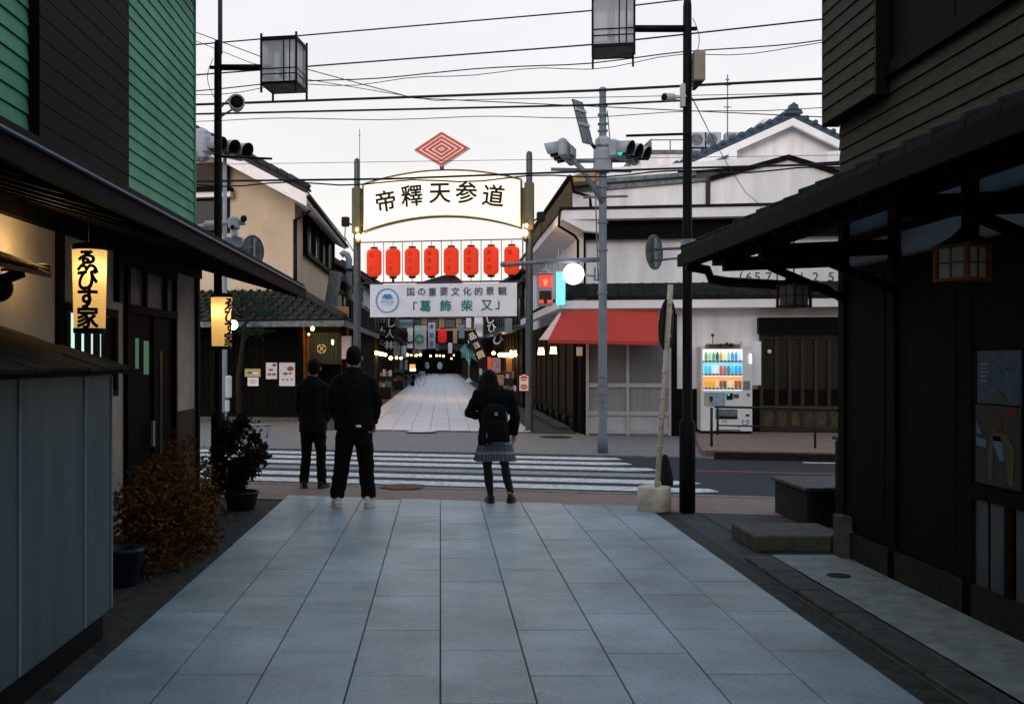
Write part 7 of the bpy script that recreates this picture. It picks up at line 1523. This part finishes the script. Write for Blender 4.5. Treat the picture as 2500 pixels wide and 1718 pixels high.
# ---- banners, signs and flags along the street
def cloth_sign(px0, px1, py0, py1, v, mt, label, text='', ink=None, size=0.0, tilt=0.0, cat='banner', sway=0.05):
    a, b = P(px0, py1, v), P(px1, py0, v); t = thing('shop_banner', label, cat, ((a.x + b.x) / 2, v, a.z))
    T = Matrix.Translation(((a.x + b.x) / 2, v, (a.z + b.z) / 2)) @ Matrix.Rotation(R(tilt), 4, 'Y'); w, h = (b.x - a.x) / 2, (b.z - a.z) / 2
    m = M(mt); m.T = T; n = 8; vs = [(x, sway * math.sin(k * 0.9), -h + 2 * h * k / n) for k in range(n + 1) for x in (-w, w)]
    m.add(vs, [(2 * k, 2 * k + 1, 2 * k + 3, 2 * k + 2) for k in range(n)]); m.add([(x, y + 0.012, z) for x, y, z in vs], [(2 * k + 1, 2 * k, 2 * k + 2, 2 * k + 3) for k in range(n)]); m.build('cloth', t)
    m = M(K['dark_wood']); m.T = T; m.tube([(-w - 0.05, 0.01, h), (w + 0.05, 0.01, h)], 0.02, 6); m.build('rod', t)
    if text:
        m = M(ink); m.T = None
        for i, ch in enumerate(text): letters(m, ch, T @ face((0, -sway - 0.01, h - (i + 0.5) * 2 * h / len(text))), size, 0.02)
        m.build('lettering', t)
    return t
wi = mat('white print', (0.55, 0.56, 0.60), 0.8, 0); blk = mat('black banner cloth', (0.010, 0.011, 0.012), 0.9, 0.1)
cloth_sign(945, 964, 776, 800, 36, blk, 'black banner with one curved white stroke near the tan shop', 'し', wi, 0.36)
cloth_sign(940, 962, 800, 856, 37, blk, 'long black banner with white characters on the tan shop side', '人林', wi, 0.34, 3)
cloth_sign(925, 942, 790, 850, 40, blk, 'narrow black banner nearest the gate post on the tan shop side', 'ん心', wi, 0.26)
cloth_sign(975, 1008, 778, 800, 48, K['cloth_blue'], 'grey blue cloth hanging above the lamps')
cloth_sign(994, 1008, 798, 850, 52, wi, 'pale banner with dark strokes in front of the grey plastered shop', 'し', blk, 0.7)
t = cloth_sign(1012, 1041, 793, 852, 56, mat('pale poster cloth', (0.40, 0.42, 0.44), 0.8, 0.15, 4), 'pale hanging sign with a green ring', cat='sign', sway=0.02)
m = M(mat('green ring print', (0.06, 0.30, 0.20), 0.7, 0)); q = P(1024, 826, 55.9); m.tube([q + Vector((0.2 * math.cos(a), 0, 0.2 * math.sin(a))) for a in [k * math.pi / 8 for k in range(17)]], 0.06, 6); m.build('ring_print', t)
cloth_sign(1045, 1063, 786, 850, 58, mat('lavender sign', (0.36, 0.38, 0.50), 0.8, 0.05), 'tall pale lavender sign with small dark characters', '本日三', blk, 0.28, cat='sign', sway=0.01)
cloth_sign(797, 828, 660, 765, 30, K['sign_back'], 'dark leaning sign board under the cream house street window', tilt=9, cat='sign', sway=0.0)
cloth_sign(1158, 1178, 772, 822, 44, wi, 'white cloth hanging between the black banners', sway=0.12)
cloth_sign(1183, 1212, 768, 812, 36, blk, 'black banner with white strokes beneath the white banner corner', 'しひ', wi, 0.36, -14)
cloth_sign(1150, 1176, 806, 880, 40, blk, 'leaning black banner with white blocks beside the teal flag', '品ヨ回', wi, 0.30, -24)
cloth_sign(1204, 1226, 806, 850, 36, blk, 'black banner with a white hook shaped character by the bright counter', 'ひ', wi, 0.45)
cloth_sign(1232, 1250, 775, 812, 33, mat('grey hanging board', (0.2, 0.22, 0.24), 0.8, 0.1), 'grey board hanging beside the gate post', cat='sign', sway=0.0)
cloth_sign(1201, 1222, 872, 910, 36, mat('white red sign', (0.5, 0.42, 0.45), 0.7, 0.3, 12, col2=(0.35, 0.08, 0.09)), 'white and red sign board standing at the open counter', cat='sign', sway=0.0)
cloth_sign(1206, 1230, 913, 940, 33, mat('tan box print', (0.36, 0.26, 0.15), 0.8, 0.2, 8), 'tan goods box stacked by the open counter', cat='box', sway=0.0)
q = P(1080, 820, 60); t = thing('red_lantern', 'single big red lantern hanging far down the street', 'lantern', (q.x, 60, q.z - 0.45))
m = M(mat_paper('dim red lantern', (0.62, 0.04, 0.035), (1, 0.05, 0.04), 0.12, 0.4)); m.lathe([(0.14, -0.42), (0.25, -0.33), (0.27, 0), (0.25, 0.33), (0.14, 0.42)], q, 18); m.build('paper', t); m = M(K['black']); m.lathe([(0.13, 0.42), (0.13, 0.5)], q, 12); m.lathe([(0.13, -0.5), (0.13, -0.42)], q, 12); m.tube([q + Vector((0, 0, 0.5)), q + Vector((0, 0, 1.3))], 0.012, 5); m.build('ring', t)
for a in ((984, 992, 842, 862, 52, 'paper', 'small pale lamp-lit sign under the tan shop eave'), (1009, 1016, 852, 866, 66, 'red', 'small red sign beneath the pale hanging sign'), (1020, 1030, 852, 868, 78, 'tan', 'small tan sign board close to the street end lamps'), (1094, 1104, 836, 862, 80, 'paper', 'narrow white sign left of the teal flag'), (1106, 1116, 800, 838, 64, 'tan', 'tall tan sign above the teal flag'), (1120, 1134, 790, 826, 56, 'blue', 'grey blue sign high on the dark timber shop'), (1064, 1072, 838, 856, 90, 'green', 'small green sign below the big red lantern'), (1190, 1200, 870, 905, 40, 'red', 'slim red goods sign beside the white and red board'), (1138, 1150, 775, 800, 50, 'paper', 'small white cloth sign under the right part of the big banner'), (966, 975, 840, 866, 47, 'tan', 'tan sign hanging among the round lamps of the boarded shop')):
    ks = dict(paper=wi, red=K['red_wood'], tan=K['tan_wall'], blue=K['cloth_blue'], green=grn)
    cloth_sign(a[0], a[1], a[2], a[3], a[4], ks[a[5]], a[6], cat='sign', sway=0.01)
def rack(px0, px1, py, v, label, seed):
    a, b = P(px0, py, v), P(px1, py, v); t = thing('goods_rack', label, 'goods rack', ((a.x + b.x) / 2, v, 0.025)); rr = random.Random(seed)
    m = M(K['brown_wood']); m.box(a.x, b.x, v, v + 0.9, 0.025, 0.5); m.box(a.x, b.x, v + 0.6, v + 0.9, 0.5, 0.95); m.build('stand', t)
    for r, (z, y) in enumerate(((0.5, v + 0.05), (0.95, v + 0.62))):
        n = 4
        for i in range(n):
            m = M(rr.choice([wi, K['tan_wall'], K['red_wood'], K['cloth_blue'], grn, K['sign_back']])); x0 = a.x + (b.x - a.x) * i / n; x1 = a.x + (b.x - a.x) * (i + 0.85) / n; m.box(x0, x1, y, y + 0.25, z, z + rr.uniform(0.12, 0.3)); m.build('goods_box', t)
rack(925, 955, 950, 41, 'goods rack standing below the narrow black banner on the tan shop side', 1); rack(962, 985, 930, 54, 'goods rack by the grey plastered shop', 2); rack(1172, 1200, 950, 45, 'goods rack before the dark timber shop', 3); rack(1230, 1262, 960, 36, 'goods rack below the orange lit curtain', 4)
# teal flag on a white pole
q = P(1145, 928, 72); TF = thing('teal_flag', 'teal flag on a white pole with a white foot', 'flag', (q.x, 72, 0.02))
m = M(K['white_paint']); m.lathe([(0.32, 0.02), (0.30, 0.06), (0.06, 0.35), (0.03, 0.36)], (q.x, 72, 0), 14); m.build('foot', TF)
m = M(K['white_paint']); m.tube([(q.x, 72, 0.3), (q.x - 0.05, 72, 3.6)], 0.03, 7); m.build('pole', TF)
m = M(mat('teal cloth', (0.06, 0.33, 0.30), 0.8, 0.2, 3, col2=(0.22, 0.42, 0.42))); ps = [P(1122, 855, 71.9), P(1135, 840, 71.8), P(1150, 842, 72), P(1160, 865, 71.7), P(1173, 888, 71.9), P(1150, 872, 72.1), P(1147, 893, 71.8), P(1136, 872, 72.2)]
m.add(ps, [(0, 1, 2, 5, 7), (2, 3, 4, 5), (5, 6, 7)]); m.add([p + Vector((0, 0.02, 0)) for p in ps], [(7, 5, 2, 1, 0), (5, 4, 3, 2), (7, 6, 5)]); m.build('cloth', TF)
# white notice boards, lit sign and bicycle
for px, lb in ((979, 'slim white notice board, the nearer of two'), (991, 'slim white notice board, the farther of two')):
    a, b = P(px - 3, 903, 58), P(px + 4, 878, 58); t = thing('notice_board', lb, 'notice board', ((a.x + b.x) / 2, 58, 0.0)); m = M(K['cloth_white']); m.box(a.x, b.x, 58, 58.05, a.z, b.z); m.build('board', t); m = M(K['dark_wood']); m.tube([((a.x + b.x) / 2, 58.03, 0.02), ((a.x + b.x) / 2, 58.03, a.z)], 0.025, 6); m.build('leg', t)
a, b = P(1000, 906, 62), P(1014, 889, 62); t = thing('lit_sign', 'small orange and white lit sign standing behind the bicycle', 'sign', ((a.x + b.x) / 2, 62, 0)); m = M(mat('lit orange sign', (0.8, 0.4, 0.1), 0.5, 0, emit=(0.9, 0.42, 0.10), es=0.6)); m.box(a.x, b.x, 62, 62.15, (a.z + b.z) / 2 - 0.03, b.z); m.m(mat('lit white sign', (0.8, 0.7, 0.6), 0.5, 0, emit=(1.0, 0.80, 0.55), es=0.75)); m.box(a.x, b.x + 0.03, 61.99, 62.16, a.z, (a.z + b.z) / 2 - 0.032); m.build('lit_face', t); m = M(K['dark_wood']); m.box(a.x + 0.05, b.x - 0.05, 62.02, 62.14, 0.02, a.z); m.build('stand', t)
q = P(1010, 928, 62); BC = thing('bicycle', 'parked bicycle at the shop side of the far street', 'bicycle', (q.x, 61.6, 0.025), R(25))
BTm = WM[BC.name]
for x in (-0.5, 0.5):
    m = M(K['pale_metal']); m.T = BTm; m.tube([(x + 0.33 * math.cos(a), 0, 0.33 + 0.33 * math.sin(a)) for a in [k * math.pi / 10 for k in range(21)]], 0.018, 6)
    for k in range(6): m.tube([(x, 0, 0.33), (x + 0.32 * math.cos(k * 1.047), 0, 0.33 + 0.32 * math.sin(k * 1.047))], 0.005, 4)
    m.build('wheel', BC)
m = M(K['grey_metal']); m.T = BTm
for p_ in ([(-0.5, 0, 0.33), (-0.08, 0, 0.3), (-0.2, 0, 0.78)], [(-0.08, 0, 0.3), (0.36, 0, 0.72)], [(-0.18, 0, 0.7), (0.36, 0, 0.72)], [(0.5, 0, 0.33), (0.34, 0, 0.85)]): m.tube(p_, 0.02, 6)
m.build('frame', BC); m = M(K['black']); m.T = BTm; m.ball((-0.21, 0, 0.84), 0.13, 0.07, 0.04, 10, 6); m.build('saddle', BC); m = M(K['black_metal']); m.T = BTm; m.tube([(0.3, -0.26, 0.98), (0.34, 0, 0.95), (0.3, 0.26, 0.98)], 0.014, 6); m.tube([(0.34, 0, 0.84), (0.34, 0, 0.95)], 0.014, 6); m.build('handlebar', BC); m = M(K['pale_metal']); m.T = BTm; m.box(0.42, 0.72, -0.16, 0.16, 0.68, 0.90); m.build('basket', BC)
# people far down the street: small, each one continuous figure
def far_person(px, py, label, coat, legs_m, H=1.62):
    v = F * 1.58 / (py - 880); q = P(px, py, v); t = thing('person', label, 'person', (q.x, v, 0.025), random.uniform(-0.4, 0.4)); T = WM[t.name]; k = H / 1.7
    m = M(legs_m)
    m.ball((0, 0, 1.58 * k), 0.085 * k, 0.10 * k, 0.12 * k, 12, 8); m.tube([(0, 0, 1.36 * k), (0, 0, 1.52 * k)], 0.055 * k, 8)
    m.stack([(0, 0, 0.78 * k, 0.17 * k, 0.12 * k), (0, 0, 0.95 * k, 0.17 * k, 0.12 * k), (0, 0, 1.2 * k, 0.18 * k, 0.12 * k), (0, 0, 1.38 * k, 0.17 * k, 0.10 * k), (0, 0, 1.44 * k, 0.06 * k, 0.06 * k)], 14)
    for s_ in (-1, 1):
        m.tube([(s_ * 0.16 * k, 0, 1.38 * k), (s_ * 0.23 * k, 0.02, 1.08 * k), (s_ * 0.22 * k, 0.1, 0.82 * k)], [0.055 * k, 0.05 * k, 0.035 * k], 8)
        m.tube([(s_ * 0.085 * k, 0, 0.85 * k), (s_ * 0.10 * k, 0.05 * s_, 0.45 * k), (s_ * 0.11 * k, -0.06 * s_, 0.03)], [0.09 * k, 0.07 * k, 0.05 * k], 8); m.tube([(s_ * 0.11 * k, -0.06 * s_ - 0.03, 0.03), (s_ * 0.11 * k, -0.06 * s_ + 0.13, 0.025)], 0.04 * k, 7)
    put('body', remesh(m, 0.022, 2), t, T)
    m = M(coat); m.stack([(0, 0, 0.72 * k, 0.20 * k, 0.15 * k), (0, 0, 1.0 * k, 0.19 * k, 0.14 * k), (0, 0, 1.25 * k, 0.20 * k, 0.14 * k), (0, 0, 1.40 * k, 0.18 * k, 0.11 * k), (0, 0, 1.46 * k, 0.07 * k, 0.07 * k)], 14)
    for s_ in (-1, 1): m.tube([(s_ * 0.16 * k, 0, 1.37 * k), (s_ * 0.23 * k, 0.02, 1.08 * k), (s_ * 0.22 * k, 0.09, 0.86 * k)], [0.07 * k, 0.064 * k, 0.055 * k], 8)
    put('coat', remesh(m, 0.022, 2), t, T)
far_person(1042, 916, 'tiny person in a pale coat near the street end', K['cloth_white'], K['trouser'])
far_person(1074, 917, 'tiny person in a white top walking at the street end', wi, K['trouser'])
far_person(1052, 915, 'tiny person in black standing next to the pale coat', K['coat_black'], K['trouser'])
far_person(1083, 916, 'tiny person in dark clothes beside the white top', K['coat_navy'], K['trouser'])
# chimney pipe seen between the cream house and the gate post
q = P(845, 690, 33); t = thing('vent_pipe', 'curved grey vent pipe on a roof beside the gate post', 'pipe', (q.x, 40, 4.0)); q = P(852, 680, 40)
m = M(K['grey_metal']); m.tube([(q.x, 40, 3.6), (q.x, 40, P(0, 632, 40).z), (q.x - 0.08, 40, P(0, 622, 40).z), (q.x - 0.2, 40, P(0, 618, 40).z), (q.x - 0.32, 40, P(0, 624, 40).z)], 0.13, 10); m.build('pipe', t)
m = M(K['black_metal']); m.lathe([(0.19, 0.0), (0.17, 0.09), (0.14, 0.1)], (q.x, 40, P(0, 662, 40).z), 12); m.build('collar', t)
